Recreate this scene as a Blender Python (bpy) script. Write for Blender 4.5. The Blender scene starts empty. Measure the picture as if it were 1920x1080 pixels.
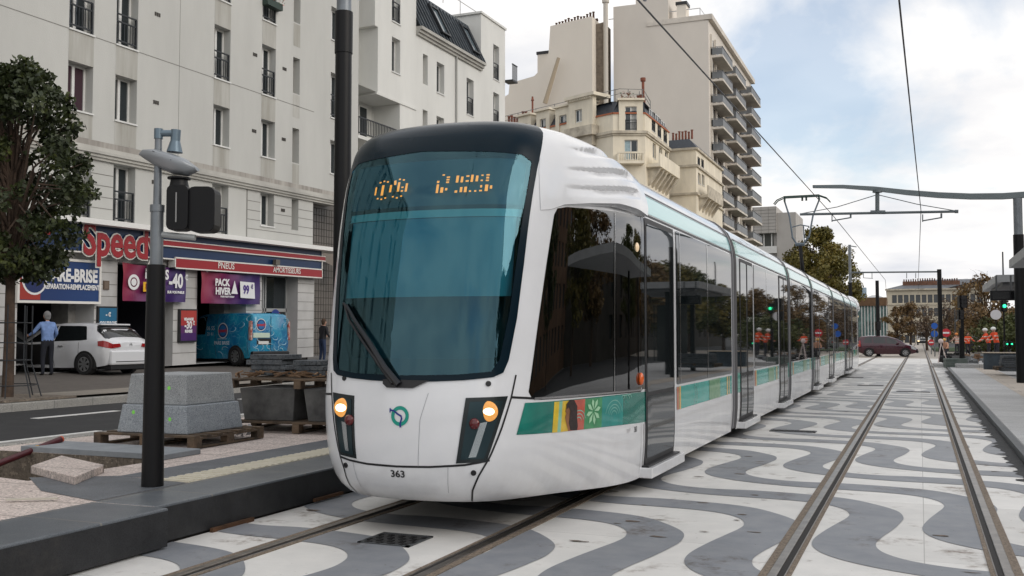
import bpy, bmesh, math, random
import numpy as np
from mathutils import Vector, Matrix
from mathutils.geometry import tessellate_polygon
random.seed(7)
D=bpy.data; SC=bpy.context.scene; COL=SC.collection
# ---------------- camera, sky, sun ----------------
FPX=1867.; CAMZ=1.61
TH=math.atan(90/FPX); PSI=math.atan(765/FPX*math.cos(TH))
cd=D.cameras.new('camera'); cam=D.objects.new('camera',cd); COL.objects.link(cam)
cam.location=(0,0,CAMZ); cam.rotation_euler=(math.pi/2+TH,0,PSI)
cd.sensor_width=36; cd.lens=FPX/1920*36; cd.clip_end=4000; cd.clip_start=.1
SC.camera=cam
SUN_EL=math.radians(24); SUN_AZ=math.radians(100)   # azimuth clockwise from +Y: ahead is 0, right is 90
w=D.worlds.new('World'); SC.world=w; w.use_nodes=True
nt=w.node_tree; nt.nodes.clear()
def N(t,typ,**k):
    n=t.nodes.new(typ)
    for a,b in k.items():
        if a.startswith('i_'): n.inputs[a[2:]].default_value=b
        else: setattr(n,a,b)
    return n
sky=N(nt,'ShaderNodeTexSky',sky_type='NISHITA',sun_disc=False,sun_elevation=SUN_EL,sun_rotation=SUN_AZ)
tc=N(nt,'ShaderNodeTexCoord')
sep=N(nt,'ShaderNodeSeparateXYZ'); nt.links.new(tc.outputs['Generated'],sep.inputs[0])
def M(t,op,a,b=None,c=None):
    n=N(t,'ShaderNodeMath',operation=op)
    for i,x in enumerate((a,b,c)):
        if x is None: continue
        if isinstance(x,(int,float)): n.inputs[i].default_value=x
        else: t.links.new(x,n.inputs[i])
    return n.outputs[0]
zz=M(nt,'ADD',M(nt,'MAXIMUM',sep.outputs[2],0.0),.22)
cmb=N(nt,'ShaderNodeCombineXYZ')
nt.links.new(M(nt,'DIVIDE',sep.outputs[0],zz),cmb.inputs[0]); nt.links.new(M(nt,'DIVIDE',sep.outputs[1],zz),cmb.inputs[1])
cmb.inputs[2].default_value=3.7
n1=N(nt,'ShaderNodeTexNoise',i_Scale=1.25,i_Detail=8.,i_Roughness=.56); n1.inputs['Distortion'].default_value=.35
nt.links.new(cmb.outputs[0],n1.inputs['Vector'])
r1=N(nt,'ShaderNodeValToRGB'); r1.color_ramp.elements[0].color=(.34,.34,.34,1); r1.color_ramp.elements[0].position=.32; r1.color_ramp.elements[1].position=.475
nt.links.new(n1.outputs['Fac'],r1.inputs[0])
n2=N(nt,'ShaderNodeTexNoise',i_Scale=2.6,i_Detail=7.,i_Roughness=.5)
mp=N(nt,'ShaderNodeVectorMath',operation='ADD'); mp.inputs[1].default_value=(5.3,2.1,1.0); nt.links.new(cmb.outputs[0],mp.inputs[0]); nt.links.new(mp.outputs[0],n2.inputs['Vector'])
r2=N(nt,'ShaderNodeValToRGB'); r2.color_ramp.elements[0].position=.30; r2.color_ramp.elements[0].color=(.68,.70,.75,1); r2.color_ramp.elements[1].position=.62; r2.color_ramp.elements[1].color=(1.0,.975,.95,1)
nt.links.new(n2.outputs['Fac'],r2.inputs[0])
bg1=N(nt,'ShaderNodeBackground',i_Strength=.15); nt.links.new(sky.outputs[0],bg1.inputs[0])
bg2=N(nt,'ShaderNodeBackground',i_Strength=.86); nt.links.new(r2.outputs[0],bg2.inputs[0])
mx=N(nt,'ShaderNodeMixShader'); nt.links.new(r1.outputs[0],mx.inputs[0]); nt.links.new(bg1.outputs[0],mx.inputs[1]); nt.links.new(bg2.outputs[0],mx.inputs[2])
wo=N(nt,'ShaderNodeOutputWorld'); nt.links.new(mx.outputs[0],wo.inputs[0])
sl=D.lights.new('sun','SUN'); sl.energy=.95; sl.angle=math.radians(42); sl.color=(1,.93,.84)
sun=D.objects.new('sun',sl); COL.objects.link(sun)
sd=Vector((math.sin(SUN_AZ)*math.cos(SUN_EL),math.cos(SUN_AZ)*math.cos(SUN_EL),math.sin(SUN_EL)))
sun.rotation_euler=sd.to_track_quat('Z','Y').to_euler()
SC.view_settings.view_transform='Standard'; SC.view_settings.look='None'; SC.view_settings.exposure=0.38; SC.view_settings.gamma=1
SC.render.engine='CYCLES'
# ---------------- measuring helper ----------------
_F=Vector((-math.sin(PSI)*math.cos(TH),math.cos(PSI)*math.cos(TH),math.sin(TH))); _R=Vector((math.cos(PSI),math.sin(PSI),0)); _U=_R.cross(_F)
def at(px,py,X=None,Y=None,Z=None):
    r=_F+_R*((px-960)/FPX)-_U*((py-540)/FPX); c=Vector((0,0,CAMZ))
    t=(X/r.x) if X is not None else (Y/r.y) if Y is not None else (Z-CAMZ)/r.z
    return c+r*t
# ---------------- materials ----------------
MT={}
def mat(name,col,rough=.6,metal=0,var=0,vs=3.,bump=0,bs=40.,coat=0,spec=None,emit=None,es=1.,alpha=None,wav=None,col2=None,streak=0):
    """procedural principled material; var mixes the colour with a darker/lighter one by noise"""
    if name in MT: return MT[name]
    m=D.materials.new(name); m.use_nodes=True; t=m.node_tree; b=t.nodes['Principled BSDF']
    c=tuple(col)+(1,) if len(col)==3 else col
    b.inputs['Base Color'].default_value=c; b.inputs['Roughness'].default_value=rough; b.inputs['Metallic'].default_value=metal
    if coat: b.inputs['Coat Weight'].default_value=coat; b.inputs['Coat Roughness'].default_value=.04
    if spec is not None: b.inputs['Specular IOR Level'].default_value=spec
    tcn=N(t,'ShaderNodeTexCoord')
    if var or col2:
        n=N(t,'ShaderNodeTexNoise',i_Scale=vs,i_Detail=6.,i_Roughness=.62); 
        src=tcn.outputs['Object']
        if streak:
            mpn=N(t,'ShaderNodeMapping'); mpn.inputs['Scale'].default_value=(1,1,streak); t.links.new(src,mpn.inputs[0]); src=mpn.outputs[0]
        t.links.new(src,n.inputs['Vector'])
        r=N(t,'ShaderNodeValToRGB'); r.color_ramp.elements[0].position=.34; r.color_ramp.elements[1].position=.66
        if col2: r.color_ramp.elements[0].color=tuple(col2)+(1,)
        else: r.color_ramp.elements[0].color=tuple(x*(1-var) for x in col[:3])+(1,)
        r.color_ramp.elements[1].color=tuple(min(1,x*(1+var*.35)) for x in col[:3])+(1,)
        t.links.new(n.outputs['Fac'],r.inputs[0]); t.links.new(r.outputs[0],b.inputs['Base Color'])
    if bump:
        n=N(t,'ShaderNodeTexNoise',i_Scale=bs,i_Detail=5.); t.links.new(tcn.outputs['Object'],n.inputs['Vector'])
        bp=N(t,'ShaderNodeBump',i_Strength=bump,i_Distance=.02); t.links.new(n.outputs['Fac'],bp.inputs['Height']); t.links.new(bp.outputs[0],b.inputs['Normal'])
    if emit: b.inputs['Emission Color'].default_value=tuple(emit)+(1,); b.inputs['Emission Strength'].default_value=es
    MT[name]=m; return m
def glass(name,tint,refl=.9,base=.06,rough=.015):
    """see-through tinted pane: tinted transparency under a sharp reflection"""
    if name in MT: return MT[name]
    m=D.materials.new(name); m.use_nodes=True; t=m.node_tree; t.nodes.clear()
    tr=N(t,'ShaderNodeBsdfTransparent'); tr.inputs[0].default_value=tuple(tint)+(1,)
    gl=N(t,'ShaderNodeBsdfGlossy',i_Roughness=rough); gl.inputs[0].default_value=(refl if isinstance(refl,tuple) else (refl,)*3)+(1,)
    fr=N(t,'ShaderNodeFresnel',i_IOR=1.52)
    f=M(t,'MULTIPLY_ADD',fr.outputs[0],1.0,base)
    mx=N(t,'ShaderNodeMixShader'); t.links.new(f,mx.inputs[0]); t.links.new(tr.outputs[0],mx.inputs[1]); t.links.new(gl.outputs[0],mx.inputs[2])
    o=N(t,'ShaderNodeOutputMaterial'); t.links.new(mx.outputs[0],o.inputs[0]); MT[name]=m; return m
# ---------------- mesh builder ----------------
class MB:
    def __init__(s): s.v=[]; s.f=[]; s.mi=[]
    def add(s,vs,fs,mi=0):
        o=len(s.v); s.v+= [tuple(p) for p in vs]; s.f+=[tuple(i+o for i in f) for f in fs]; s.mi+=[mi]*len(fs); return s
    def quad(s,a,b,c,d,mi=0): return s.add([a,b,c,d],[(0,1,2,3)],mi)
    def box(s,x0,x1,y0,y1,z0,z1,mi=0,T=None):
        v=[Vector(p) for p in ((x0,y0,z0),(x1,y0,z0),(x1,y1,z0),(x0,y1,z0),(x0,y0,z1),(x1,y0,z1),(x1,y1,z1),(x0,y1,z1))]
        if T: v=[T@p for p in v]
        return s.add(v,[(0,3,2,1),(4,5,6,7),(0,1,5,4),(1,2,6,5),(2,3,7,6),(3,0,4,7)],mi)
    def cbox(s,c,sz,mi=0,T=None): return s.box(c[0]-sz[0]/2,c[0]+sz[0]/2,c[1]-sz[1]/2,c[1]+sz[1]/2,c[2]-sz[2]/2,c[2]+sz[2]/2,mi,T)
    def cyl(s,p,q,r,r2=None,n=12,mi=0,caps=True):
        p=Vector(p);q=Vector(q);r2=r if r2 is None else r2
        d=(q-p).normalized(); a=d.orthogonal().normalized(); b=d.cross(a)
        vs=[];
        for k in range(n):
            t=2*math.pi*k/n; e=a*math.cos(t)+b*math.sin(t); vs+=[p+e*r,q+e*r2]
        fs=[(2*k,2*((k+1)%n),2*((k+1)%n)+1,2*k+1) for k in range(n)]
        if caps: fs+=[tuple(2*k for k in range(n))[::-1],tuple(2*k+1 for k in range(n))]
        return s.add(vs,fs,mi)
    def tube(s,pts,r,n=8,mi=0):
        pts=[Vector(p) for p in pts]; m=len(pts); rs=r if isinstance(r,(list,tuple)) else [r]*m
        vs=[]; up=None
        for i,p in enumerate(pts):
            d=(pts[min(i+1,m-1)]-pts[max(i-1,0)]).normalized()
            if up is None: up=d.orthogonal().normalized()
            up=(up-d*up.dot(d)).normalized(); b=d.cross(up)
            for k in range(n):
                t=2*math.pi*k/n; vs.append(p+(up*math.cos(t)+b*math.sin(t))*rs[i])
        fs=[(i*n+k,i*n+(k+1)%n,(i+1)*n+(k+1)%n,(i+1)*n+k) for i in range(m-1) for k in range(n)]
        fs+=[tuple(range(n))[::-1],tuple(range((m-1)*n,m*n))]
        return s.add(vs,fs,mi)
    def prism(s,poly,h,mi=0,T=None):
        """poly: list of 3D points, h: extrusion vector"""
        P=[Vector(p) for p in poly]; n=len(P); h=Vector(h); Q=[p+h for p in P]
        if T: P=[T@p for p in P];Q=[T@p for p in Q]
        tr=tessellate_polygon([P]); fs=[tuple(t) for t in tr]+[tuple(i+n for i in t)[::-1] for t in tr]
        fs+=[(i,(i+1)%n,(i+1)%n+n,i+n) for i in range(n)]
        return s.add(P+Q,fs,mi)
    def sphere(s,c,r,mi=0,n=12,m=8,sc=(1,1,1)):
        c=Vector(c); vs=[c+Vector((0,0,r*sc[2]))]
        for j in range(1,m):
            a=math.pi*j/m
            for k in range(n):
                t=2*math.pi*k/n; vs.append(c+Vector((r*sc[0]*math.sin(a)*math.cos(t),r*sc[1]*math.sin(a)*math.sin(t),r*sc[2]*math.cos(a))))
        vs.append(c-Vector((0,0,r*sc[2]))); e=len(vs)-1
        fs=[(0,1+k,1+(k+1)%n) for k in range(n)]+[(1+j*n+k,1+(j+1)*n+k,1+(j+1)*n+(k+1)%n,1+j*n+(k+1)%n) for j in range(m-2) for k in range(n)]+[(e,1+(m-2)*n+(k+1)%n,1+(m-2)*n+k) for k in range(n)]
        return s.add(vs,fs,mi)
    def build(s,name,mats,parent=None,bevel=0,smooth=False,loc=None,fix=True,weld=False):
        me=D.meshes.new(name); me.from_pydata(s.v,[],s.f)
        ms=mats if isinstance(mats,(list,tuple)) else [mats]
        for m in ms: me.materials.append(m)
        me.polygons.foreach_set('material_index',s.mi)
        if fix or weld:
            bm=bmesh.new(); bm.from_mesh(me)
            if weld: bmesh.ops.remove_doubles(bm,verts=bm.verts,dist=.0005)
            if fix: bmesh.ops.recalc_face_normals(bm,faces=bm.faces)
            bm.to_mesh(me); bm.free()
        if smooth:
            me.polygons.foreach_set('use_smooth',[True]*len(me.polygons))
            try: me.set_sharp_from_angle(angle=math.radians(smooth if smooth is not True else 40))
            except Exception: pass
        o=D.objects.new(name,me); COL.objects.link(o)
        if parent: o.parent=parent
        if loc: o.location=loc
        if bevel:
            b=o.modifiers.new('bevel','BEVEL'); b.width=bevel; b.segments=2; b.limit_method='ANGLE'; b.angle_limit=math.radians(40)
        return o
def tag(o,label=None,cat=None,group=None,kind=None):
    if label: o['label']=label
    if cat: o['category']=cat
    if group: o['group']=group
    if kind: o['kind']=kind
    return o
def thing(name,label,cat,loc=(0,0,0),rz=0,group=None):
    o=D.objects.new(name,None); COL.objects.link(o); o.location=loc; o.rotation_euler=(0,0,rz); o.empty_display_size=.3
    return tag(o,label,cat,group)
def dup(o,parent=None,loc=None,rz=None,label=None):
    c=o.copy(); COL.objects.link(c)
    if parent: c.parent=parent
    if loc is not None: c.location=loc
    if rz is not None: c.rotation_euler=(0,0,rz)
    if label: c['label']=label
    for ch in list(o.children): dup(ch,c)
    return c
def parts(root,*specs):
    """each spec: (name, MB, material, kwargs)"""
    return [sp[1].build(sp[0],sp[2],root,**(sp[3] if len(sp)>3 else {})) for sp in specs]
def textmesh(txt,size=1.,bold=0,res=3,align='CENTER'):
    cu=D.curves.new('t','FONT'); cu.body=txt; cu.size=size; cu.resolution_u=res; cu.align_x=align; cu.align_y='CENTER'; cu.offset=bold
    ob=D.objects.new('t',cu); me=D.meshes.new_from_object(ob.evaluated_get(bpy.context.evaluated_depsgraph_get())) if False else None
    COL.objects.link(ob); bpy.context.view_layer.update()
    dg=bpy.context.evaluated_depsgraph_get(); me=D.meshes.new_from_object(ob.evaluated_get(dg))
    vs=[v.co.copy() for v in me.vertices]; fs=[tuple(p.vertices) for p in me.polygons]
    D.objects.remove(ob); D.curves.remove(cu); D.meshes.remove(me); return vs,fs
def put_text(mb,txt,O,ax,ay,size,mi=0,bold=0,sx=1.,align='CENTER'):
    O=Vector(O);ax=Vector(ax).normalized();ay=Vector(ay).normalized()
    vs,fs=textmesh(txt,size,bold,align=align); return mb.add([O+ax*(v.x*sx)+ay*v.y for v in vs],fs,mi)
# basic materials
WHITE=mat('tram_white',(.78,.79,.81),.20,coat=.6,var=.05,vs=1.5)
def grime(m,z0,z1,amt,col):
    t=m.node_tree; b=t.nodes['Principled BSDF']; lk=b.inputs['Base Color'].links[0]; src=lk.from_socket; tc_=N(t,'ShaderNodeTexCoord'); s_=N(t,'ShaderNodeSeparateXYZ'); t.links.new(tc_.outputs['Object'],s_.inputs[0])
    r=N(t,'ShaderNodeMapRange'); r.inputs[1].default_value=z1; r.inputs[2].default_value=z0; t.links.new(s_.outputs[2],r.inputs[0])
    mp_=N(t,'ShaderNodeMapping'); mp_.inputs['Scale'].default_value=(1,1.2,1.0); t.links.new(tc_.outputs['Object'],mp_.inputs[0])
    n=N(t,'ShaderNodeTexNoise',i_Scale=2.2,i_Detail=8.,i_Roughness=.7); t.links.new(mp_.outputs[0],n.inputs['Vector']); n2_=N(t,'ShaderNodeMapRange'); n2_.inputs[1].default_value=.35; n2_.inputs[2].default_value=.7; t.links.new(n.outputs['Fac'],n2_.inputs[0])
    x=N(t,'ShaderNodeMix',data_type='RGBA'); A=[q for q in x.inputs if q.type=='RGBA']; t.links.new(M(t,'MULTIPLY',M(t,'MULTIPLY',r.outputs[0],n2_.outputs[0]),amt),x.inputs['Factor']); t.links.new(src,A[0]); A[1].default_value=col+(1,); t.links.new([q for q in x.outputs if q.type=='RGBA'][0],b.inputs['Base Color'])
grime(WHITE,.15,.80,.32,(.34,.30,.26))
BLK=mat('black_paint',(.012,.012,.014),.42,var=.2,vs=6)
DGREY=mat('dark_grey_metal',(.07,.075,.08),.5,var=.2)
LGREY=mat('galvanised_steel',(.33,.35,.37),.38,.7,var=.25,vs=8)
TEAL=mat('stripe_teal',(.0,.30,.22),.25,coat=.5)
DGLASS=mat('dark_window_glass',(.006,.009,.010),.02,spec=.5); DGLASS.node_tree.nodes['Principled BSDF'].inputs['IOR'].default_value=2.1
RUB=mat('black_rubber',(.02,.02,.02),.7)
# ================= GROUND =================
def surfmat(name,base,col2,scale,stain=None,stain_amt=.0,bump=.15,rough=.8,tile=None,tilecol=(.05,.05,.05),mort=.01,speck=0,far_pale=0):
    """ground material from layered noises in object space, with optional slab joints"""
    m=D.materials.new(name); m.use_nodes=True; t=m.node_tree; b=t.nodes['Principled BSDF']; b.inputs['Roughness'].default_value=rough
    tcn=N(t,'ShaderNodeTexCoord'); P_=tcn.outputs['Object']
    def noise(sc,det=6.,ro=.6,off=0):
        n=N(t,'ShaderNodeTexNoise',i_Scale=sc,i_Detail=det,i_Roughness=ro)
        if off:
            v=N(t,'ShaderNodeVectorMath',operation='ADD'); v.inputs[1].default_value=(off,off*.7,0); t.links.new(P_,v.inputs[0]); t.links.new(v.outputs[0],n.inputs['Vector'])
        else: t.links.new(P_,n.inputs['Vector'])
        return n.outputs['Fac']
    def ramp(f,a,bb):
        r=N(t,'ShaderNodeMapRange'); r.inputs[1].default_value=a; r.inputs[2].default_value=bb; t.links.new(f,r.inputs[0]); return r.outputs[0]
    def mixc(f,c1,c2):
        x=N(t,'ShaderNodeMix',data_type='RGBA')
        t.links.new(f,x.inputs['Factor']) 
        for k,c in (('A',c1),('B',c2)):
            i=[q for q in x.inputs if q.name==k and q.type=='RGBA'][0]
            if isinstance(c,tuple): i.default_value=c+(1,)
            else: t.links.new(c,i)
        return [q for q in x.outputs if q.type=='RGBA'][0]
    c=mixc(ramp(noise(scale),.35,.65),base,col2)
    c=mixc(M(t,'MULTIPLY',ramp(noise(.55,3.,.5,9),.42,.66),.22),c,tuple(x*.55 for x in base))
    if speck: 
        c=mixc(M(t,'MULTIPLY',ramp(noise(speck,2.,.7,3),.52,.60),.75),c,tuple(x*.42 for x in base))
        c=mixc(M(t,'MULTIPLY',ramp(noise(speck*.8,2.,.7,6),.56,.63),.6),c,tuple(min(1,x*1.7) for x in base))
    if stain:
        f=M(t,'MULTIPLY',ramp(noise(1.3,9.,.68,4),.56,.66),ramp(noise(9.,4.,.7,2),.4,.6)); c=mixc(M(t,'MULTIPLY',f,stain_amt),c,stain)
        f=ramp(noise(23.,3.,.6,7),.70,.74); c=mixc(M(t,'MULTIPLY',f,stain_amt*.8),c,stain)
    if tile:
        br=N(t,'ShaderNodeTexBrick',offset=tile[2] if len(tile)>2 else .5); t.links.new(P_,br.inputs['Vector']); br.inputs['Scale'].default_value=1
        br.inputs['Brick Width'].default_value=tile[0]; br.inputs['Row Height'].default_value=tile[1]; br.inputs['Mortar Size'].default_value=mort; br.inputs['Mortar Smooth'].default_value=.2
        br.inputs['Color1'].default_value=(.90,.90,.90,1); br.inputs['Color2'].default_value=(1.06,1.06,1.06,1); br.inputs['Mortar'].default_value=(1,1,1,1)
        x=N(t,'ShaderNodeMix',data_type='RGBA',blend_type='MULTIPLY'); x.inputs['Factor'].default_value=1
        A=[q for q in x.inputs if q.name=='A' and q.type=='RGBA'][0];B=[q for q in x.inputs if q.name=='B' and q.type=='RGBA'][0]
        t.links.new(c,A); t.links.new(br.outputs['Color'],B); c=[q for q in x.outputs if q.type=='RGBA'][0]
        c=mixc(br.outputs['Fac'],c,tilecol)
    if far_pale:
        sx_=N(t,'ShaderNodeSeparateXYZ'); t.links.new(P_,sx_.inputs[0]); c=mixc(M(t,'MULTIPLY',ramp(sx_.outputs[1],11.,40.),far_pale),c,(.60,.59,.57))  # blends the colour towards a pale grey as y grows
    t.links.new(c,b.inputs['Base Color'])
    if bump:
        bp=N(t,'ShaderNodeBump',i_Strength=bump,i_Distance=.01); t.links.new(noise(60.,4.),bp.inputs['Height']); t.links.new(bp.outputs[0],b.inputs['Normal'])
    rr=N(t,'ShaderNodeMapRange'); rr.inputs[3].default_value=rough-.12; rr.inputs[4].default_value=rough+.1; t.links.new(noise(2.,4.,.5,5),rr.inputs[0]); t.links.new(rr.outputs[0],b.inputs['Roughness'])
    MT[name]=m; return m
def struct(name,mb,m,**k): return tag(mb.build(name,m,**k),kind='structure')
ASPH=surfmat('asphalt',(.020,.021,.023),(.030,.030,.032),30,bump=.5,speck=90)
FORE=surfmat('forecourt_asphalt',(.10,.088,.078),(.13,.115,.10),9,stain=(.05,.045,.04),stain_amt=.6,bump=.4)
CONW=surfmat('white_concrete',(.76,.745,.715),(.68,.67,.645),3.5,stain=(.16,.11,.075),stain_amt=.8,rough=.62,tile=(9.,2.6,0),tilecol=(.42,.41,.39),mort=.004)
CONG=surfmat('grey_concrete',(.205,.22,.245),(.26,.27,.29),4,stain=(.07,.05,.038),stain_amt=.95,rough=.6,far_pale=.62)
PINK=surfmat('pink_granite_paving',(.56,.475,.435),(.63,.55,.50),5,stain=(.15,.12,.1),stain_amt=.4,tile=(1.2,.6),tilecol=(.2,.17,.15),mort=.008,speck=45)
DARKG=surfmat('dark_granite_slabs',(.10,.11,.125),(.145,.155,.17),3,tile=(3.,1.2,.0),tilecol=(.05,.05,.05),mort=.007,speck=120,rough=.55,stain=(.06,.06,.06),stain_amt=.5)
LTG=surfmat('grey_granite_slabs',(.40,.40,.405),(.47,.47,.46),3,tile=(1.3,1.5,.0),tilecol=(.14,.14,.14),mort=.008,speck=90,rough=.6)
KERB=surfmat('kerb_granite',(.30,.29,.27),(.36,.35,.32),8,tile=(.73,1.0,0),tilecol=(.1,.1,.1),mort=.006,speck=60)
TACT=surfmat('cream_tactile',(.60,.56,.45),(.66,.62,.52),5,rough=.7,stain=(.3,.27,.2),stain_amt=.5)
DIRT=surfmat('dirt',(.20,.165,.13),(.12,.10,.08),4,bump=.8,speck=25)
TAN=surfmat('tan_road',(.38,.345,.30),(.45,.41,.36),2,rough=.85)
BEIGE=surfmat('beige_paving',(.44,.385,.33),(.50,.45,.39),3,rough=.8,tile=(1.,1.),tilecol=(.25,.22,.2),mort=.01)
LINE=mat('road_paint',(.72,.72,.70),.6,var=.2,vs=14)
def sheet(name,poly,z,m):
    b=MB(); P=[Vector((x,y,z)) for x,y in poly]; b.add(P,[tuple(t) for t in tessellate_polygon([P])]); return struct(name,b,m)
R4=lambda x0,x1,y0,y1:[(x0,y0),(x1,y0),(x1,y1),(x0,y1)]
sheet('ground',R4(-1500,1500,-400,2800),-.06,ASPH)
sheet('track_slab',R4(-5.44,1.20,-8,77),0,CONW)
sheet('cross_street',R4(-60,60,77,112),-.008,TAN)
sheet('far_track_bed',R4(-5.2,1.3,112,330),0,TAN)
sheet('grass_verge',[(-34,112),(-5.3,112),(-5.3,150),(-34,150)],.06,mat('grass_green',(.05,.09,.025),.9,var=.5,vs=2))
sheet('grass_verge',[(1.4,112),(5.4,112),(5.4,150),(1.4,150)],.06,MT['grass_green'])
# wavy grey bands cast into the slab
UP=[(-2.4,9.77),(-1.862,9.71),(-1.506,9.59),(-1.25,9.36),(-1.03,9.04),(-.965,8.70),(-.985,8.42),(-1.035,8.08),(-1.112,7.69),(-1.145,7.39),(-1.093,7.13),(-.94,6.92),(-.71,6.79),(-.40,6.74)]
LO=[(-2.3,9.30),(-1.92,9.26),(-1.66,9.15),(-1.49,8.95),(-1.42,8.70),(-1.43,8.48),(-1.48,8.22),(-1.56,7.80),(-1.61,7.40),(-1.58,7.10),(-1.45,6.84),(-1.2,6.62),(-.85,6.45),(-.4,6.34)]
TX,TY=2.4,-2.99
def per(P,n=5):
    P=[Vector(p) for p in P]; T=Vector((TX,TY)); Q=[P[-1]-T]+P+[P[0]+T,P[1]+T]; o=[]
    for i in range(1,len(P)+1):
        a,b,c,d=Q[i-1:i+3]
        for k in range(n):
            t=k/n; o.append(.5*((2*b)+(-a+c)*t+(2*a-5*b+4*c-d)*t*t+(-a+3*b-3*c+d)*t**3))
    return o
up,lo=per(UP),per(LO); up.append(up[0]+Vector((TX,TY))); lo.append(lo[0]+Vector((TX,TY)))
b=MB()
for i in range(-90,90):
    for k in range(-30,60):
        ox=i*.8+k*TX; oy=i*.87+k*TY
        if not(-9.5<ox-1.2+0<4.5 and -9<oy+8<64): continue
        o=len(b.v); n=len(up)
        b.v+=[(p.x+ox,p.y+oy,.004) for p in lo]+[(p.x+ox,p.y+oy,.004) for p in up]
        b.f+=[(o+j,o+j+1,o+n+j+1,o+n+j) for j in range(n-1)]; b.mi+=[0]*(n-1)
me=D.meshes.new('slab_wave_bands'); me.from_pydata(b.v,[],b.f); bm=bmesh.new(); bm.from_mesh(me)
bmesh.ops.remove_doubles(bm,verts=bm.verts,dist=.001)
for co,no in (((-5.44,0,0),(-1,0,0)),((1.19,0,0),(1,0,0)),((0,-7,0),(0,-1,0)),((0,62,0),(0,1,0))):
    g=bm.verts[:]+bm.edges[:]+bm.faces[:]; bmesh.ops.bisect_plane(bm,geom=g,plane_co=co,plane_no=no,clear_outer=True)
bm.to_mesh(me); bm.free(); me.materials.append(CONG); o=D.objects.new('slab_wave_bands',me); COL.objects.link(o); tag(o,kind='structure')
# rails
STEEL=mat('rail_steel',(.26,.235,.21),.36,.9,var=.35,vs=7); MORT=surfmat('rail_mortar',(.17,.13,.095),(.24,.195,.15),30,bump=.8,speck=60)
GROOVE=mat('rail_groove',(.015,.013,.012),.8)
def rail(x,inner,who,side):
    """inner: +1 when the groove is to the right of the head"""
    t=thing('tram_rail','grooved steel rail set in brown mortar, %s rail of the %s'%(side,who),'rail',(x,0,0),group='tram rails')
    s=inner; m_=MB(); 
    y0,y1=-8,330
    m_.box(*(sorted((-s*.09,-s*.032))),y0,y1,-.02,.010); m_.box(*sorted((s*.082,s*.115)),y0,y1,-.02,.009); m_.build('mortar_strip',MORT,t)
    h=MB(); h.box(-.032,.032,y0,y1,-.02,.016); h.box(*sorted((s*.072,s*.084)),y0,y1,-.02,.013); h.build('rail_head',STEEL,t,bevel=.006)
    g=MB(); g.box(*sorted((s*.032,s*.072)),y0,y1,-.03,.0065); g.build('groove',GROOVE,t)
rail(-.945,1,'free right-hand track','left'); rail(.525,-1,'free right-hand track','right')
rail(-4.63,1,'track under the tram','left'); rail(-3.12,-1,'track under the tram','right')
# drain covers
def grate(p,lx,ly,lab,fill=(.04,.04,.042)):
    t=thing('drain_cover',lab,'drain cover',(p[0],p[1],0),group='drain covers in the slab')
    f=MB(); 
    for a in ((-lx/2,-lx/2+.03,-ly/2,ly/2),(lx/2-.03,lx/2,-ly/2,ly/2),(-lx/2,lx/2,-ly/2,-ly/2+.03),(-lx/2,lx/2,ly/2-.03,ly/2)): f.box(a[0],a[1],a[2],a[3],-.01,.012)
    f.build('frame',DGREY,t); g=MB(); nx=int(lx/.05)
    for k in range(nx):
        for j in range(int(ly/.09)):
            if (k+j)%2: g.box(-lx/2+k*lx/nx+.008,-lx/2+(k+1)*lx/nx-.008,-ly/2+j*.09+.01,-ly/2+j*.09+.075,0,.014)
    g.build('grid',mat('cast_iron',(.03,.03,.032),.5,.5,var=.3,vs=20),t)
    h=MB(); h.box(-lx/2+.02,lx/2-.02,-ly/2+.02,ly/2-.02,-.01,.007); h.build('gravel_fill',mat('dark_gravel',fill,.9,var=.6,vs=60,bump=.8,bs=80),t)
for px,py,lx,ly,lab in ((742,1013,.45,.42,'black cast drain cover on the pavement in front of the tram nose'),(1487,809,.75,.30,'dark drain cover beside the tram on the grey wave, nearest one right of the tram'),(1596,708,.9,.5,'small dark drain cover midway down the slab beside the tram'),(1632,723,.8,.4,'dark drain slot right of the tram rear'),(1712,735,.9,.35,'drain slot between the rails of the free track')):
    grate(at(px,py,Z=0),lx,ly,lab)
random.seed(77); b=MB()
for _ in range(150):
    y=random.uniform(5,40); x=random.choice([random.uniform(-2.6,-1.3),random.uniform(-2.6,-1.3),random.uniform(-5.3,.9)]); l=random.uniform(.02,.09); wd=l*random.uniform(.15,.5); k=9
    b.add([(x+l*math.cos(6.283*j/k)*random.uniform(.5,1.2),y+wd*math.sin(6.283*j/k)*random.uniform(.5,1.2),.0075) for j in range(k)],[tuple(range(k))])
tag(struct('mud_spots',b,mat('mud_dark',(.14,.105,.08),.9,var=.4,vs=20)))
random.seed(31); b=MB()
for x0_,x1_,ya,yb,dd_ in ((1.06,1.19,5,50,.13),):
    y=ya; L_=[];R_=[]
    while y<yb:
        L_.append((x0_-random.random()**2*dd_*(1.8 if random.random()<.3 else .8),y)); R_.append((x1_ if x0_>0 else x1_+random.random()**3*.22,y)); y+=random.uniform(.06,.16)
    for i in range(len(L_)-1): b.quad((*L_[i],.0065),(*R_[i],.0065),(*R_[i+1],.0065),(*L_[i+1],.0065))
struct('tar_edge_stain',b,surfmat('tar_stain',(.028,.028,.03),(.05,.05,.05),9,bump=.5))
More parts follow.
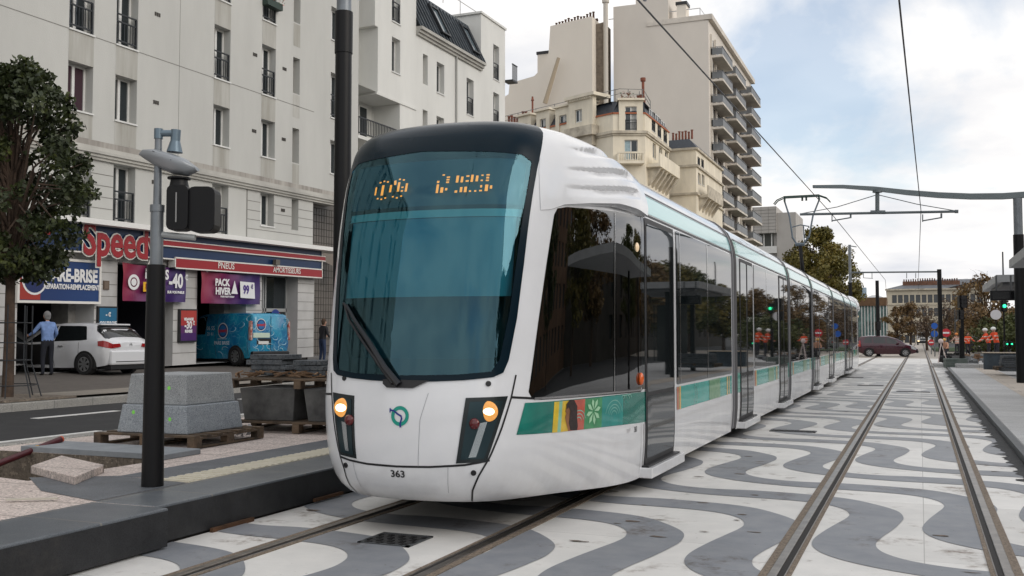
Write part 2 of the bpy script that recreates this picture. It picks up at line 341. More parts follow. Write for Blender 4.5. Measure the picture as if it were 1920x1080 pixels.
# ---------- left platform ----------
PX=-5.44
b=MB()
HOLE=[(-9.95,7.15),(-7.5,6.75),(-7.45,8.42),(-9.95,8.42)]
outer=[(PX-.02,-8),(PX-.02,74),(-10.1,74),(-10.1,-8)]
def sheet_h(name,outer,holes,z,m):
    P=[[Vector((x,y,0)) for x,y in outer]]+[[Vector((x,y,0)) for x,y in h][::-1] for h in holes]; allv=[p for l in P for p in l]
    b=MB(); b.add([(p.x,p.y,z) for p in allv],[tuple(t) for t in tessellate_polygon(P)]); return struct(name,b,m)
sheet_h('platform_paving',outer,[HOLE],.30,PINK)
b=MB(); n=4
for i in range(n): a,c=HOLE[i],HOLE[(i+1)%n]; b.quad((*a,.30),(*c,.30),(*c,-.055),(*a,-.055))
struct('platform_pit_side',b,DIRT)
sheet('platform_pit_floor',R4(-9.95,-7.4,6.7,8.5),-.05,DIRT)
b=MB(); b.box(-6.06,PX,6.10,74,.02,.305); b.box(-6.05,PX+.14,-8,6.07,.02,.308)
struct('platform_edge_slabs',b,surfmat('edge_granite',(.105,.118,.135),(.145,.16,.175),3,tile=(6,1.35,0),tilecol=(.20,.19,.17),mort=.008,speck=150,rough=.38),bevel=.012)
b=MB(); b.box(PX-.001,PX+.004,6.12,74,.02,.285); b.box(PX+.139,PX+.144,-8,6.06,.02,.288); struct('platform_edge_face',b,surfmat('edge_face_black',(.014,.015,.017),(.028,.029,.032),5,speck=140,rough=.6,stain=(.05,.045,.04),stain_amt=.5))
b=MB(); b.box(PX-.06,PX-.03,-8,74,-.02,.03); struct('platform_edge_foot',b,GROOVE)
b=MB(); b.box(-6.95,-6.425,7.3,74,.2,.304); b.add([(-6.07,6.12,.304),(-6.07,7.18,.304),(-6.95,7.3,.304),(-7.65,6.9,.304),(-6.9,6.35,.304)],[(0,1,2,3,4)])
struct('platform_dark_band',b,DARKG,fix=True)
t=thing('tactile_strip','cream ribbed tactile paving strip along the left platform edge','tactile paving',(0,0,0)); b=MB(); b.box(-6.42,-6.065,7.2,74,.2,.308)
b.build('base_plate',TACT,t); b=MB()
for k in range(210): y=7.23+k*.11; b.box(-6.41,-6.075,y,y+.055,.3,.315)
b.build('rib',TACT,t)
b=MB(); b.box(-10.36,-10.1,-8,74,-.02,.315); struct('near_kerb',b,KERB,bevel=.02)
sheet('road',R4(-16.0,-10.36,-40,74),.17,ASPH)
b=MB(); b.box(-16.22,-16.0,-40,74,0,.33); struct('far_kerb',b,KERB,bevel=.02)
b=MB(); b.quad((-16.22,-40,.32),(-16.22,74,.32),(-22.5,74,.55),(-22.5,-40,.58)); b.quad((-22.5,-40,.58),(-22.5,74,.55),(-36,74,.58),(-36,-40,.6)); struct('forecourt',b,FORE)
sheet('pavement',[(-17.6,-40),(-16.22,-40),(-16.22,74),(-17.6,74)],.376,surfmat('pavement_beige',(.25,.225,.19),(.30,.27,.23),4,tile=(.6,.6),tilecol=(.15,.13,.11)))
b=MB()
for y0,y1 in ((-3,11.7),(12.3,24),(24.6,40)): b.box(-11.62,-11.5,y0,y1,.1,.176)
for k in range(-3,14): b.box(-14.42,-14.24,10.9-.6+k*2.85-.15,10.9+k*2.85+1.2,.1,.176)
struct('road_markings',b,LINE)
# ---------- right platform ----------
sheet('right_platform_paving',R4(1.19,9.0,-8,54),.10,LTG)
b=MB(); b.box(1.18,1.29,-8,54.1,.0,.106); struct('right_platform_edge',b,DGREY,bevel=.01)
b=MB(); b.box(1.18,9,54,54.2,0,.10); struct('right_platform_end',b,KERB)
sheet('right_platform_band',[(2.35,-8),(3.1,-8),(3.1,53),(2.35,53)],.104,BEIGE)
sheet('right_road',R4(9,22,-40,77),-.03,ASPH)
sheet('right_pavement',[(1.6,54.2),(9,54.2),(9,77),(1.6,77)],.02,LTG)
# ================= TRAM =================
PL=[(0,0),(.25,.015),(.5,.06),(.68,.13),(.80,.22),(.88,.33),(.95,.47),(1.01,.68),(1.06,1.0),(1.11,1.5),(1.155,2.1),(1.19,2.7),(1.2,3.2),(1.2,3.6)]
def cr(P,n=20):
    P=[np.array(p,float) for p in P]; Q=[2*P[0]-P[1]]+P+[2*P[-1]-P[-2]]; Q[0]=np.array([-P[1][0],P[1][1]]); o=[]
    for i in range(1,len(Q)-2):
        for k in range(n):
            t=k/n;a,b,c,d=Q[i-1],Q[i],Q[i+1],Q[i+2]; o.append(.5*((2*b)+(-a+c)*t+(2*a-5*b+4*c-d)*t*t+(-a+3*b-3*c+d)*t**3))
    o.append(P[-1]);return np.array(o)
PC=cr(PL); AR=np.concatenate([[0],np.cumsum(np.hypot(*(PC[1:]-PC[:-1]).T))]); UE=float(AR[-1])
VV=[.15,.22,.35,.5,.7,.9,1.1,1.3,1.7,2.1,2.5,2.8,3.0,3.2,3.35,3.5,3.7,4.0]
ZF=[.28,.31,.41,.53,.7,.9,1.1,1.3,1.7,2.1,2.5,2.8,3.0,3.22,3.36,3.46,3.53,3.56]
ZZ=[.15,.22,.35,.5,.7,.9,1.1,1.3,1.7,2.1,2.5,2.8,3.0,3.2,3.33,3.42,3.49,3.53]
WF=[.80,.84,.89,.93,.965,.985,1,1,1,1,1,1,1,.99,.96,.86,.55,0]
WS=[.97,.98,.99,1,1,1,1,1,1,1,1,1,.98,.92,.83,.69,.42,0]
RK=[.22,.14,.06,.02,0,0,.01,.04,.09,.15,.22,.29,.36,.45,.55,.72,1.1,1.8]
# smooth the section curves so the shell has no facets
_vd=np.linspace(.15,4.0,400)
def _sm(a):
    y=np.interp(_vd,VV,a); k=np.hanning(31); k/=k.sum(); yp=np.concatenate([2*y[0]-y[15:0:-1],y,2*y[-1]-y[-2:-17:-1]]); return np.convolve(yp,k,'valid')
sZF,sZZ,sWF,sWS,sRK=map(_sm,(ZF,ZZ,WF,WS,RK)); sWF[-1]=sWS[-1]=0
def TP(u,v):
    s=1 if u>=0 else -1; a=abs(u); x=np.interp(a,AR,PC[:,0]); y=np.interp(a,AR,PC[:,1])
    if a>UE: y+=a-UE
    b=1-min(max(y/3.0,0),1); b=b*b*(3-2*b)
    g=lambda A:float(np.interp(v,_vd,A))
    z=b*g(sZF)+(1-b)*g(sZZ); w_=b*g(sWF)+(1-b)*g(sWS)
    return Vector((s*x*w_, y+g(sRK)*b, z))
def TN(u,v):
    e=.012; v=min(v,3.97); du=TP(u+e,v)-TP(u-e,v); dv=TP(u,min(4,v+e))-TP(u,v-e); n=du.cross(dv)
    return n.normalized() if n.length>1e-9 else Vector((0,0,1))
TRX,TRY=-3.87,7.02
LEN=45.2
tram=thing('tram','long white and teal low-floor tram with lit headlights coming down the left track','tram',(TRX,TRY,0))
def patch(name,polys,off,mats,parent=tram,gu=.1,gv=.1,rim=0,disp=None,smooth=True,mi=0,mb=None,flip=False):
    """polys: [(outer,[holes])] in (u,v); wraps them on the tram's shell at distance off (flip mirrors it to the rear end)"""
    if mb is None and len(polys)==2 and name!='body' and not polys[0][1]:
        r=[patch(name,[p],off,mats,parent,gu,gv,rim,disp,smooth,mi,None,flip) for p in polys]; return r[0]
    out=mb or MB()
    for outer,holes in polys:
        P=[[Vector((a,b_,0)) for a,b_ in outer]]+[[Vector((a,b_,0)) for a,b_ in h] for h in holes]; allv=[p for l in P for p in l]
        bm=bmesh.new(); vs=[bm.verts.new(p) for p in allv]
        for t in tessellate_polygon(P):
            try: bm.faces.new([vs[i] for i in t])
            except ValueError: pass
        us=[p.x for p in allv]; vv=[p.y for p in allv]
        k=math.floor(min(us)/gu)
        while k*gu<max(us):
            c=k*gu
            if abs(c)<UE+.05 or abs((k)%10)<.5: bmesh.ops.bisect_plane(bm,geom=bm.verts[:]+bm.edges[:]+bm.faces[:],plane_co=(c,0,0),plane_no=(1,0,0))
            k+=1
        k=math.floor(min(vv)/gv)
        while k*gv<max(vv):
            bmesh.ops.bisect_plane(bm,geom=bm.verts[:]+bm.edges[:]+bm.faces[:],plane_co=(0,k*gv,0),plane_no=(0,1,0)); k+=1
        bmesh.ops.remove_doubles(bm,verts=bm.verts,dist=1e-5)
        for v in bm.verts:
            u_,v_=v.co.x,v.co.y; d=off+(disp(u_,v_) if disp else 0); v.co=TP(u_,v_)+TN(u_,v_)*d; 
        bmesh.ops.recalc_face_normals(bm,faces=bm.faces)
        f0=max(bm.faces,key=lambda f:f.calc_area()); 
        if f0.normal.dot(f0.calc_center_median()-Vector((0,min(LEN-5,max(3,f0.calc_center_median().y)),1.8)))<0: bmesh.ops.reverse_faces(bm,faces=bm.faces)
        if rim:
            bd=[e for e in bm.edges if len(e.link_faces)==1]; ex=bmesh.ops.extrude_edge_only(bm,edges=bd)
            cen={}
            for v in [g for g in ex['geom'] if isinstance(g,bmesh.types.BMVert)]:
                c=v.co-Vector((0,max(3.,v.co.y),1.7)); c.normalize(); v.co-=Vector((c.x,min(0,c.y) if v.co.y<2 else 0,c.z*.3)).normalized()*rim
        if flip:
            for v in bm.verts: v.co.y=LEN-v.co.y
            bmesh.ops.reverse_faces(bm,faces=bm.faces)
        bm.verts.index_update(); out.add([v.co[:] for v in bm.verts],[tuple(v.index for v in f.verts) for f in bm.faces],mi); bm.free()
    if mb: return None
    return out.build(name,mats,parent,smooth=35 if smooth else False,fix=False)
SIDES=[1,-1]
def both(poly): return ([(poly,[])] if 1 in SIDES else [])+([([(-a,b) for a,b in poly][::-1],[])] if -1 in SIDES else [])
def eachside(fn):
    def g(*a,**k):
        global SIDES
        for s_ in (1,-1): SIDES=[s_]; fn(*a,**k)
        SIDES=[1,-1]
    return g
def rect(u0,u1,v0,v1): return [(u0,v0),(u1,v0),(u1,v1),(u0,v1)]
def rrect(u0,u1,v0,v1,r=.06):
    o=[]
    for cx,cy,a0 in ((u1-r,v0+r,-90),(u1-r,v1-r,0),(u0+r,v1-r,90),(u0+r,v0+r,180)):
        for k in range(4): a=math.radians(a0+30*k); o.append((cx+r*math.cos(a),cy+r*math.sin(a)))
    return o
def seam(pts,wd,name=None,off=.003,m=None,both_=False,mb=None):
    L=[];Rr=[]
    for i,p in enumerate(pts):
        a=Vector(pts[max(i-1,0)]);b=Vector(pts[min(i+1,len(pts)-1)]); d=(b-a).normalized(); n=Vector((-d.y,d.x))*wd/2; L.append((p[0]+n.x,p[1]+n.y)); Rr.append((p[0]-n.x,p[1]-n.y))
    return L+Rr[::-1]
ws_half=[(0,1.245),(.3,1.25),(.55,1.262),(.78,1.285),(.86,1.32),(.895,1.42),(.93,1.75),(.965,2.2),(.99,2.6),(1.02,3.0),(1.05,3.2),(1.07,3.36),(1.03,3.52),(.85,3.63),(.45,3.69),(0,3.71)]
asym=lambda P_:[(a*(1+.04*min(1,max(0,(b-1.3)/.5))),b) for a,b in P_]+[(-a*(.82 if b<3.45 else .82+.18*min(1,(b-3.45)/.2)),b) for a,b in P_[::-1][1:-1]]
ws=asym(ws_half)
SW=[(1.13,1.16),(1.17,1.115),(1.3,1.10),(3.70,1.065),(3.74,1.10),(3.745,2.80),(3.72,2.85),(2.9,2.815),(2.2,2.77),(1.6,2.73),(1.42,2.70),(1.37,2.64),(1.29,2.2),(1.21,1.7)]
U=lambda Y:UE+(Y-TRY-3.6)     # u for a world Y
J=[15.45,22.5,27.6,34.6,40.2,TRY+LEN-7.9]     # joints
GAP=.42
CWH=WHITE
GLA=glass('windscreen_glass',(.40,.70,.78),(.42,.80,.95),.055)
GLB=glass('cab_side_glass',(.16,.19,.18),.9,.12)
SILV=mat('chrome_trim',(.6,.6,.6),.2,1.)
for flip in (False,True):
    m_=thing('cab_module','x','x') ; del m_['label'],m_['category']; m_.parent=tram; m_.name='cab_module'
    uj=U(J[0]) if not flip else UE+(7.9-3.6)
    k=dict(parent=m_,flip=flip)
    patch('body',[([(-uj,.15),(uj,.15),(uj,4.0),(-uj,4.0)],[ws,SW[::-1],[(-a,b) for a,b in SW]])],0,WHITE,gv=.1,**k)
    # inside of the cab
    inner=[([(a*.99,b) for a,b in [(-1.25,1.15),(1.25,1.15),(1.25,3.75),(-1.25,3.75)]],[])]
    patch('cab_interior',inner+both(rect(1.02,3.85,1.0,2.9)),-.30,mat('cab_dark_interior',(.012,.05,.062),.7),**k)
    patch('sun_blind',[(rect(-.74,.95,1.94,2.60),[])],-.07,mat('sun_blind_cloth',(.13,.36,.40),.8),**k)
    patch('blind_bar',[(rect(-.77,.99,2.60,2.665),[])],-.055,mat('blind_bar',(.30,.62,.60),.5),**k)
    patch('dashboard',[([(-.9,1.2),(.9,1.2),(.93,1.45),(-.93,1.45)],[])],-.2,mat('dash_black',(.01,.012,.014),.6),**k)
    patch('windscreen',[(ws,[])],.006,GLA,gu=.06,gv=.06,rim=.03,**k)
    # black glazed border and visor
    bi=[(a*.945,b) for a,b in ws_half]; bi=[(a,max(b,1.29) if a<.8 else b) for a,b in bi]; bi=[(a,min(b,3.13)) for a,b in bi if b<3.2]+[(.9,3.13),(0,3.15)]
    bi=[(0,1.295),(.5,1.305),(.76,1.33),(.815,1.42),(.855,1.8),(.905,2.4),(.95,2.9),(.955,3.06),(.85,3.11),(0,3.15)]
    bi=asym(bi)
    patch('windscreen_frame',[(ws,[bi[::-1]])],.010,mat('visor_black',(.003,.012,.020),.22,spec=.14),gu=.06,gv=.06,**k)
    patch('side_window',both(SW),.004,GLB,rim=.02,**k)
    mb=MB()
    for s_ in (1,-1):
        patch('x',[(seam([(s_*2.85,1.08),(s_*2.85,2.80)],.022),[])],.009,None,mb=mb,flip=flip)
        patch('x',[(seam([(s_*1.2,1.105),(s_*3.72,1.055)],.018),[])],.009,None,mb=mb,flip=flip)
    mb.build('window_trim',SILV,m_)
    # cowl over the side window with three louvres
    CO=[(1.07,3.30),(1.09,3.0),(1.16,2.66),(1.30,2.68),(1.5,2.74),(2.0,2.80),(2.7,2.86),(3.4,2.875),(3.84,2.865),(3.93,2.95),(3.97,3.15),(3.95,3.45),(3.75,3.70),(3.2,3.80),(2.4,3.84),(1.7,3.80),(1.25,3.62),(1.10,3.46)]
    def cd_(u_,v_):
        a=abs(u_); d=.018*min(1,max(0,(a-1.1)/.5))+.085*math.sin(math.pi*min(1,max(0,(a-1.2)/3.4)))**2*(1-max(0,(v_-3.3))*1.6 if v_>3.3 else 1)
        for v0,a0 in ((2.91,1.5),(3.07,1.45),(3.26,1.45)):
            vg=v0+.085*(a-a0); t=(vg-v_)/.10; wn=max(0,min(1,(a-a0)/.9))*max(0,min(1,(3.6-a)/.12))*1
            if 0<=t<1: d-=.055*wn*(t/.22 if t<.22 else (1-t)/.78)
        return d
    patch('roof_cowl',both(CO),.004,CWH,gu=.05,gv=.012,rim=.09,disp=cd_,**k)
    # teal stripe with the art panels
    st=[(1.03,.825),(1.095,1.075),(3.90,1.03),(3.90,.714),(2.6,.765),(1.7,.80)][::-1]
    patch('teal_stripe',both(st),.003,mat('nose_stripe_teal',(.0,.22,.165),.25,coat=.5,col2=(.0,.14,.11),vs=2.5),**k)
    art=[((.78,.55,.02),1.51,1.60),((.25,.55,.38),1.60,1.66),((.75,.50,.02),1.66,1.80),((.55,.09,.05),1.80,2.13),((.03,.28,.10),2.13,2.54),((.0,.27,.24),2.54,3.10)]
    for col,a,b in art:
        g=lambda u_,top:(1.068-.016*(u_-1.1)) if top else (.806-.036*(u_-1.5))
        mb=MB(); patch('x',both([(a,g(a,0)),(b,g(b,0)),(b,g(b,1)),(a,g(a,1))]),.005,None,mb=mb,flip=flip)
        mb.build('art_panel',mat('art_%d'%int(a*100),col,.3,coat=.4,var=.2,vs=9),m_)
    # a dark haired figure in profile, a pale flower, line curls
    prof=[(1.76,.80),(1.72,.82),(1.78,.845),(1.82,.86),(1.80,.885),(1.745,.89),(1.73,.915),(1.745,.935),(1.72,.95),(1.735,.985),(1.74,1.01)]
    patch('art_figure',[([(1.80,.80),(1.745,.88),(1.725,.92),(1.74,.95),(1.72,.97),(1.74,1.02),(1.80,1.045),(1.87,1.04),(1.90,.95),(1.90,.80)],[])],.007,mat('art_face',(.30,.13,.05),.4,var=.4,vs=12),**k)
    patch('art_hair',[([(1.84,.80),(1.80,.87),(1.815,.97),(1.78,1.0),(1.735,.985),(1.73,1.03),(1.79,1.062),(1.88,1.06),(1.955,1.0),(1.965,.9),(1.99,.82),(1.98,.79)],[])],.009,mat('art_hair',(.035,.02,.018),.5,var=.5,vs=30),**k)
    mb=MB()
    for q in range(8):
        a=q*math.pi/4+.2; c=(2.33,.93); l=.125; px_=lambda r,t:(min(2.53,max(2.14,c[0]+r*1.35*math.cos(t))),max(.79,min(1.04,c[1]+r*math.sin(t))))
        patch('x',[([px_(.012,a),px_(l*.7,a-.26),px_(l,a),px_(l*.7,a+.26)],[])],.008,None,mb=mb,gu=.4,gv=.4,flip=flip)
    mb.build('art_flower',mat('art_pale_green',(.38,.66,.42),.4),m_)
    mb=MB()
    for c,rr in (((2.85,.85),(.05,.08,.11,.15)),((2.0,.86),(.04,.07,.1)),((3.2,.98),(.06,.1))):
        for r in rr:
            pts=[(c[0]+r*1.5*math.cos(t),min(1.03,c[1]+r*math.sin(t))) for t in np.linspace(.2,2.9,12)]; pts=[p for p in pts if p[0]<3.8]
            patch('x',[(seam(pts,.008),[])],.0075,None,mb=mb,gu=.5,gv=.5,flip=flip)
    mb.build('art_curls',mat('art_curl_line',(.25,.5,.42),.4),m_)
    # seams on the nose
    SE=MB(); sm=lambda pts,wd=.016:patch('x',[(seam(pts,wd),[])],.0025,None,mb=SE,gu=.1,gv=.1,flip=flip)
    sm([(-.61,.60),(-.5,.578),(-.3,.557),(0,.552),(.3,.560),(.6,.585),(.80,.625)],.02)
    for s_ in (1,-1):
        if s_<0: sm([(-a,b) for a,b in [(.76,1.30),(.715,1.13),(.675,.88),(.625,.64),(.60,.48),(.62,.33),(.65,.17)]][::-1],.016)
        else: sm([(s_*.985,1.30),(s_*.95,1.12),(s_*.88,.88),(s_*.80,.66),(s_*.72,.48),(s_*.675,.33),(s_*.66,.17)][::s_],.016)
        sm([(s_*(.95 if s_>0 else .72),1.125),(s_*1.3,1.098),(s_*3.7,1.045)][::s_],.018)
        sm([(s_*3.80,.20),(s_*3.80,.70)][::s_],.01); sm([(s_*3.70,.20),(s_*3.70,.70)][::s_],.006)
        sm([(s_*2.97,2.87),(s_*2.95,3.2)][::s_],.008)
    SE.build('panel_seam',BLK,m_)
    SE=MB()
    for s_ in (1,-1): sm([(s_*.46,.30),(s_*.46,.56)],.004)
    sm([(.20,.56),(.21,.95),(.27,1.16)],.004); SE.build('fine_seam',mat('seam_grey',(.35,.36,.38),.5),m_)
    # crease under the windscreen
    BO=MB()
    for s_ in (1,-1):
        for uu,vv_ in (((.745,1.235),(.675,.51)) if s_>0 else ((.552,1.262),(.563,.522))): 
            c=TP(s_*uu,vv_);nn=TN(s_*uu,vv_)
            if flip: c.y=LEN-c.y; nn.y*=-1
            BO.cyl(c-nn*.01,c+nn*.008,.022,n=14)
    BO.build('bumper_bolt',BLK,m_)
    # headlights
    for s_ in (1,-1):
        H=[(.575,1.125),(.915,1.135),(.772,.615),(.525,.60)] if s_>0 else [(.420,1.122),(.690,1.140),(.605,.620),(.412,.600)]; hp=[(s_*a,b) for a,b in H][::s_]
        hl=patch('headlight',[(hp,[])],.006,mat('lamp_housing',(.012,.018,.02),.25),rim=.01,**k)
        inn=[(.61,1.095),(.875,1.10),(.75,.645),(.56,.635)] if s_>0 else [(.445,1.095),(.662,1.108),(.585,.650),(.438,.632)]; ip=[(s_*a,b) for a,b in inn][::s_]
        hk=dict(parent=hl,flip=flip)
        patch('reflector_bed',[(ip,[])],.009,mat('lamp_bed',(.03,.055,.065),.2,metal=.6),**hk)
        bar_=[(.70,.93),(.755,.94),(.685,.66),(.625,.655)] if s_>0 else [(.50,.90),(.555,.91),(.525,.67),(.485,.665)]; patch('reflector_bar',[([(s_*a,b) for a,b in bar_][::s_],[])],.012,mat('lamp_chrome',(.45,.5,.52),.25,metal=.8),**hk)
        for nm,uu,vv_,r,mm in (('main_lamp',.755 if s_>0 else .548,1.02,.088,None),('red_lamp',.655 if s_>0 else .462,.925,.045,mat('red_lamp_glass',(.10,.004,.006),.12,coat=.6))):
            c=TP(s_*uu,vv_);nn=TN(s_*uu,vv_)
            if flip: c.y=LEN-c.y; nn.y*=-1
            if nm=='main_lamp':
                q=MB(); q.sphere(c-nn*.002,r,n=22,m=12,sc=(1,.35,.92)); 
                q.build('main_lamp',mat('lamp_amber_glow',(.30,.14,.04),.2,emit=(1.,.44,.10),es=.55,var=.6,vs=30) if not flip else mat('tail_lamp',(.3,.02,.02),.2),hl,smooth=True)
                if not flip:
                    q=MB(); q.sphere(c+nn*.022,r*.52,n=18,m=10,sc=(1.15,.32,.75)); q.build('filament_glow',mat('lamp_hot',(1,.9,.7),.3,emit=(1,.80,.48),es=2.6),hl,smooth=True)
            else: q=MB(); q.sphere(c+nn*.012,r,n=18,m=10,sc=(1,.6,1)); q.build(nm,mm,hl,smooth=True)
        # orange repeater and grab rail near the door
        q=MB(); c=TP(s_*3.66,1.17); c=c+Vector((s_*.015,0,0)); 
        if flip: c.y=LEN-c.y
        q.sphere(c,.06,sc=(.5,.7,1.1)); q.build('side_repeater',mat('amber_lens',(.75,.13,.02),.2,coat=.6),m_,smooth=True)
        q=MB(); c=TP(s_*3.58,2.52)
        if flip: c.y=LEN-c.y
        q.sphere(c,.05,sc=(.5,.9,1)); q.build('camera_dome',mat('lamp_cream',(.6,.48,.35),.2,emit=(1,.7,.4),es=.3),m_,smooth=True)
    # black door pillar panel
    patch('door_pillar',both(rect(3.745,3.85,1.06,2.86)),.005,DGLASS,**k)
    # wiper and its cowl
    if not flip:
        W_=MB()
        g=lambda u_,v_,o:TP(u_,v_)+TN(u_,v_)*o
        W_.tube([g(.02,1.22,.03),g(-.10,1.35,.055),g(-.26,1.55,.06),g(-.42,1.72,.055),g(-.545,1.86,.05)],[.03,.026,.02,.016,.012]); 
        W_.tube([g(-.03,1.23,.03),g(-.16,1.38,.05),g(-.33,1.56,.05),g(-.50,1.74,.045),g(-.57,1.86,.04)],[.02,.016,.014,.012,.01])
        W_.tube([g(-.60,1.88,.035),g(-.50,1.80,.03),g(-.2,1.40,.03),g(-.08,1.28,.03)],.011)
        W_.build('wiper',mat('wiper_black',(.008,.009,.012),.35),m_,smooth=True)
        patch('wiper_cowl',[([(-.13,1.225),(-.09,1.195),(.14,1.195),(.27,1.255),(-.13,1.26)],[])],.02,BLK,rim=.02,**k)
        # emblem: teal ring with a blue river line
        ring=[(.034+.079*math.cos(t),.975+.079*math.sin(t)) for t in np.linspace(0,2*math.pi,33)[:-1]]; rin=[(.034+.050*math.cos(t),.975+.050*math.sin(t)) for t in np.linspace(0,2*math.pi,33)[:-1]][::-1]
        em=patch('ring_emblem',[(ring,[rin])],.004,mat('emblem_teal',(.0,.29,.22),.35),gu=.05,gv=.05,parent=m_)
        mb=MB(); patch('x',[(seam([(-.055,1.02),(-.02,1.015),(.015,.99),(.045,.975),(.052,.955),(.04,.92),(.042,.885)],.014),[])],.007,None,mb=mb,gu=.05,gv=.05); patch('x',[(seam([(-.055,1.035),(-.055,1.0)],.01),[])],.007,None,mb=mb)
        mb.build('river_line',mat('emblem_blue',(.01,.02,.22),.4),em)
        def wraptext(txt,u0,v0,size,name,m,off=.005,sx=1,bold=.0):
            vs,fs=textmesh(txt,size,bold); q=MB(); q.add([TP(u0+v.x*sx,v0+v.y)+TN(u0+v.x*sx,v0+v.y)*off for v in vs],fs); return q.build(name,m,m_,fix=False)
        wraptext('363',.005,.477,.095,'fleet_number',BLK,bold=.002)
        wraptext('RATP',3.28,.672,.055,'operator_mark',mat('mark_grey',(.4,.38,.37),.5),sx=.8); wraptext('363',3.50,.668,.075,'fleet_number',BLK,bold=.002,sx=.8)
        # destination display: the fragments of lit dots the camera caught
        seg=[(160,280,375,11),(262,262,385,16),(378,268,352,14),(430,215,235,14),(435,240,262,14),(490,240,352,14),(546,300,310,13),(546,345,357,13),(600,262,360,13),(209,215,225,13),(265,203,212,12),(320,213,225,13),(490,195,205,13),(547,207,217,13),(208,420,430,12),(265,432,442,12),(321,420,430,12),(430,412,422,12),(490,430,440,12),(547,412,422,12),(1060,176,186,13),(1122,206,216,18),(1122,236,248,16),(1122,268,280,16),(1005,255,275,13),(1008,300,400,13),(1065,340,398,16),(1118,350,372,12),(1236,200,278,14),(1292,214,278,13),(1356,200,212,16),(1356,260,274,16),(1410,195,275,13),(1468,206,270,13),(1527,195,204,11),(1527,258,268,11),(1592,190,200,17),(1592,222,236,15),(1592,258,268,16),(1240,385,405,14),(1298,345,400,13),(1350,342,402,14),(1407,388,400,11),(1468,388,400,11),(1530,326,348,10),(1530,385,395,15),(1594,320,392,16),(1646,330,362,12)]
        q=MB()
        for x,ya,yb,wd in seg:
            pu=lambda xx:-.416+(680+xx*.1458-702)*.00492; pv=lambda yy:2.85-(310+yy*.1458-357)*.0048
            pad=4; v1,v0=pv(ya-pad),pv(yb+pad); uc=pu(x); hw=wd*.1458*.0048*1.15
            q.quad(*[TP(a,b)-TN(a,b)*.012 for a,b in ((uc-hw,v0),(uc+hw,v0),(uc+hw,v1),(uc-hw,v1))])
        q.build('destination_display',mat('led_amber',(.5,.15,.02),.5,emit=(1.,.25,.03),es=1.7),m_,fix=False)
        patch('display_panel',[(rect(-.78,.98,2.70,3.10),[])],-.05,mat('display_back',(.008,.075,.105),.5),parent=m_)
q=MB(); q.box(-.12,.12,1.75,2.1,3.5,3.63); q.build('roof_antenna',mat('antenna_grey',(.35,.36,.38),.5),tram,bevel=.02)
# ---- passenger bodies ----
TQ=mat('cantrail_turquoise',(.42,.74,.76),.15,coat=.25); STR=mat('stripe_turquoise',(.03,.42,.36),.25,coat=.5,col2=(.02,.33,.27),vs=2)
def sidebox(mb,y0,y1,x0,x1,z0,z1):
    for s_ in SIDES:
        a,b=sorted((s_*x0,s_*x1)); mb.box(a,b,y0,y1,z0,z1)
@eachside
def leaf(parent,u0,u1):
    """one glazed door leaf on each side, dark glass with a grey rubber edge"""
    d=patch('door',both(rect(u0,u1,.27,2.86)),.010,mat('door_rubber',(.03,.03,.032),.5),parent=parent)
    patch('door_glass',both(rrect(u0+.05,u1-.05,1.02,2.80,.05)),.014,DGLASS,parent=d)
    patch('lower_glass',both(rrect(u0+.05,u1-.05,.33,.98,.05)),.014,mat('lower_door_glass',(.06,.065,.068),.06,spec=.8),parent=d)
@eachside
def step(parent,u0,u1):
    q=MB(); sidebox(q,u0-UE+3.6-.10,u1-UE+3.6+.10,1.16,1.30,.145,.25); q.build('door_step',WHITE,parent,bevel=.01)
    q=MB(); sidebox(q,u0-UE+3.6-.06,u1-UE+3.6+.06,1.17,1.25,.25,.268); q.build('step_tread',BLK,parent)
@eachside
def window(parent,u0,u1,splits=(),stripe=True,art=True):
    w_=patch('window',both(rrect(u0,u1,1.04,2.86,.04)),.008,DGLASS,parent=parent)
    mb=MB()
    for s in splits: patch('x',both(rect(s-.012,s+.012,1.05,2.85)),.013,None,mb=mb)
    if splits: mb.build('mullion',SILV,w_)
    if stripe:
        s_=patch('teal_stripe',both(rect(u0,u1,.74,1.01)),.004,STR,parent=parent)
        if art:
            for c,a,b in (((.60,.17,.08),u0,u0+.09),((.75,.42,.08),u0+.12,u0+.20),((.80,.45,.10),u1-.42,u1-.34),((.70,.36,.10),u1-.25,u1-.20)):
                patch('stripe_art',both(rect(a,b,.74,1.01)),.006,mat('stripe_art_%d'%int(c[0]*100),c,.3,coat=.4),parent=s_,gu=1,gv=1)
            patch('stripe_art',both(rect((u0+u1)/2+.1,(u0+u1)/2+.9,.74,1.01)) if u1-u0>2.5 else both(rect(u0+.3,u0+.6,.74,1.01)),.006,mat('stripe_art_leaf',(.05,.25,.10),.3,coat=.4,col2=(.25,.42,.25),vs=14),parent=s_)
@eachside
def top(parent,u0,u1):
    patch('cantrail_panel',both(rect(u0,u1,2.92,3.13)),.004,TQ,parent=parent)
    mb=MB(); patch('x',both(rect(u0,u1,3.13,3.155)),.012,None,mb=mb); patch('x',both(rect(u0,u1,2.885,2.905)),.009,None,mb=mb); mb.build('gutter_line',BLK,parent)
    mb=MB(); k=u0+1.1
    while k<u1-.5:
        patch('x',both(rect(k,k+.006,3.16,3.9)),.002,None,mb=mb); patch('x',both(rect(k+.3,k+.304,.18,.72)),.002,None,mb=mb); k+=1.7
    mb.build('body_joint',MT['seam_grey'],parent)
@eachside
def ends(parent,u0,u1):
    for a,b in ((u0,u0+.25),(u1-.20,u1)):
        patch('end_band',both(rect(a,b,.72,1.03)),.005,TEAL,parent=parent); patch('end_band',both(rect(a,b,2.86,3.14)),.006,TEAL,parent=parent)
        patch('end_pillar',both(rect(a,b,1.03,2.86)),.006,DGLASS,parent=parent)
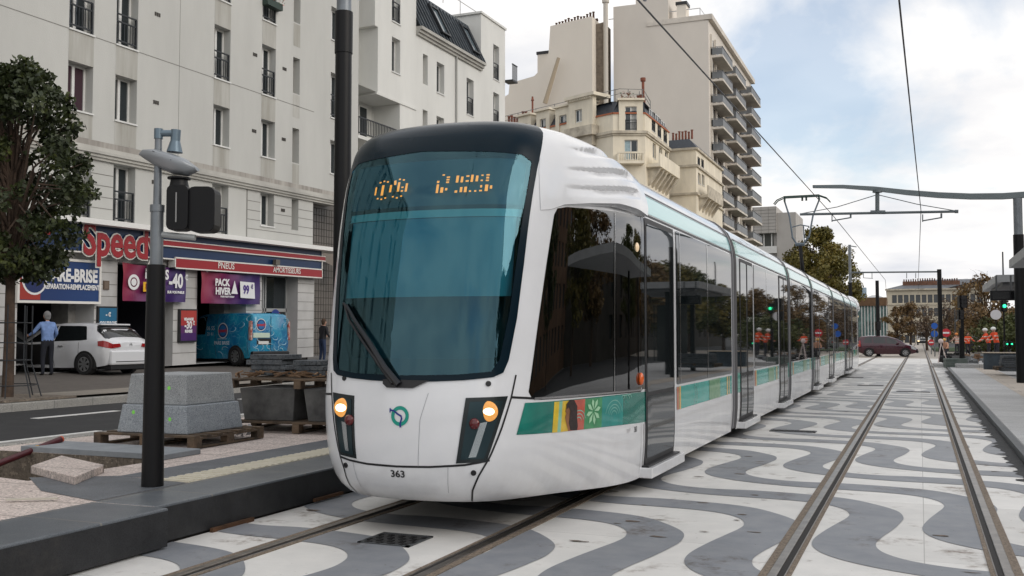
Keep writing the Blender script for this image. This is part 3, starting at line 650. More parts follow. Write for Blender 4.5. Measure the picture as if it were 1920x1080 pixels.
cabs=[o for o in tram.children if o.name.startswith('cab_module')]
c0=[o for o in cabs][0]
cu=U(J[0]); leaf(c0,3.86,5.18); step(c0,3.86,5.18); window(c0,5.32,cu-.10,(5.5,7.17,)); top(c0,3.95,cu)
def bellows(y):
    u0=U(y); mb=MB()
    q=MB(); n=7
    rings=[]
    sec=[TP(UE+1,v) for v in np.linspace(.17,4.0,26)]
    for k in range(n*2+1):
        yy=y-TRY+GAP*k/(n*2); f=1.005 if k in(0,2*n) else (.985 if k%2 else .95)
        rings.append([Vector((p.x*f,yy,.1+(p.z-.1)*(.5+.5*f+.0))) for p in sec]+[Vector((-p.x*f,yy,.1+(p.z-.1)*(.5+.5*f))) for p in sec[::-1]])
    L=len(rings[0])
    for a in range(len(rings)-1):
        o=len(q.v); q.v+=[tuple(p) for p in rings[a]+rings[a+1]]; q.f+=[(o+j,o+j+1,o+L+j+1,o+L+j) for j in range(L-1)]; q.mi+=[0]*(L-1)
    q.build('bellows',mat('bellows_grey',(.085,.085,.09),.6),tram)
    patch('bellows_lip',both(rect(u0-.005,u0+.08,.2,3.7)),.02,mat('lip_grey',(.16,.16,.17),.5),rim=.02)
js=J+[TRY+LEN-7.9]
for i in range(5):
    y0,y1=J[i]+GAP,(J[i+1]); u0,u1=U(y0),U(y1)
    m_=D.objects.new('door_module' if i%2==0 else 'window_module',None); COL.objects.link(m_); m_.parent=tram
    patch('body',[([(-u1,.15),(-u0,.15),(-u0,4.0),(-u1,4.0)],[]),([(u0,.15),(u1,.15),(u1,4.0),(u0,4.0)],[])],0,WHITE,parent=m_)
    top(m_,u0,u1); ends(m_,u0,u1)
    if i%2==0:
        a=u0+.27; 
        for k in range(2): leaf(m_,a+.68*k,a+.68*k+.66)
        step(m_,a,a+1.34); b_=u1-.20-1.34
        for k in range(2): leaf(m_,b_+.68*k,b_+.68*k+.66)
        step(m_,b_,b_+1.34); window(m_,a+1.50,b_-.16,((a+b_)/2+.6,))
    else: window(m_,u0+.27,u1-.22,((u0+u1)/2-.8,(u0+u1)/2+.8))
for y in J: bellows(y if y!=J[5] else y)
c1=cabs[1]
# rear cab module carries its own side windows
yR=TRY+LEN-7.9; uR=U(yR+GAP)
window(c1,uR+.2,uR+3.3,(uR+1.7,)); top(c1,uR,uR+4.0)
# underframe
q=MB(); q.box(-1.05,1.05,3.2,LEN-3.2,.22,.60); q.box(-.6,.6,.8,LEN-.8,.25,.6); q.build('underframe',BLK,tram)
for yy in (3.6,5.2,11.6,13.2,24,25.6,36,37.6,42,43.4):
    q=MB(); 
    for s_ in (1,-1): q.cyl((s_*.66,yy,.29),(s_*.79,yy,.29),.28,n=24)
    q.cyl((-.66,yy,.29),(.66,yy,.29),.07); q.build('wheelset',DGREY,tram)
# pantograph
pg=D.objects.new('pantograph',None); COL.objects.link(pg); pg.parent=tram; pg.location=(0,29.6,3.5)
PZ=3.15
q=MB(); q.box(-.5,.5,-.7,.9,0,.10); q.build('base_frame',DGREY,pg)
q=MB(); q.tube([(0,.75,.12),(0,-.25,1.35)],[.075,.06]); q.build('lower_arm',BLK,pg,smooth=True)
q=MB(); q.tube([(-.28,.0,PZ-1.55),(-.42,.35,PZ-.72),(-.62,.55,PZ-.10)],.03); q.tube([(.28,.0,PZ-1.55),(.40,.35,PZ-.72),(.62,.55,PZ-.10)],.03)
q.tube([(-.28,-.1,PZ-1.52),(-.12,-.2,PZ-1.78),(.12,-.2,PZ-1.78),(.28,-.1,PZ-1.52)],.035); q.tube([(-.30,.02,PZ-1.15),(0,.02,PZ-1.08),(.30,.02,PZ-1.15)],.02); q.tube([(.1,.02,PZ-1.1),(.12,0,PZ-1.7)],.02); q.cyl((-.16,-.25,PZ-1.8),(.16,-.25,PZ-1.8),.06)
q.build('upper_arm',mat('panto_blue_grey',(.12,.15,.18),.4,.4),pg,smooth=True)
q=MB()
for yy in (.38,.68): q.tube([(-.98,yy,PZ-.24),(-.86,yy,PZ-.10),(-.62,yy,PZ),(.62,yy,PZ),(.86,yy,PZ-.10),(.98,yy,PZ-.24)],.022)
q.box(-.62,.62,.34,.42,PZ-.02,PZ+.03); q.box(-.62,.62,.64,.72,PZ-.02,PZ+.03)
for xx in (-.6,.02,.16,.6): q.cyl((xx,.5,PZ-.16),(xx,.5,PZ),.035)
q.build('collector_head',mat('panto_green',(.05,.085,.075),.4,.4),pg,smooth=True)
# ================= BUILDINGS =================
class Fac:
    """a wall plane: s runs along it, z up, d outwards; SLOPE lets the long street fronts follow the street's fall"""
    def __init__(f,O,a,n,slope=0,y0=0): f.O=Vector(O);f.a=Vector(a).normalized();f.n=Vector(n).normalized();f.k=slope
    def P(f,s,z,d=0): p=f.O+f.a*s+f.n*d; return Vector((p.x,p.y,p.z+z+f.k*s))
    def inv(f,px,py):
        c=Vector((0,0,CAMZ)); r=_F+_R*((px-960)/FPX)-_U*((py-540)/FPX); t=(f.O-c).dot(f.n)/r.dot(f.n); p=c+r*t-f.O; s=p.dot(f.a); return s,p.z-f.k*s
    def box(f,mb,s0,s1,z0,z1,d0,d1,mi=0):
        v=[f.P(s,z,d) for d in (d0,d1) for s,z in ((s0,z0),(s1,z0),(s1,z1),(s0,z1))]
        return mb.add(v,[(0,3,2,1),(4,5,6,7),(0,1,5,4),(1,2,6,5),(2,3,7,6),(3,0,4,7)],mi)
    def wall(f,mb,s0,s1,z0,z1,holes,depth=.35,mi=0):
        S=sorted({s0,s1,*[h[0] for h in holes],*[h[1] for h in holes]}); Z=sorted({z0,z1,*[h[2] for h in holes],*[h[3] for h in holes]})
        S=[x for x in S if s0<=x<=s1];Z=[x for x in Z if z0<=x<=z1]
        for i in range(len(S)-1):
            for j in range(len(Z)-1):
                cs,cz=(S[i]+S[i+1])/2,(Z[j]+Z[j+1])/2
                if any(h[0]<cs<h[1] and h[2]<cz<h[3] for h in holes): continue
                mb.quad(f.P(S[i],Z[j]),f.P(S[i+1],Z[j]),f.P(S[i+1],Z[j+1]),f.P(S[i],Z[j+1]),mi)
        for a,b,c,e in holes:
            if not(s0<(a+b)/2<s1 and z0<(c+e)/2<z1): continue
            for (p,q,r,t) in (((a,c),(b,c),0,0),((b,c),(b,e),0,0),((b,e),(a,e),0,0),((a,e),(a,c),0,0)):
                mb.quad(f.P(*p),f.P(*q),f.P(*q,-depth),f.P(*p,-depth),mi)
WALL=lambda name,c,st=.10,**k: mat(name,c,.85,var=st,vs=.5,streak=.25,bump=.25,bs=30,**k)
FRAMEW=mat('white_window_frame',(.66,.66,.64),.4,var=.1,vs=5); IRON=mat('railing_black',(.015,.018,.022),.5)
WG=mat('house_window_glass',(.02,.026,.03),.05,spec=.7); CURT=mat('curtain',(.42,.42,.40),.9,var=.35,vs=7); CURB=mat('pale_blue_curtain',(.33,.45,.50),.8,var=.2,vs=6)
SHUT=mat('shutter_slats',(.36,.35,.33),.7,var=.3,vs=14)
def window_part(f,root,s0,s1,z0,z1,depth=.33,leaves=2,rail=False,curtain=None,sill=True,bars=True,frame=FRAMEW,name='window',railh=.95,full=True):
    fr=MB(); t=.07; d0,d1=-depth,-depth+.06
    f.box(fr,s0,s0+t,z0,z1,d0,d1); f.box(fr,s1-t,s1,z0,z1,d0,d1); f.box(fr,s0+t,s1-t,z1-t,z1,d0,d1); f.box(fr,s0+t,s1-t,z0,z0+t*1.2,d0,d1)
    for k in range(1,leaves): c=s0+(s1-s0)*k/leaves; f.box(fr,c-.05,c+.05,z0+t,z1-t,d0,d1+.01)
    w_=fr.build(name,frame,root)
    g=MB(); g.quad(f.P(s0,z0,d0+.02),f.P(s1,z0,d0+.02),f.P(s1,z1,d0+.02),f.P(s0,z1,d0+.02)); g.build('pane',WG,w_,fix=False)
    if curtain:
        a,b,m=curtain; g=MB(); g.quad(*[f.P(s0+(s1-s0)*u_,z,d0+.028) for u_,z in ((a,z0+t),(b,z0+t),(b,z1-t),(a,z1-t))]); g.build('curtain',m,w_,fix=False)
    if sill: q=MB(); f.box(q,s0-.02,s1+.02,z0-.05,z0,-depth+.05,.05); q.build('sill',FRAMEW if full else frame,w_)
    if rail:
        r=MB(); d=-.06 if depth>.2 else .06
        for z in (z0+.12,z0+railh*.75,z0+railh): f.box(r,s0+.01,s1-.01,z,z+.045,d-.02,d+.02)
        n=max(4,int((s1-s0)/.13))
        for k in range(n+1): c=s0+.03+(s1-s0-.06)*k/n; f.box(r,c-.011,c+.011,z0+.12,z0+railh*.77,d-.011,d+.011)
        for c in (s0+.03,s1-.03): f.box(r,c-.025,c+.025,z0+.05,z0+railh,d-.025,d+.025)
        r.build('railing',IRON,w_)
    return w_
def pots(mb,p,dirv,n,gap,h=.55,r=.11,mi=0):
    for k in range(n):
        c=Vector(p)+Vector(dirv)*gap*k; hh=h*random.uniform(.75,1.2); mb.cyl(c,c+Vector((0,0,hh)),r,r*.85,8,mi); mb.cyl(c+Vector((0,0,hh*.92)),c+Vector((0,0,hh)),r*1.25,r*1.25,8,mi)
# ---------- 1: pale flats over the garage ----------
SL=.016; RW=WALL('pale_render',(.50,.50,.475))
F1=Fac((-22.6,0,-.32),(0,1,0),(1,0,0),SL)
b1=thing('apartment_building','pale rendered apartment block over the tyre garage, with small french windows and black railings','building',(-22.6,20,0)); OB1=b1
def rel(root):
    """children are modelled in world space: undo the root's own place"""
    for o in D.objects:
        if o.parent is root: o.matrix_parent_inverse=Matrix.Translation(root.location).inverted()
Z1=[10.50,13.33,16.16,18.99]   # floor levels of the french windows
cols=[('A',21.42,22.36),('B',23.24,24.15),('C',27.80,28.68),('D',30.52,31.38)]
cyc=[(21.42,22.36),(23.24,24.15),(27.80,28.68),(30.52,31.38)]
holes=[];wins=[]
# french rows and plain rows alternate; a mullioned strip beyond the frame repeats the bay
allc=[(a,b,0) for a,b in cyc]+[(a-12.6*k,b-12.6*k,k) for k in (1,2,3) for a,b in cyc]
for a,b,k in allc:
    for z0,z1,rail in ((5.0,6.8,1),(8.15,9.56,0),(10.5,12.38,1),(13.33,15.2,1),(16.6,18.0,0),(18.99,20.8,1)):
        if abs(a-30.52)<.01 and z0==5.0: z0=5.56; rail=0
        wins.append((a,b,z0,z1,rail,k)); holes.append((a,b,z0,z1))
nar=[(32.52,32.98,z0,z1) for z0,z1 in ((5.55,6.78),(8.2,9.57),(10.95,12.38),(13.78,15.2),(16.6,18.0))]; holes+=nar
colF=[(35.22,36.1,8.15,9.54,0),(35.22,36.1,10.5,12.4,1),(35.22,36.1,13.8,15.2,0),(35.22,36.1,16.16,18.0,1)]
holes+=[h[:4] for h in colF]
w1=MB(); F1.wall(w1,-20,34.0,4.7,21.5,[h for h in holes if h[1]<34]); F1.wall(w1,34.0,37.43,7.05,21.5,[h for h in holes if h[0]>34])
F1.box(w1,-20,37.43,21.5,21.9,-10,.25); w1.quad(F1.P(37.43,7.05),F1.P(37.43,7.05,-1.2),F1.P(37.43,21.5,-1.2),F1.P(37.43,21.5)); w1.quad(F1.P(34,7.05),F1.P(37.43,7.05),F1.P(37.43,7.05,-1.6),F1.P(34,7.05,-1.6)); w1.quad(F1.P(34,4.7),F1.P(34,4.7,-1.6),F1.P(34,7.05,-1.6),F1.P(34,7.05))
w1.quad(F1.P(-20,0),F1.P(-20,0,-12),F1.P(-20,21.5,-12),F1.P(-20,21.5))
for a,b,z0,z1,rail,k in wins+[(a,b,c,e,0,0) for a,b,c,e in nar]:
    if 7.9<z0<8.25: w1.quad(F1.P(a,7.39,.006),F1.P(b,7.39,.006),F1.P(b,z0-.05,.006),F1.P(a,z0-.05,.006),1)
    elif z0>9: w1.quad(F1.P(a,z0-.95,.006),F1.P(b,z0-.95,.006),F1.P(b,z0-.05,.006),F1.P(a,z0-.05,.006),1)
w1.build('wall',[RW,mat('stained_panel',(.46,.455,.425),.9,col2=(.33,.32,.285),vs=2.6,streak=.10)],b1,fix=False)
random.seed(3)
for a,b,z0,z1,rail,k in wins:
    cu=random.choice([None,(.0,.45,CURT),(.5,1,CURT),(.0,.28,CURB),None]); 
    if (round(a,2),z0) in ((23.24,5.0),(23.24,10.5)): cu=(0,.30,CURB)
    if (round(a,2),z0)==(23.24,8.15): cu=(0,.35,mat('beige_curtain',(.33,.27,.23),.9))
    if round(a,2)==21.42 and z0==8.15: cu=(0,1,mat('plum_curtain',(.045,.02,.03),.9))
    if k>1: # beyond the frame: plain windows
        window_part(F1,b1,a,b,z0,z1,leaves=2,rail=False,sill=False)
    else: window_part(F1,b1,a,b,z0,z1,.36,2,bool(rail),cu)
for a,b,z0,z1 in nar:
    q=MB(); q.quad(F1.P(a,z0,-.35),F1.P(b,z0,-.35),F1.P(b,z1,-.35),F1.P(a,z1,-.35)); q.build('blind_window',mat('niche_render',(.42,.41,.385),.9,var=.2),b1,fix=False)
for a,b,z0,z1,r in colF: window_part(F1,b1,a,b,z0,z1,.34,2,bool(r),(0,.5,CURT))
# cornice, joint lines, rusticated first floor
q=MB(); F1.box(q,-20,37.43,7.05,7.20,0,.05); F1.box(q,-20,37.43,6.97,7.05,0,.22); F1.box(q,-20,37.43,6.88,6.97,0,.16); F1.box(q,-20,37.43,6.80,6.88,0,.10); q.build('cornice',WALL('cornice_stone',(.46,.45,.415),.3),b1)
q=MB(); F1.box(q,-20,37.43,7.20,7.38,0,.012); q.build('stained_band',mat('stained_render',(.42,.40,.365),.9,col2=(.21,.19,.17),vs=2.2,streak=.15),b1)
q=MB(); 
def line(s0,s1,z): 
    for c,e in cutspan(s0,s1,z): F1.box(q,c,e,z-.012,z+.012,0,.006)
def cutspan(s0,s1,z):
    segs=[(s0,s1)]
    for a,b,c,e in holes:
        if c-.01<z<e+.01:
            n=[]
            for p,r in segs:
                if b<=p or a>=r: n.append((p,r))
                else:
                    if a>p: n.append((p,a))
                    if b<r: n.append((b,r))
            segs=n
    return segs
line(-20,34,10.47)
for z in (5.05,5.38,5.72,6.06,6.40): line(29.72,34.0,z); line(22.36,23.24,z); line(18,21.42,z)
F1.box(q,26.05,26.062,7.4,21.5,0,.006); F1.box(q,18.55,18.562,7.4,21.5,0,.006)
q.build('wall_joint',mat('joint_grey',(.22,.215,.20),.9),b1)
q=MB(); F1.box(q,29.70,29.76,4.9,6.8,0,.01); q.build('wall_joint',MT['joint_grey'],b1)
q=MB()
for s,z in ((24.9,9.03),(24.9,11.9),(24.9,6.45),(30.0,11.85),(30.0,9.0),(31.85,11.75),(31.85,9.0),(31.85,6.25),(26.5,14.2)):
    for k in range(3): F1.box(q,s+k*.09-.03,s+k*.09+.03,z-.06,z+.06,0,.02)
q.build('wall_vent',mat('vent_dark',(.05,.045,.04),.8),b1)
# flower box on the upper french window
q=MB(); F1.box(q,30.5,31.45,13.85,14.1,-.05,.25); fb=q.build('flower_box',mat('box_green',(.02,.04,.03),.6),b1)
q=MB()
for _ in range(160):
    c=F1.P(random.uniform(30.5,31.6),random.uniform(14.05,14.45),random.uniform(0,.3)); e=[Vector((random.uniform(-1,1),random.uniform(-1,1),random.uniform(-1,1))).normalized()*.06 for _ in range(2)]; q.add([c,c+e[0],c+e[1]],[(0,1,2)],random.choice([0,0,0,1]))
q.build('flowers',[mat('leaf_green',(.05,.09,.02),.6),mat('petal_red',(.45,.03,.03),.6)],fb,fix=False)
# garage front: pillars, openings, dark interior
PIL=mat('painted_ashlar',(.50,.495,.485),.7,var=.14,vs=1.4); TILE=mat('brown_tiles',(.15,.135,.12),.4,var=.2,vs=2)
openings=[(19.86,22.58,.9),(23.48,25.95,.9),(27.10,29.76,.9),(30.69,33.0,.9)]
q=MB(); F1.wall(q,-20,34.13,.55,4.75,[(a,b,.55,3.80) for a,b,_ in openings],.75); q.quad(F1.P(34.13,.55),F1.P(34.13,.55,-1.5),F1.P(34.13,4.7,-1.5),F1.P(34.13,4.7)); q.build('garage_wall',PIL,b1,fix=False)
q=MB()
for a,b in ((18.6,19.86),(22.58,23.48),(25.95,27.10),(29.76,30.69),(33.0,34.13)):
    for k in range(9): z=.95+k*.36; F1.box(q,a,b,z-.012,z+.012,0,.005)
    if a>20:
        for k in range(9): z=.95+k*.36; F1.box(q,b-.003,b+.003,z-.012,z+.012,-.7,.0) if False else None
q.build('wall_joint',MT['joint_grey'],b1)
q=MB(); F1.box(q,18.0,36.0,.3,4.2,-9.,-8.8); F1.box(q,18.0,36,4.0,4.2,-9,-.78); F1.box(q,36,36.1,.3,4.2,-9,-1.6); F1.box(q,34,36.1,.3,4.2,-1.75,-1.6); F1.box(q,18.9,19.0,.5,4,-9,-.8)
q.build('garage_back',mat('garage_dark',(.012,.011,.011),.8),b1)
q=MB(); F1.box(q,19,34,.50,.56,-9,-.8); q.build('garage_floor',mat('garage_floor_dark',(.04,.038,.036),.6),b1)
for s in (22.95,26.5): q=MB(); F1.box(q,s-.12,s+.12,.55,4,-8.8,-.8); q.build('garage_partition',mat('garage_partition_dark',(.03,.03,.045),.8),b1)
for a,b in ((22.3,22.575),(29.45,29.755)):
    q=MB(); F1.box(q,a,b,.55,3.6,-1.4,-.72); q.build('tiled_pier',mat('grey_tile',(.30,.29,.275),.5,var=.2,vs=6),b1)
# glazed shop door in the fourth opening
q=MB()
for s in (30.72,31.45,31.60,32.95): F1.box(q,s,s+.07,.6,3.75,-.6,-.52)
F1.box(q,30.72,33,2.35,2.48,-.6,-.52); F1.box(q,30.72,31.5,1.5,1.56,-.6,-.52); F1.box(q,30.72,33,3.70,3.8,-.6,-.52)
sd=q.build('shop_door',mat('door_alu',(.33,.34,.34),.4),b1)
q=MB(); q.quad(F1.P(30.7,.6,-.57),F1.P(33,.6,-.57),F1.P(33,3.8,-.57),F1.P(30.7,3.8,-.57)); q.build('pane',WG,sd,fix=False)
# brown tiled recess under the overhang at the far end
q=MB(); q.quad(F1.P(34.1,.5,-1.55),F1.P(39.3,.5,-1.55),F1.P(39.3,7.12,-1.55),F1.P(34.1,7.12,-1.55)); q.build('tiled_wall',TILE,b1,fix=False)
q=MB()
for k in range(22): z=.6+k*.3; F1.box(q,34.13,39.3,z-.012,z+.012,-1.55,-1.54)
for k in range(26): s=34.2+k*.2; F1.box(q,s-.008,s+.008,.5,6.9,-1.55,-1.541)
q.build('tile_joint',mat('tile_joint',(.05,.045,.04),.9),b1)
q=MB(); q.add([F1.P(34.15,5.35,-1.5),F1.P(37.4,3.9,-.2),F1.P(37.4,5.0,-.2),F1.P(37.4,5.3,-1.5)],[(0,1,2),(0,2,3)]); q.build('stair_soffit',mat('soffit_brown',(.22,.19,.165),.8),b1)
# ---- garage sign: canopy, board, letters
sg=thing('shop_sign','long navy and red garage fascia under a white canopy edge, with big red shop letters','sign',(-22.3,26,4.4))
NAVY=mat('sign_navy',(.006,.026,.085),.35,var=.1); SRED=mat('sign_red',(.30,.010,.016),.35); SWH=mat('sign_white',(.72,.70,.66),.4); 
q=MB(); F1.box(q,18.6,35.55,4.80,4.955,-.2,.75); q.build('canopy_edge',mat('canopy_white',(.75,.745,.72),.5),sg)
q=MB(); F1.box(q,18.6,34.14,4.02,4.80,.02,.32); q.build('navy_board',NAVY,sg)
q=MB(); F1.box(q,25.0,34.32,4.42,4.57,.32,.40); q.build('red_stripe',SRED,sg)
q=MB(); F1.box(q,25.0,34.34,4.57,4.60,.32,.405); F1.box(q,25.0,34.34,4.385,4.42,.32,.405); q.build('stripe_edge',SWH,sg)
q=MB(); F1.box(q,25.62,34.14,3.74,4.03,.10,.36); q.build('red_board',SRED,sg)
q=MB(); F1.box(q,25.58,34.17,4.03,4.075,.1,.37); F1.box(q,25.58,34.17,3.70,3.74,.1,.37); F1.box(q,34.14,34.18,3.70,4.8,.02,.37); F1.box(q,25.58,25.62,3.7,4.05,.1,.37); F1.box(q,18.6,25.58,3.98,4.02,.02,.34);q.build('board_edge',SWH,sg)
q=MB(); F1.box(q,19.3,20.6,4.40,4.50,.32,.35); q.build('red_dash',SRED,sg)
def ftext(mb,F,txt,s,z,d,size,bold=0,sx=1,thick=0):
    vs,fs=textmesh(txt,size,bold); mb.add([F.P(s+v.x*sx,z+v.y,d) for v in vs],fs)
q=MB(); ftext(q,F1,'PNEUS',28.15,3.90,.372,.30,.004,1.0); ftext(q,F1,'AMORTISSEURS',31.75,3.90,.372,.28,.004,.92); q.build('board_text',SWH,sg,fix=False)
for txt_,m_,bo,d_ in (('Speedy',SWH,.078,.37),('Speedy',SRED,.036,.40)):
    q=MB(); ftext(q,F1,txt_,23.28,4.36,d_,1.36,bo,.80); q.build('shop_letters',m_,sg,fix=False)
q=MB(); F1.box(q,30.85,31.1,4.08,4.28,.36,.5); q.build('spot_lamp',mat('lamp_bronze',(.12,.11,.09),.5),sg)
# ---- banners and posters
def banner(name,lab,cat,s0,s1,z0,z1,d,cols,sag=.08,frame=None):
    """a hanging cloth with folds; cols: colour per corner side blended by a procedural gradient along its width"""
    t=thing(name,lab,cat,F1.P((s0+s1)/2,z0,d)); n,m=28,10; q=MB()
    def pt(a,b): 
        s=s0+(s1-s0)*a; z=z0+(z1-z0)*b
        z-= sag*math.sin(math.pi*a)*(b) ; s+= .04*math.sin(b*3)*(1 if a>.5 else -1)*(sag>0)
        return F1.P(s,z,d+(.05*math.sin(a*9+b*4)+.03*math.sin(a*23-b*6))*(1 if sag else 0))
    for i in range(n+1):
        for j in range(m+1): q.v.append(tuple(pt(i/n,j/m)))
    q.f=[(i*(m+1)+j,(i+1)*(m+1)+j,(i+1)*(m+1)+j+1,i*(m+1)+j+1) for i in range(n) for j in range(m)]; q.mi=[0]*len(q.f)
    mt=D.materials.new(name+'_print'); mt.use_nodes=True; tt=mt.node_tree; bb=tt.nodes['Principled BSDF']; bb.inputs['Roughness'].default_value=.45
    tcn=N(tt,'ShaderNodeTexCoord'); sp=N(tt,'ShaderNodeSeparateXYZ'); tt.links.new(tcn.outputs['Object'],sp.inputs[0])
    mr=N(tt,'ShaderNodeMapRange'); mr.inputs[1].default_value=s0; mr.inputs[2].default_value=s1
    sm_=M(tt,'MULTIPLY_ADD',sp.outputs[2],-.5*(1 if sag else 0),sp.outputs[1]); tt.links.new(sm_,mr.inputs[0]); mr.inputs[1].default_value=s0-(2. if sag else 0); mr.inputs[2].default_value=s1-(1.2 if sag else 0)
    r=N(tt,'ShaderNodeValToRGB'); r.color_ramp.elements[0].color=cols[0]+(1,); r.color_ramp.elements[1].color=cols[-1]+(1,)
    for k,c in enumerate(cols[1:-1]): e=r.color_ramp.elements.new((k+1)/(len(cols)-1)); e.color=c+(1,)
    tt.links.new(mr.outputs[0],r.inputs[0]); tt.links.new(r.outputs[0],bb.inputs['Base Color'])
    q.build('cloth',mt,t,smooth=True,fix=False)
    if frame:
        q=MB(); e=.07; F1.box(q,s0-e,s1+e,z0-e,z0,d-.05,d+.03); F1.box(q,s0-e,s1+e,z1,z1+e,d-.05,d+.03); F1.box(q,s0-e,s0,z0,z1,d-.05,d+.03); F1.box(q,s1,s1+e,z0,z1,d-.05,d+.03); F1.box(q,s0,s1,z0,z1,d-.05,d-.02); q.build('frame',frame,t)
    return t
PR=mat('print_white',(.74,.74,.74),.5)
def ptext(t,items,d,m=PR,name='print'):
    q=MB()
    for txt,s,z,size,bold,sx in items: ftext(q,F1,txt,s,z,d,size,bold,sx)
    q.build(name,m,t,fix=False)
def shape(t,polys,d,m,name='print_shape'):
    q=MB()
    for poly in polys:
        P=[F1.P(s,z,d) for s,z in poly]; q.add(P,[tuple(x) for x in tessellate_polygon([P])])
    q.build(name,m,t,fix=False)
disc=lambda s,z,r,n=24:[(s+r*math.cos(2*math.pi*k/n),z+r*math.sin(2*math.pi*k/n)) for k in range(n)]
def ring(t,s,z,r,wd,d,m):
    n=28; q=MB(); 
    for k in range(n):
        a,b_=2*math.pi*k/n,2*math.pi*(k+1)/n; q.quad(*[F1.P(s+rr*math.cos(t_),z+rr*math.sin(t_),d) for rr,t_ in ((r,a),(r,b_),(r-wd,b_),(r-wd,a))])
    q.build('print_ring',m,t,fix=False)
t=banner('shop_banner','framed blue windscreen repair banner with a red corner, over the first garage bay','banner',19.80,22.62,2.58,3.72,.12,[(.010,.03,.12),(.008,.035,.14),(.010,.045,.16)],0,SWH)
shape(t,[[(19.82,2.60),(20.5,2.60),(20.5,2.9),(20.1,3.15),(19.82,3.2)]],.13,mat('print_red',(.33,.03,.02),.5)); shape(t,[disc(20.30,3.15,.42)],.134,PR); shape(t,[disc(20.30,3.15,.36)],.138,mat('print_navy',(.008,.02,.10),.5))
ptext(t,[('PARE-BRISE',21.62,3.30,.50,.022,.74),('REPARATION-REMPLACEMENT',21.62,2.98,.20,.008,.74)],.142)
MG,VI,PU=(.30,.015,.03),(.15,.012,.08),(.035,.010,.11)
t=banner('shop_banner','red to violet tyre offer banner with minus 40, hung over the second garage bay','banner',23.5,26.30,2.62,3.80,.20,[MG,VI,PU,PU])
ptext(t,[('PNEUS',24.85,3.47,.42,.016,.85),('-40',26.0-.28,3.28,.62,.022,.8),('€',26.22,3.42,.24,.01,.9),('SUR VOS PNEUS',25.72,2.93,.11,.006,1.)],.30); ring(t,23.85,3.20,.24,.09,.30,PR); shape(t,[disc(23.85,3.2,.11)],.30,PR)
shape(t,[[(24.25,2.92),(25.0,2.92),(25.0,3.22),(24.25,3.22)]],.30,mat('print_yellow',(.75,.42,.01),.5)); ptext(t,[('PIRELLI',24.62,3.07,.24,.01,.75)],.31,mat('print_dark_red',(.25,.01,.01),.5))
t=banner('shop_banner','red to violet winter pack banner with 99, hung over the van bay','banner',27.05,30.28,2.60,3.72,.22,[MG,VI,PU,PU])
ptext(t,[('PACK',28.02,3.32,.33,.014,.9),('HIVER',28.06,3.02,.33,.014,.9),('*',27.2,3.65,.3,.02,1),('POUR TOUT ACHAT',28.3,2.84,.08,.004,1.)],.32); shape(t,[[(28.5,2.95),(28.86,2.95),(28.68,3.42)]],.32,PR)
shape(t,[[(29.02,2.82),(29.85,2.80),(29.80,3.38),(28.98,3.40)]],.32,PR); ptext(t,[('99',29.32,3.10,.42,.018,.8),('€',29.66,3.22,.2,.01,.9)],.33,mat('print_violet',(.06,.02,.2),.5))
def poster(lab,s0,s1,z0,z1,d,cols,items,m=PR):
    t=thing('poster_case',lab,'poster',F1.P((s0+s1)/2,z0,d)); q=MB(); F1.box(q,s0,s1,z0,z1,0,d); q.build('frame',BLK,t)
    q=MB(); n=8
    for k in range(n):
        a=z0+.05+(z1-z0-.10)*k/n; b_=z0+.05+(z1-z0-.10)*(k+1)/n; 
        q.quad(F1.P(s0+.05,a,d+.005),F1.P(s1-.05,a,d+.005),F1.P(s1-.05,b_,d+.005),F1.P(s0+.05,b_,d+.005),min(len(cols)-1,int(k*len(cols)/n)))
    q.build('sheet',[mat('poster_%d_%d_%d'%tuple(int(x*999) for x in c),c,.4,var=.1) for c in cols],t,fix=False); ptext(t,items,d+.012,m); return t
poster('blue timing belt poster case between the first two garage bays',22.66,23.44,1.35,2.45,.08,[(.01,.10,.20),(.012,.13,.25)],[('COURROIE',23.05,1.93,.17,.008,.8),('DISTRIBUTION',23.05,1.76,.11,.006,.8),('- €',23.05,2.2,.16,.01,1),('vidange',23.05,1.55,.12,.006,.9)])
poster('red and violet minus 30 offer poster case on the pillar left of the blue van',26.16,27.02,1.30,2.40,.10,[(.06,.015,.12),(.10,.02,.12),(.38,.03,.03),(.40,.04,.03)],[('-30',26.56,1.86,.34,.014,.8),('€',26.83,1.93,.16,.01,.8),('REMISE',26.58,1.66,.13,.008,.9),('VIDANGE',26.58,2.06,.12,.008,.9)])
t=thing('wall_plaque','small brown plaque on the pillar right of the blue banner','plaque',F1.P(23,3,0)); q=MB(); F1.box(q,22.9,23.12,2.95,3.22,0,.04); q.build('plate',mat('plaque_brown',(.12,.085,.06),.5),t); q=MB(); F1.box(q,22.93,23.09,2.98,3.19,.04,.045); q.build('inset',mat('plaque_inset',(.16,.12,.09),.5),t)
t=thing('window_poster','round red and blue sticker poster inside the glazed shop door','poster',F1.P(32.2,2,-.5)); shape(t,[disc(32.25,2.15,.30)],-.50,mat('sticker_blue',(.02,.05,.25),.4),'disc'); shape(t,[[(31.95,2.25),(32.55,2.3),(32.55,1.9),(32.2,2.1)]],-.495,mat('sticker_red',(.5,.03,.03),.4),'red_part')
rel_list=[b1,sg]
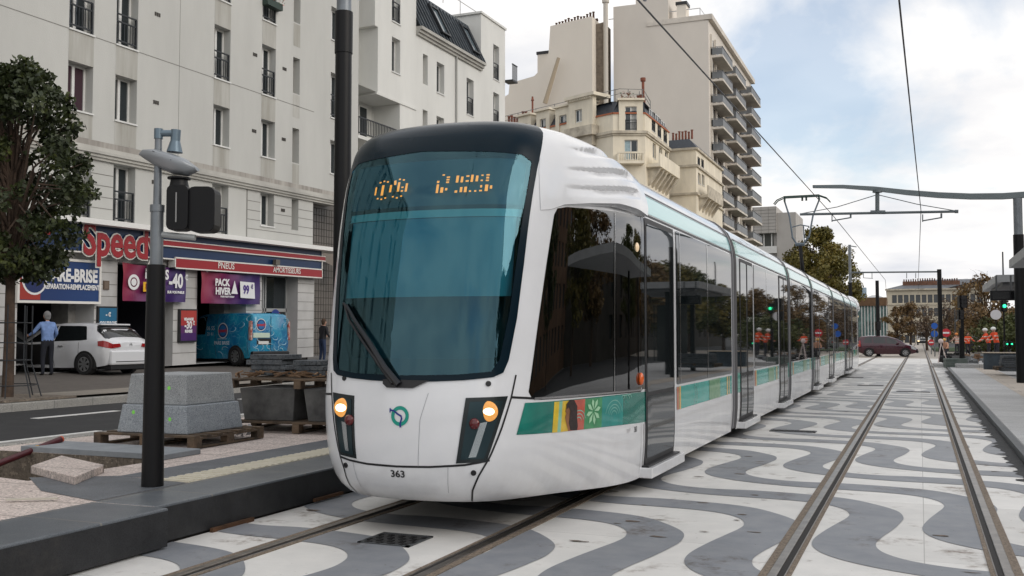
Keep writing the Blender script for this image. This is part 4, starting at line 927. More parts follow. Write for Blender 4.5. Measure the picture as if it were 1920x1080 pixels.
# ---------- 2: second pale block with mansard ----------
def prj(p):
    v=Vector(p)-Vector((0,0,CAMZ)); d=v.dot(_F); return 960+FPX*v.dot(_R)/d,540-FPX*v.dot(_U)/d
RW2=WALL('pale_render_bright',(.66,.66,.63))
b2=thing('apartment_building','pale rendered block with a zinc mansard and skylights, beyond the garage building','building',(-22.6,46,0))
W2=[(40.38,41.21,16.04,18.0,1),(40.40,41.21,13.65,15.29,0),(43.54,44.07,13.75,15.26,2),(43.54,44.07,10.95,12.46,2),(45.07,45.95,13.66,15.23,0),(45.07,45.95,10.85,12.43,0),(48.7,49.62,13.23,15.23,1),(48.7,49.62,10.4,12.4,1),(52.36,53.23,16.0,18.03,1),(52.36,53.23,13.25,15.22,1),(52.36,53.23,10.4,12.4,1),(52.36,53.23,7.6,9.6,1),(48.7,49.62,7.6,9.6,1),(45.07,45.95,8.05,9.6,0)]
h2=[x[:4] for x in W2]
q=MB(); F1.wall(q,39.1,41.2,12.36,19.2,h2); F1.wall(q,41.2,54.13,0,16.0,h2); F1.wall(q,41.2,42.8,16.0,19.2,[]); F1.wall(q,50.6,54.13,16.0,19.3,h2)
q.quad(F1.P(39.1,12.36),F1.P(39.1,12.36,-1.5),F1.P(39.1,19.2,-1.5),F1.P(39.1,19.2)); q.quad(F1.P(37.4,12.36,0),F1.P(41.2,12.36),F1.P(41.2,12.36,-1.6),F1.P(37.4,12.36,-1.6))
q.quad(F1.P(37.4,7.12,-1.5),F1.P(41.2,7.12,-1.5),F1.P(41.2,12.4,-1.5),F1.P(37.4,12.4,-1.5)); q.quad(F1.P(37.4,12.4,-1.5),F1.P(39.1,12.4,-1.5),F1.P(39.1,21.5,-1.5),F1.P(37.4,21.5,-1.5)); q.quad(F1.P(41.2,0),F1.P(41.2,0,-1.5),F1.P(41.2,12.36,-1.5),F1.P(41.2,12.36))
q.quad(F1.P(50.6,16),F1.P(50.6,16,-6),F1.P(50.6,19.3,-6),F1.P(50.6,19.3)); q.quad(F1.P(54.13,0),F1.P(54.13,0,-10),F1.P(54.13,19.3,-10),F1.P(54.13,19.3)); q.quad(F1.P(42.8,16),F1.P(42.8,16,-6),F1.P(42.8,19.2,-6),F1.P(42.8,19.2))
F1.box(q,50.5,54.2,19.3,19.42,-10,.08); F1.box(q,38.9,42.9,19.2,19.5,-8,.1); F1.box(q,38.82,39.1,15.37,19.2,-1.5,.0); F1.box(q,38.95,42.8,12.25,12.36,-1.5,.05)
q.build('wall',RW2,b2,fix=False)
random.seed(5)
for a,b,z0,z1,r in W2:
    if r==2: q=MB(); q.quad(F1.P(a,z0,-.35),F1.P(b,z0,-.35),F1.P(b,z1,-.35),F1.P(a,z1,-.35)); q.build('blind_window',MT['niche_render'],b2,fix=False)
    else: window_part(F1,b2,a,b,z0,z1,.34,2,bool(r),random.choice([None,(0,.45,CURT)]))
FB=Fac((-24.1,0,-.32),(0,1,0),(1,0,0),SL)
for a in (38.3,39.55,40.8,42.0): window_part(FB,b2,a+.35,a+1.15,9.9,12.1,.0,1,False,None,sill=False)
q=MB()
for z in (10.25,10.95): F1.box(q,37.6,41.15,z,z+.05,-.1,-.05)
for k in range(26): F1.box(q,37.6+k*.142,37.63+k*.142,10.25,10.95,-.09,-.06)
q.build('railing',IRON,b2); q=MB(); F1.box(q,37.45,41.2,10.0,10.15,-1.5,0); q.build('balcony_slab',RW2,b2)
q=MB(); F1.box(q,42.8,50.6,16.0,16.13,0,.12); F1.box(q,42.8,50.6,16.13,16.27,0,.22); F1.box(q,42.8,50.6,16.27,16.42,0,.34); q.build('cornice',MT['cornice_stone'],b2)
ZINC=mat('zinc_roof',(.085,.10,.115),.45,.3,var=.3,vs=3)
q=MB(); q.add([F1.P(42.8,16.42,.25),F1.P(50.6,16.42,.25),F1.P(50.6,18.6,-.85),F1.P(42.8,18.6,-.85)],[(0,1,2,3)]); F1.box(q,42.8,50.6,18.55,18.7,-6,-.8)
for k in range(20):
    s=42.95+k*.40; q.add([F1.P(s,16.42,.25),F1.P(s+.05,16.42,.25),F1.P(s+.05,18.6,-.85),F1.P(s,18.6,-.85),F1.P(s,16.47,.32),F1.P(s+.05,16.47,.32),F1.P(s+.05,18.65,-.78),F1.P(s,18.65,-.78)],[(4,5,6,7),(0,3,7,4),(1,5,6,2),(0,4,5,1)])
q.build('mansard_roof',ZINC,b2,fix=False)
for s in (45.2,49.0):
    g=lambda ss,z,o:F1.P(ss,z,.25-(z-16.42)*.505+o)
    q=MB(); 
    for a,b,c,e in ((s,s+1.0,16.75,16.85),(s,s+1.0,18.25,18.35),(s,s+.1,16.85,18.25),(s+.9,s+1.0,16.85,18.25)): q.add([g(a,c,.05),g(b,c,.05),g(b,e,.05),g(a,e,.05),g(a,c,.22),g(b,c,.22),g(b,e,.22),g(a,e,.22)],[(4,5,6,7),(0,1,5,4),(1,2,6,5),(2,3,7,6),(3,0,4,7)])
    w_=q.build('skylight',IRON,b2); q=MB(); q.quad(g(s+.1,16.85,.12),g(s+.9,16.85,.12),g(s+.9,18.25,.12),g(s+.1,18.25,.12)); q.build('pane',mat('skylight_glass',(.10,.13,.15),.05,spec=.8),w_,fix=False)
q=MB(); q.cyl(F1.P(47.28,0,.08),F1.P(47.28,16.1,.08),.05,n=8); q.build('downpipe',mat('pipe_zinc',(.35,.35,.33),.5),b2)
q=MB()
for s in (46,48.2,50.4,52.6): q.cyl(F1.P(s,19.35,-1.2),F1.P(s,20.15,-1.2),.025,n=6)
q.tube([F1.P(44,20.0,-1.2),F1.P(54,20.15,-1.2)],.025); q.tube([F1.P(54,20.15,-1.2),F1.P(54,20.15,-5)],.025); q.build('roof_railing',mat('rail_galv',(.45,.46,.47),.4),b2)
q=MB(); F1.box(q,54.13,54.9,16.2,16.3,-.1,.5); 
for k in range(6): F1.box(q,54.15+k*.14,54.18+k*.14,16.2,17.2,.45,.48)
F1.box(q,54.13,54.9,17.2,17.25,.43,.5); q.build('corner_balcony',IRON,b2)
# ---------- 3: ornate corner building ----------
STN=mat('cream_stone',(.76,.69,.555),.85,var=.16,vs=.8,streak=.4); STD=mat('stone_moulding',(.62,.56,.45),.85,col2=(.33,.29,.23),vs=1.1); SLT=mat('slate',(.035,.042,.055),.45,var=.3,vs=4); TER=mat('terracotta',(.22,.065,.035),.7,var=.3,vs=6); REDL=mat('brick_line',(.40,.13,.06),.8)
b3=thing('apartment_building','ornate cream stone corner building with slate mansard, dormers and corner balconies','building',(-23,87,0))
PA=Vector((-22.6,86.9,0)); PB=PA+Vector((-.925,-.379,0))*2.9; ld=Vector((-.906,.423,0)); ZB=19.8
FC=Fac(PB,(.925,.379,0),(.379,-.925,0)); FR=Fac(PA,(0,1,0),(1,0,0)); FL=Fac(PB,-ld,(-.423,-.906,0))   # left face: s runs negative away from the corner
ZS=FC.inv(1183,248)[1]; Zr=FC.inv(1183,212)[1]; Zt=FC.inv(1183,187)[1]; Zb=FC.inv(1183,302)[1]
def pxw(f,root,x0,y0,x1,y1,**k):
    a=f.inv(x0,y1);b=f.inv(x1,y1);c=f.inv((x0+x1)/2,y0); s0,s1=sorted((a[0],b[0])); z0=(a[1]+b[1])/2; return (s0,s1,z0,c[1])
wc=[pxw(FC,b3,1172,200,1194,245),pxw(FC,b3,1171,262,1196,299)]
q=MB(); FC.wall(q,0,2.9,0,Zr,[wc[1],(wc[0][0],wc[0][1],wc[0][2],Zr)]); 
wr=[pxw(FR,b3,x,y0,x+7,y1) for x,y0,y1 in ((1222,206,247),(1233,216,258),(1244,228,268))]; wr2=[pxw(FR,b3,x,y0,x+6,y1) for x,y0,y1 in ((1224,269,297),(1236,277,305),(1247,284,311))]
FR.wall(q,0,9.2,0,Zr,[(a,b,c,min(d,Zr)) for a,b,c,d in wr]+wr2)
wl=[pxw(FL,b3,1085,207,1098,231)]; zl=Zr-.5
FL.wall(q,-26,0,0,Zr,[]); q.build('wall',STN,b3,fix=False)
for f_,wd in ((FC,wc[1]),*[(FR,x) for x in wr2]): window_part(f_,b3,*wd,.25,2,False,(0,.45,CURB),sill=True)
for wd in [(a,b,c,d) for a,b,c,d in wr]: window_part(FR,b3,*wd,.25,2,True,None)
# string course and cornices
q=MB()
for f_,s0,s1 in ((FC,-.1,3.0),(FR,0,9.2),(FL,-26,.1)):
    f_.box(q,s0,s1,ZS-.12,ZS+.12,0,.25); f_.box(q,s0,s1,ZS-.3,ZS-.12,0,.12)
q.build('string_course',STD,b3)
q=MB()
for f_,s0,s1 in ((FC,0,2.9),(FR,0,9.2),(FL,-26,0)): f_.box(q,s0,s1,Zr-.08,Zr+.05,0,.10)
q.build('brick_line',REDL,b3)
# slate mansard skirts
q=MB()
def skirt(f_,s0,s1,z0,z1,d0=.08,d1=-.75): q.add([f_.P(s0,z0,d0),f_.P(s1,z0,d0),f_.P(s1,z1,d1),f_.P(s0,z1,d1)],[(0,1,2,3)])
skirt(FC,0,2.9,Zr,Zt);skirt(FR,0,9.2,Zr,Zt);skirt(FL,-26,0,Zr,Zt)
q.add([FC.P(0,Zt,-.7),FC.P(2.9,Zt,-.7),FR.P(9.2,Zt,-.7),FL.P(-26,Zt,-.7)],[(0,1,2,3)]); q.build('mansard_roof',SLT,b3,fix=False)
# central dormer over the chamfered corner
def dormer(f_,w_,zt,pad=.42,rail=False,d=.12):
    s0,s1,z0,z1=w_; q=MB(); f_.box(q,s0-pad,s0,z0-.1,zt,-1.,d); f_.box(q,s1,s1+pad,z0-.1,zt,-1.,d); f_.box(q,s0,s1,z1,zt,-1.,d); f_.box(q,s0-pad-.15,s1+pad+.15,zt,zt+.18,-1.2,d+.25); q.build('dormer',STN,b3)
    window_part(f_,b3,s0,s1,z0,z1,.1,2,rail,(.55,1,CURT),sill=False)
dormer(FC,wc[0],Zt-.1,.55,True)
for x0,y0,x1,y1 in ((980,232,990,250),(1014,223,1025,246),(1050,216,1064,243),(1085,207,1098,231)):
    w_=pxw(FL,b3,x0,y0,x1,y1); dormer(FL,(w_[0],w_[1],w_[2],w_[3]),w_[3]+.75,.5)
# corner pavilion on the left face
a=FL.inv(1073,200)[0];c=FL.inv(1118,200)[0]; s0,s1=sorted((a,c))
zc=FL.inv(1095,186)[1]; w_=pxw(FL,b3,1085,207,1098,231)
q=MB(); FL.box(q,s0,w_[0],ZS,zc,0,.5); FL.box(q,w_[1],s1,ZS,zc,0,.5); FL.box(q,w_[0],w_[1],w_[3],zc,0,.5); FL.box(q,w_[0],w_[1],ZS,w_[2],0,.5); FL.box(q,s0-.3,s1+.4,zc,zc+.3,-1.5,.8)
for k in range(14): s=s0+(s1-s0)*k/14; FL.box(q,s,s+.12,zc-.2,zc,.5,.7)
q.build('pavilion',STN,b3); q=MB(); FL.box(q,s0-.2,s1+.3,ZS+.0,ZS+.9,.0,.95); FL.box(q,s0,s1,ZS-.9,ZS,.0,.6); q.build('ornate_balcony',STD,b3)
window_part(FL,b3,w_[0],w_[1],w_[2]+.05,w_[3],-.3,2,False,(.4,1,CURT),sill=False)
# balustrade balcony at the corner, corbelled balcony on the street face
q=MB(); FC.box(q,.3,2.7,Zb-.35,Zb-.1,0,.9); FC.box(q,.3,2.7,Zb+.55,Zb+.7,.75,.92)
for k in range(11): q.cyl(FC.P(.42+k*.21,Zb-.1,.83),FC.P(.42+k*.21,Zb+.56,.83),.055,n=6)
FC.box(q,.3,.42,Zb-.1,Zb+.6,0,.9); FC.box(q,2.58,2.7,Zb-.1,Zb+.6,0,.9); q.build('balustrade',STN,b3)
q=MB(); a=FR.inv(1216,310)[0]; FR.box(q,.3,8.2,Zb-.5,Zb-.2,0,1.3); FR.box(q,.3,8.2,Zb-.2,Zb+.7,1.15,1.3); q.build('street_balcony',STN,b3)
q=MB()
for k in range(6):
    s=.8+k*1.35; q.prism([FR.P(s,Zb-.5,0),FR.P(s,Zb-.5,1.2),FR.P(s,Zb-1.0,.9),FR.P(s,Zb-1.9,.25),FR.P(s,Zb-2.1,0)],FR.a*.45)
q.build('corbel',STD,b3)
# roof clutter
q=MB()
for f_,L in ((FL,[(-.5-2.6*k) for k in range(8)]),(FC,[.2,1.5,2.8]),(FR,[1.5,3.5,5.5])):
    for s in L: q.cyl(f_.P(s,Zt,-.9),f_.P(s,Zt+1.2,-.9),.035,n=5)
q.tube([FL.P(-19,Zt+1.15,-.9),FL.P(0,Zt+1.15,-.9),FC.P(2.9,Zt+1.15,-.9),FR.P(5.5,Zt+1.15,-.9)],.03,5); q.tube([FL.P(-19,Zt+.7,-.9),FL.P(0,Zt+.7,-.9),FC.P(2.9,Zt+.7,-.9),FR.P(5.5,Zt+.7,-.9)],.025,5); q.build('roof_railing',mat('rail_dull',(.16,.16,.155),.6),b3)
q=MB(); pots(q,FL.P(-15.5,Zt+.35,-1.5),(.906,-.423,0),7,.42,.9,.14); pots(q,FL.P(-5.2,Zt+.3,-1.4),(.906,-.423,0),5,.45,.75,.13); q.cyl(FL.P(-11.8,Zt,-1.3),FL.P(-11.8,Zt+2.6,-1.3),.1,n=8); q.cyl(FL.P(-11.8,Zt+2.2,-1.3),FL.P(-11.8,Zt+2.6,-1.3),.17,.05,8); q.cyl(FC.P(2.9,Zt,-1.2),FC.P(2.9,Zt+2.2,-1.2),.13,n=8);q.cyl(FC.P(2.9,Zt+2.0,-1.2),FC.P(2.9,Zt+2.3,-1.2),.25,n=8); pots(q,FR.P(1.5,Zt+.2,-1.),(0,1,0),3,1.0,.8,.16)
q.build('chimney_pots',TER,b3); q=MB(); FL.box(q,-15.9,-12.6,Zt-.3,Zt+.35,-1.9,-1.2); FL.box(q,-5.5,-3.0,Zt-.3,Zt+.3,-1.9,-1.2); q.build('chimney_stack',STN,b3)
q=MB()
for _ in range(70):
    c=FC.P(random.uniform(.7,2.0),Zt+random.uniform(.2,.75),random.uniform(-.5,-.1)); e=[Vector((random.uniform(-1,1),random.uniform(-1,1),random.uniform(-1,1)))*.16 for _ in range(2)]; q.add([c,c+e[0],c+e[1]],[(0,1,2)],random.choice([0,1]))
q.build('roof_plants',[MT['leaf_green'],mat('pot_rust',(.25,.06,.03),.7)],b3,fix=False)
# ---------- 3b: narrow neighbour ----------
b3b=thing('apartment_building','narrow cream building with a blank party wall, squeezed against the tall balconied block','building',(-21.5,98,0))
YG=97.2; FG=Fac((-22.6,YG,0),(1,0,0),(0,-1,0)); xr=at(1305,300,Y=YG).x; FS=Fac((xr,YG,0),(0,1,0),(1,0,0))
zt=FG.inv(1280,280)[1]; zs=FG.inv(1280,312)[1]; zk=FG.inv(1280,364)[1]; W=xr+22.6
wn=[pxw(FS,b3b,x,y0,x+5,y1) for x,y0,y1 in ((1308,295,311),(1315,299,315),(1309,325,345),(1316,328,348))]
q=MB(); FG.wall(q,-6,W,0,zt,[]); FS.wall(q,0,14,0,zt,wn); q.build('wall',STN,b3b,fix=False)
for k,w_ in enumerate(wn): window_part(FS,b3b,*w_,.25,2,k<2,None)
q=MB()
for z in (zs,zk,zt): FG.box(q,-2,W+.15,z-.12,z+.1,0,.2); FS.box(q,0,14,z-.12,z+.1,0,.2)
q.build('string_course',STD,b3b)
zz_=FG.inv(1280,259)[1]; q=MB(); q.add([FG.P(-2,zt+.1,.1),FG.P(W+.1,zt+.1,.1),FG.P(W-.8,zz_,-.7),FG.P(-2,zz_,-.7),FS.P(14,zt+.1,.1),FS.P(14,zz_,-.8)],[(0,1,2,3),(1,4,5,2)]); q.add([FG.P(-2,zz_,-.7),FG.P(W-.8,zz_,-.7),FS.P(14,zz_,-.8),FG.P(-2,zz_,-14)],[(0,1,2,3)]); q.build('mansard_roof',SLT,b3b,fix=False)
q=MB(); pots(q,FG.P(-.1,zz_+.1,-1.2),(1,0,0),7,.32,.8,.11); q.build('chimney_pots',TER,b3b)
q=MB(); FS.box(q,1,9,zk-.3,zk,0,1.0); FS.box(q,1,9,zk,zk+.9,.88,1.0); 
for k in range(5): s=1.2+k*1.6; q.prism([FS.P(s,zk-.3,0),FS.P(s,zk-.3,.9),FS.P(s,zk-1.6,0)],FS.a*.4)
q.build('street_balcony',STD,b3b)
# ---------- 4: tall concrete block with balconies ----------
b4=thing('apartment_building','tall plain concrete apartment block with stacked grey balconies and a huge blank gable','building',(-21.3,113,0))
GAB=mat('gable_render',(.68,.63,.565),.9,var=.08,vs=.15,streak=.5,bump=.15,bs=4); GAB2=mat('gable_render_pale',(.76,.70,.615),.9,var=.07,vs=.12,streak=.5); CB=mat('balcony_concrete',(.66,.61,.54),.85,var=.2,vs=.8); CP=mat('balcony_panel',(.16,.17,.18),.5,var=.3,vs=.7); BR=mat('party_brick',(.22,.18,.14),.9,var=.4,vs=2)
YT=113.; FT=Fac((0,YT,0),(1,0,0),(0,-1,0))
G=lambda pts:[(lambda r:FT.P(r[0],r[1]))(FT.inv(*p)) for p in pts]
xe=FT.inv(1328,100)[0]; z0=0
q=MB()
base=lambda x:FT.P(x,0)
ztop=FT.inv(1300,38)[1]
poly=G([(1150,13),(1192,8),(1192,-34),(1253,-34),(1253,38),(1328,38)]); xl=FT.inv(1150,100)[0]
q.prism([FT.P(xl,0)]+poly+[FT.P(xe,0)],(0,9,0)); q.prism([FT.P(xe-7,0),FT.P(xe-7,ztop),FT.P(xe,ztop),FT.P(xe,0)],(0,31,0),T=Matrix.Translation((0,.5,0)))
b4w=q.build('wall',GAB,b4)
q=MB(); P_=G([(1122,42),(1045,60),(1042,108),(1032,135),(1015,152),(970,165),(968,185),(960,190)]); q.prism([FT.P(FT.inv(1122,100)[0],0)]+P_+[FT.P(FT.inv(960,100)[0],0)],(0,6,0),T=Matrix.Translation((0,-2.5,0))); q.build('party_wall',GAB2,b4)
q=MB(); P_=G([(1122,50),(1136,46)]); q.prism([FT.P(FT.inv(1122,100)[0],0),P_[0],P_[1],FT.P(FT.inv(1136,100)[0],0)],(0,3,0),T=Matrix.Translation((0,-1.,0))); q.build('brick_strip',BR,b4)
q=MB(); a=FT.inv(1140,0)[0]; q.cyl((a,YT-1,0),(a,YT-1,FT.inv(1140,10)[1]),.28,n=12); q.cyl((a,YT-1,FT.inv(1140,10)[1]),(a,YT-1,FT.inv(1140,-3)[1]),.42,n=12); q.build('flue_pipe',mat('flue_cream',(.55,.51,.45),.6),b4)
q=MB(); P1,P2=G([(1065,122),(1040,205)]); q.tube([P1-Vector((0,3.4,0)),P2-Vector((0,3.4,0))],[.22,.3]); q.build('slanting_flue',mat('flue_tan',(.40,.33,.24),.8),b4)
q=MB(); P1=G([(1046,56)])[0]; P2=G([(1121,37)])[0]; q.cyl(P1,P2,.2,n=6); d_=(P2-P1); pots(q,P1+Vector((0,-.5,.1)),d_.normalized(),13,d_.length/13,.7,.14); q.build('chimney_pots',mat('pot_dark',(.09,.05,.035),.8),b4)
def stack(x0,x1,y0,y1,dy=0,name='chimney_stack'):
    a,b=G([(x0,y1),(x1,y0)]); q=MB(); q.box(a.x,b.x,YT+dy,YT+dy+1.6,a.z,b.z); s_=q.build(name,GAB2,b4); q=MB(); q.box(a.x-.12,b.x+.12,YT+dy-.1,YT+dy+1.7,b.z,b.z+.35); q.build('cap',BLK,s_)
stack(997,1019,92,164,2); stack(1268,1285,6,42,.3)
zb=[FT.inv(1335,y)[1] for y in (93,)]; fh=2.78
def ypx(x): # world Y on the street plane at a photo column
    return at(x,300,X=xe).y
rows=[ztop-4.1-fh*k for k in range(12)]
FW=Fac((xe,0,0),(0,1,0),(1,0,0)); Y0,Y1=YT+.5,YT+31.5
bays=[(Y0+.4,Y0+7.2),(Y0+9.4,Y0+17.2),(Y0+20.2,Y0+28.4)]
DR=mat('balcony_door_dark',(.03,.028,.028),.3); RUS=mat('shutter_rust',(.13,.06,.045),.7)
q=MB(); FW.box(q,Y0-.6,Y1+.5,ztop-.1,ztop+.5,-7.2,.5); q.build('roof_slab',CB,b4)
n_b=0
for i,(a,b) in enumerate(bays):
    for k,z in enumerate(rows):
        if z<3: continue
        w0=1.45+(.25 if i==2 else 0)
        if i and k==0: pass
        q=MB(); FW.box(q,a,b,z-.24,z,0,w0+.04); bal=q.build('balcony',CB,b4); q=MB(); FW.box(q,a,b,z,z+2.5,.005,.03); q.build('loggia_shade_panel',mat('loggia_shade',(.10,.075,.06),.8,var=.4,vs=.4),bal)  # dark flat panel: recess shade behind the balcony put into its colour
        q=MB(); FW.box(q,a+.02,b-.02,z+.08,z+.86,w0-.06,w0-.01); FW.box(q,a,a+.05,z+.08,z+.86,.1,w0-.06); FW.box(q,a,b,z+.93,z+.99,w0-.09,w0+.02); FW.box(q,a,a+.06,z+.93,z+.99,.0,w0); q.build('parapet',CP,bal)
        q=MB(); 
        for c in (a+.5,a+3.6): FW.box(q,c,c+1.6,z,z+2.25,.035,.07)
        pl_=MB(); [FW.box(pl_,c,c+.5,z,z+2.55,.035,.25) for c in (a,a+2.5,b-.5)]; pl_.build('pier',CB,b4)
        q.build('balcony_door',random.choice([DR,DR,RUS,mat('door_glass_far',(.05,.06,.07),.1)]),b4)
    for k,z in enumerate(rows):
        if z<3: continue
        if i<2: window_part(FW,b4,b+.6,b+1.5,z+.7,z+2.1,-.04,1,False,None,sill=False,frame=mat('far_window_dark',(.07,.07,.07),.5))
q=MB(); 
for c in range(5): q.cyl((xe-1-3*c*.8,Y0,ztop+.5),(xe-1-3*c*.8,Y0,ztop+1.5),.05,n=5)
q.tube([(xe-12,Y0,ztop+1.5),(xe-1,Y0,ztop+1.5),(xe-1,Y0+6,ztop+1.5)],.05,5); q.build('roof_railing',mat('rail_galv',(.45,.46,.47),.4),b4)
for yy in (Y0+12,Y0+25): q=MB(); q.box(xe-3.2,xe-1.5,yy,yy+1.8,ztop,ztop+2.6); s_=q.build('chimney_stack',GAB2,b4); q=MB(); q.box(xe-3.3,xe-1.4,yy-.1,yy+1.9,ztop+2.6,ztop+3.0); q.build('cap',BLK,s_)
# ---------- 5: grey panelled block ----------
def pbox(X0,X1,Y0,Y1,Z0,Z1): b=MB(); b.box(X0,X1,Y0,Y1,Z0,Z1); return b
b5=thing('office_building','low grey panelled concrete block with a glazed top floor behind the tram pantograph','building',(-26,175,0))
YB=175; FO=Fac((0,YB,0),(1,0,0),(0,-1,0)); a,zt5=FO.inv(1405,389); c,_=FO.inv(1455,389); e,_=FO.inv(1498,389)
PN=mat('concrete_panel',(.42,.40,.375),.8,var=.1,vs=.3); zw=FO.inv(1430,437)[1]; zw2=FO.inv(1430,462)[1]
q=MB(); q.box(a-8,c,YB,YB+9,zw,zt5); q.box(a-8,c,YB+1,YB+9,0,zw); q.box(c,c+3.2,YB+.5,YB+12,0,zt5-1.1); q.build('wall',PN,b5)
q=MB()
for k in range(8): z=zw+(zt5-zw)*k/8; q.box(a-8,c+.01,YB-.03,YB,z-.05,z+.02)
for k in range(10): x=c-(c-a+8)*k/10; q.box(x-.05,x,YB-.03,YB,zw,zt5)
q.build('panel_joint',mat('joint_dark',(.25,.24,.22),.9),b5)
q=MB(); q.box(a-7,c-.6,YB+.9,YB+1,zw2,zw-.1); w_=q.build('window_band',mat('band_glass',(.06,.065,.06),.1),b5)
q=MB()
for k in range(9): x=a-7+(c-a+6)*k/8; q.box(x,x+.2,YB+.8,YB+.9,zw2,zw)
q.box(a-8,c,YB,YB+.3,zw2-1.2,zw2); q.build('mullion',FRAMEW,b5)
# ---------- 6: distant tan street front ----------
b6=thing('apartment_building','long tan stone building with a grey roof and rows of brick chimneys closing the view','building',(20,246,0))
YD=246.; FD=Fac((0,YD,0),(1,0,0),(0,-1,0)); x0,zt6=FD.inv(1662,545); x1,_=FD.inv(1850,545)
TANS=mat('tan_stone',(.56,.50,.39),.9,var=.15,vs=.25); GR=mat('grey_roof',(.14,.15,.165),.6,var=.2,vs=.5); BRK=mat('brick_chimney',(.17,.085,.055),.9,var=.4,vs=1.2)
hs=[];fl=3.05
nW=15
for k in range(nW):
    s=x0+1.2+k*(x1-x0-2)/nW
    for j in range(6):
        z=zt6-2.9-j*fl
        if z>0: hs.append((s,s+1.0,z,z+1.85))
q=MB(); FD.wall(q,x0,x1,0,zt6,hs,.3); q.quad(FD.P(x0,0),FD.P(x0,0,-12),FD.P(x0,zt6,-12),FD.P(x0,zt6)); q.build('wall',TANS,b6,fix=False)
for h in hs:
    q=MB(); q.quad(FD.P(h[0],h[2],-.25),FD.P(h[1],h[2],-.25),FD.P(h[1],h[3],-.25),FD.P(h[0],h[3],-.25)); q.build('window',mat('far_pane',(.06,.065,.07),.1),b6,fix=False)
q=MB(); FD.box(q,x0-.3,x1,zt6,zt6+.35,-.2,.5); FD.box(q,x0,x1,4.6,4.9,0,.2); FD.box(q,x0,x1,zt6-3.35,zt6-3.2,0,.15); q.build('cornice',MT['stone_moulding'],b6)
q=MB(); q.prism([FD.P(x0-.4,zt6+.3,.5),FD.P(x0+8,zt6+2.6,-5),FD.P(x0+8,zt6+.3,-11)],(x1-x0-8,0,0)); q.build('roof',GR,b6)
for a_,b_ in ((1692,1732),(1732,1757),(1765,1800)):
    s0=FD.inv(a_,520)[0]; s1=FD.inv(b_,520)[0]; q=MB(); zc_=FD.inv(1700,527)[1]-.6; FD.box(q,s0,s1,zt6+.5,zc_+ .6,-3,-1.6); s_=q.build('chimney_stack',BRK,b6); q=MB(); pots(q,FD.P(s0+.3,zc_+.6,-2.3),(1,0,0),int((s1-s0)/.5),.5,.6,.15); q.build('chimney_pots',mat('far_pots',(.13,.06,.04),.9,var=.4,vs=2),s_)
# ---------- far glass towers, low shopfronts ----------
t=thing('office_tower','pale blue glass tower pair far away on the skyline beyond the catenary mast','tower',(-40,900,0)); YH=900
GT=mat('hazy_glass_blue',(.36,.46,.54),.4,var=.1,vs=.02)
for x0_,x1_,yt in ((1601,1613,529),(1613,1624,538)):
    p=at(x0_,yt,Y=YH);r=at(x1_,yt,Y=YH); q=MB(); q.box(p.x,r.x-.5,YH+(x0_-1601),YH+20,0,p.z); s_=q.build('shaft',GT,t); q=MB()
    for k in range(10): z=p.z*(.35+.065*k); q.box(p.x-.05,r.x-.45,YH+(x0_-1601)-.2,YH+(x0_-1601)-.05,z,z+1.2)
    q.build('floor_line',mat('hazy_floor',(.42,.50,.57),.5),s_)
t=thing('pavilion','low brown fronted pavilion with a greenish glass wall just right of the tram rear','building',(-12,200,0)); YV=200
p=at(1615,558,Y=YV);r=at(1662,573,Y=YV); q=MB(); q.box(p.x-6,r.x,YV,YV+8,r.z,p.z); q.build('brown_fascia',mat('fascia_brown',(.16,.09,.045),.8,var=.3,vs=1),t)
q=MB(); q.box(p.x-6,r.x,YV+.5,YV+8,0,r.z); q.build('glass_wall',mat('green_glass_far',(.16,.26,.25),.15,var=.5,vs=.8),t)
q=MB()
for k in range(9): x=p.x+(r.x-p.x)*k/8; q.box(x-.08,x+.08,YV+.3,YV+.5,0,r.z)
q.build('mullion',FRAMEW,t)
t=thing('far_roofscape','pale low houses with white roofs far beyond the tram, left of the tan building','building',(-30,420,0)); YV=420
for k,(a_,b_,y_) in enumerate(((1585,1612,566),(1608,1640,560),(1636,1668,563),(1625,1655,553))):
    p=at(a_,y_,Y=YV+k*9);r=at(b_,y_,Y=YV+k*9); q=MB(); q.box(p.x,r.x,YV+k*9,YV+k*9+8,0,p.z-1.2); h_=q.build('house_wall',mat('far_house_pale',(.50,.49,.47),.9,var=.2,vs=.2),t); q=MB(); q.prism([(p.x-.5,YV+k*9-.5,p.z-1.2),(r.x+.5,YV+k*9-.5,p.z-1.2),(r.x-2,YV+k*9+4,p.z),(p.x+2,YV+k*9+4,p.z)],(0,.6,.0)); q.build('roof',mat('far_roof_grey',(.45,.46,.47),.8),h_)
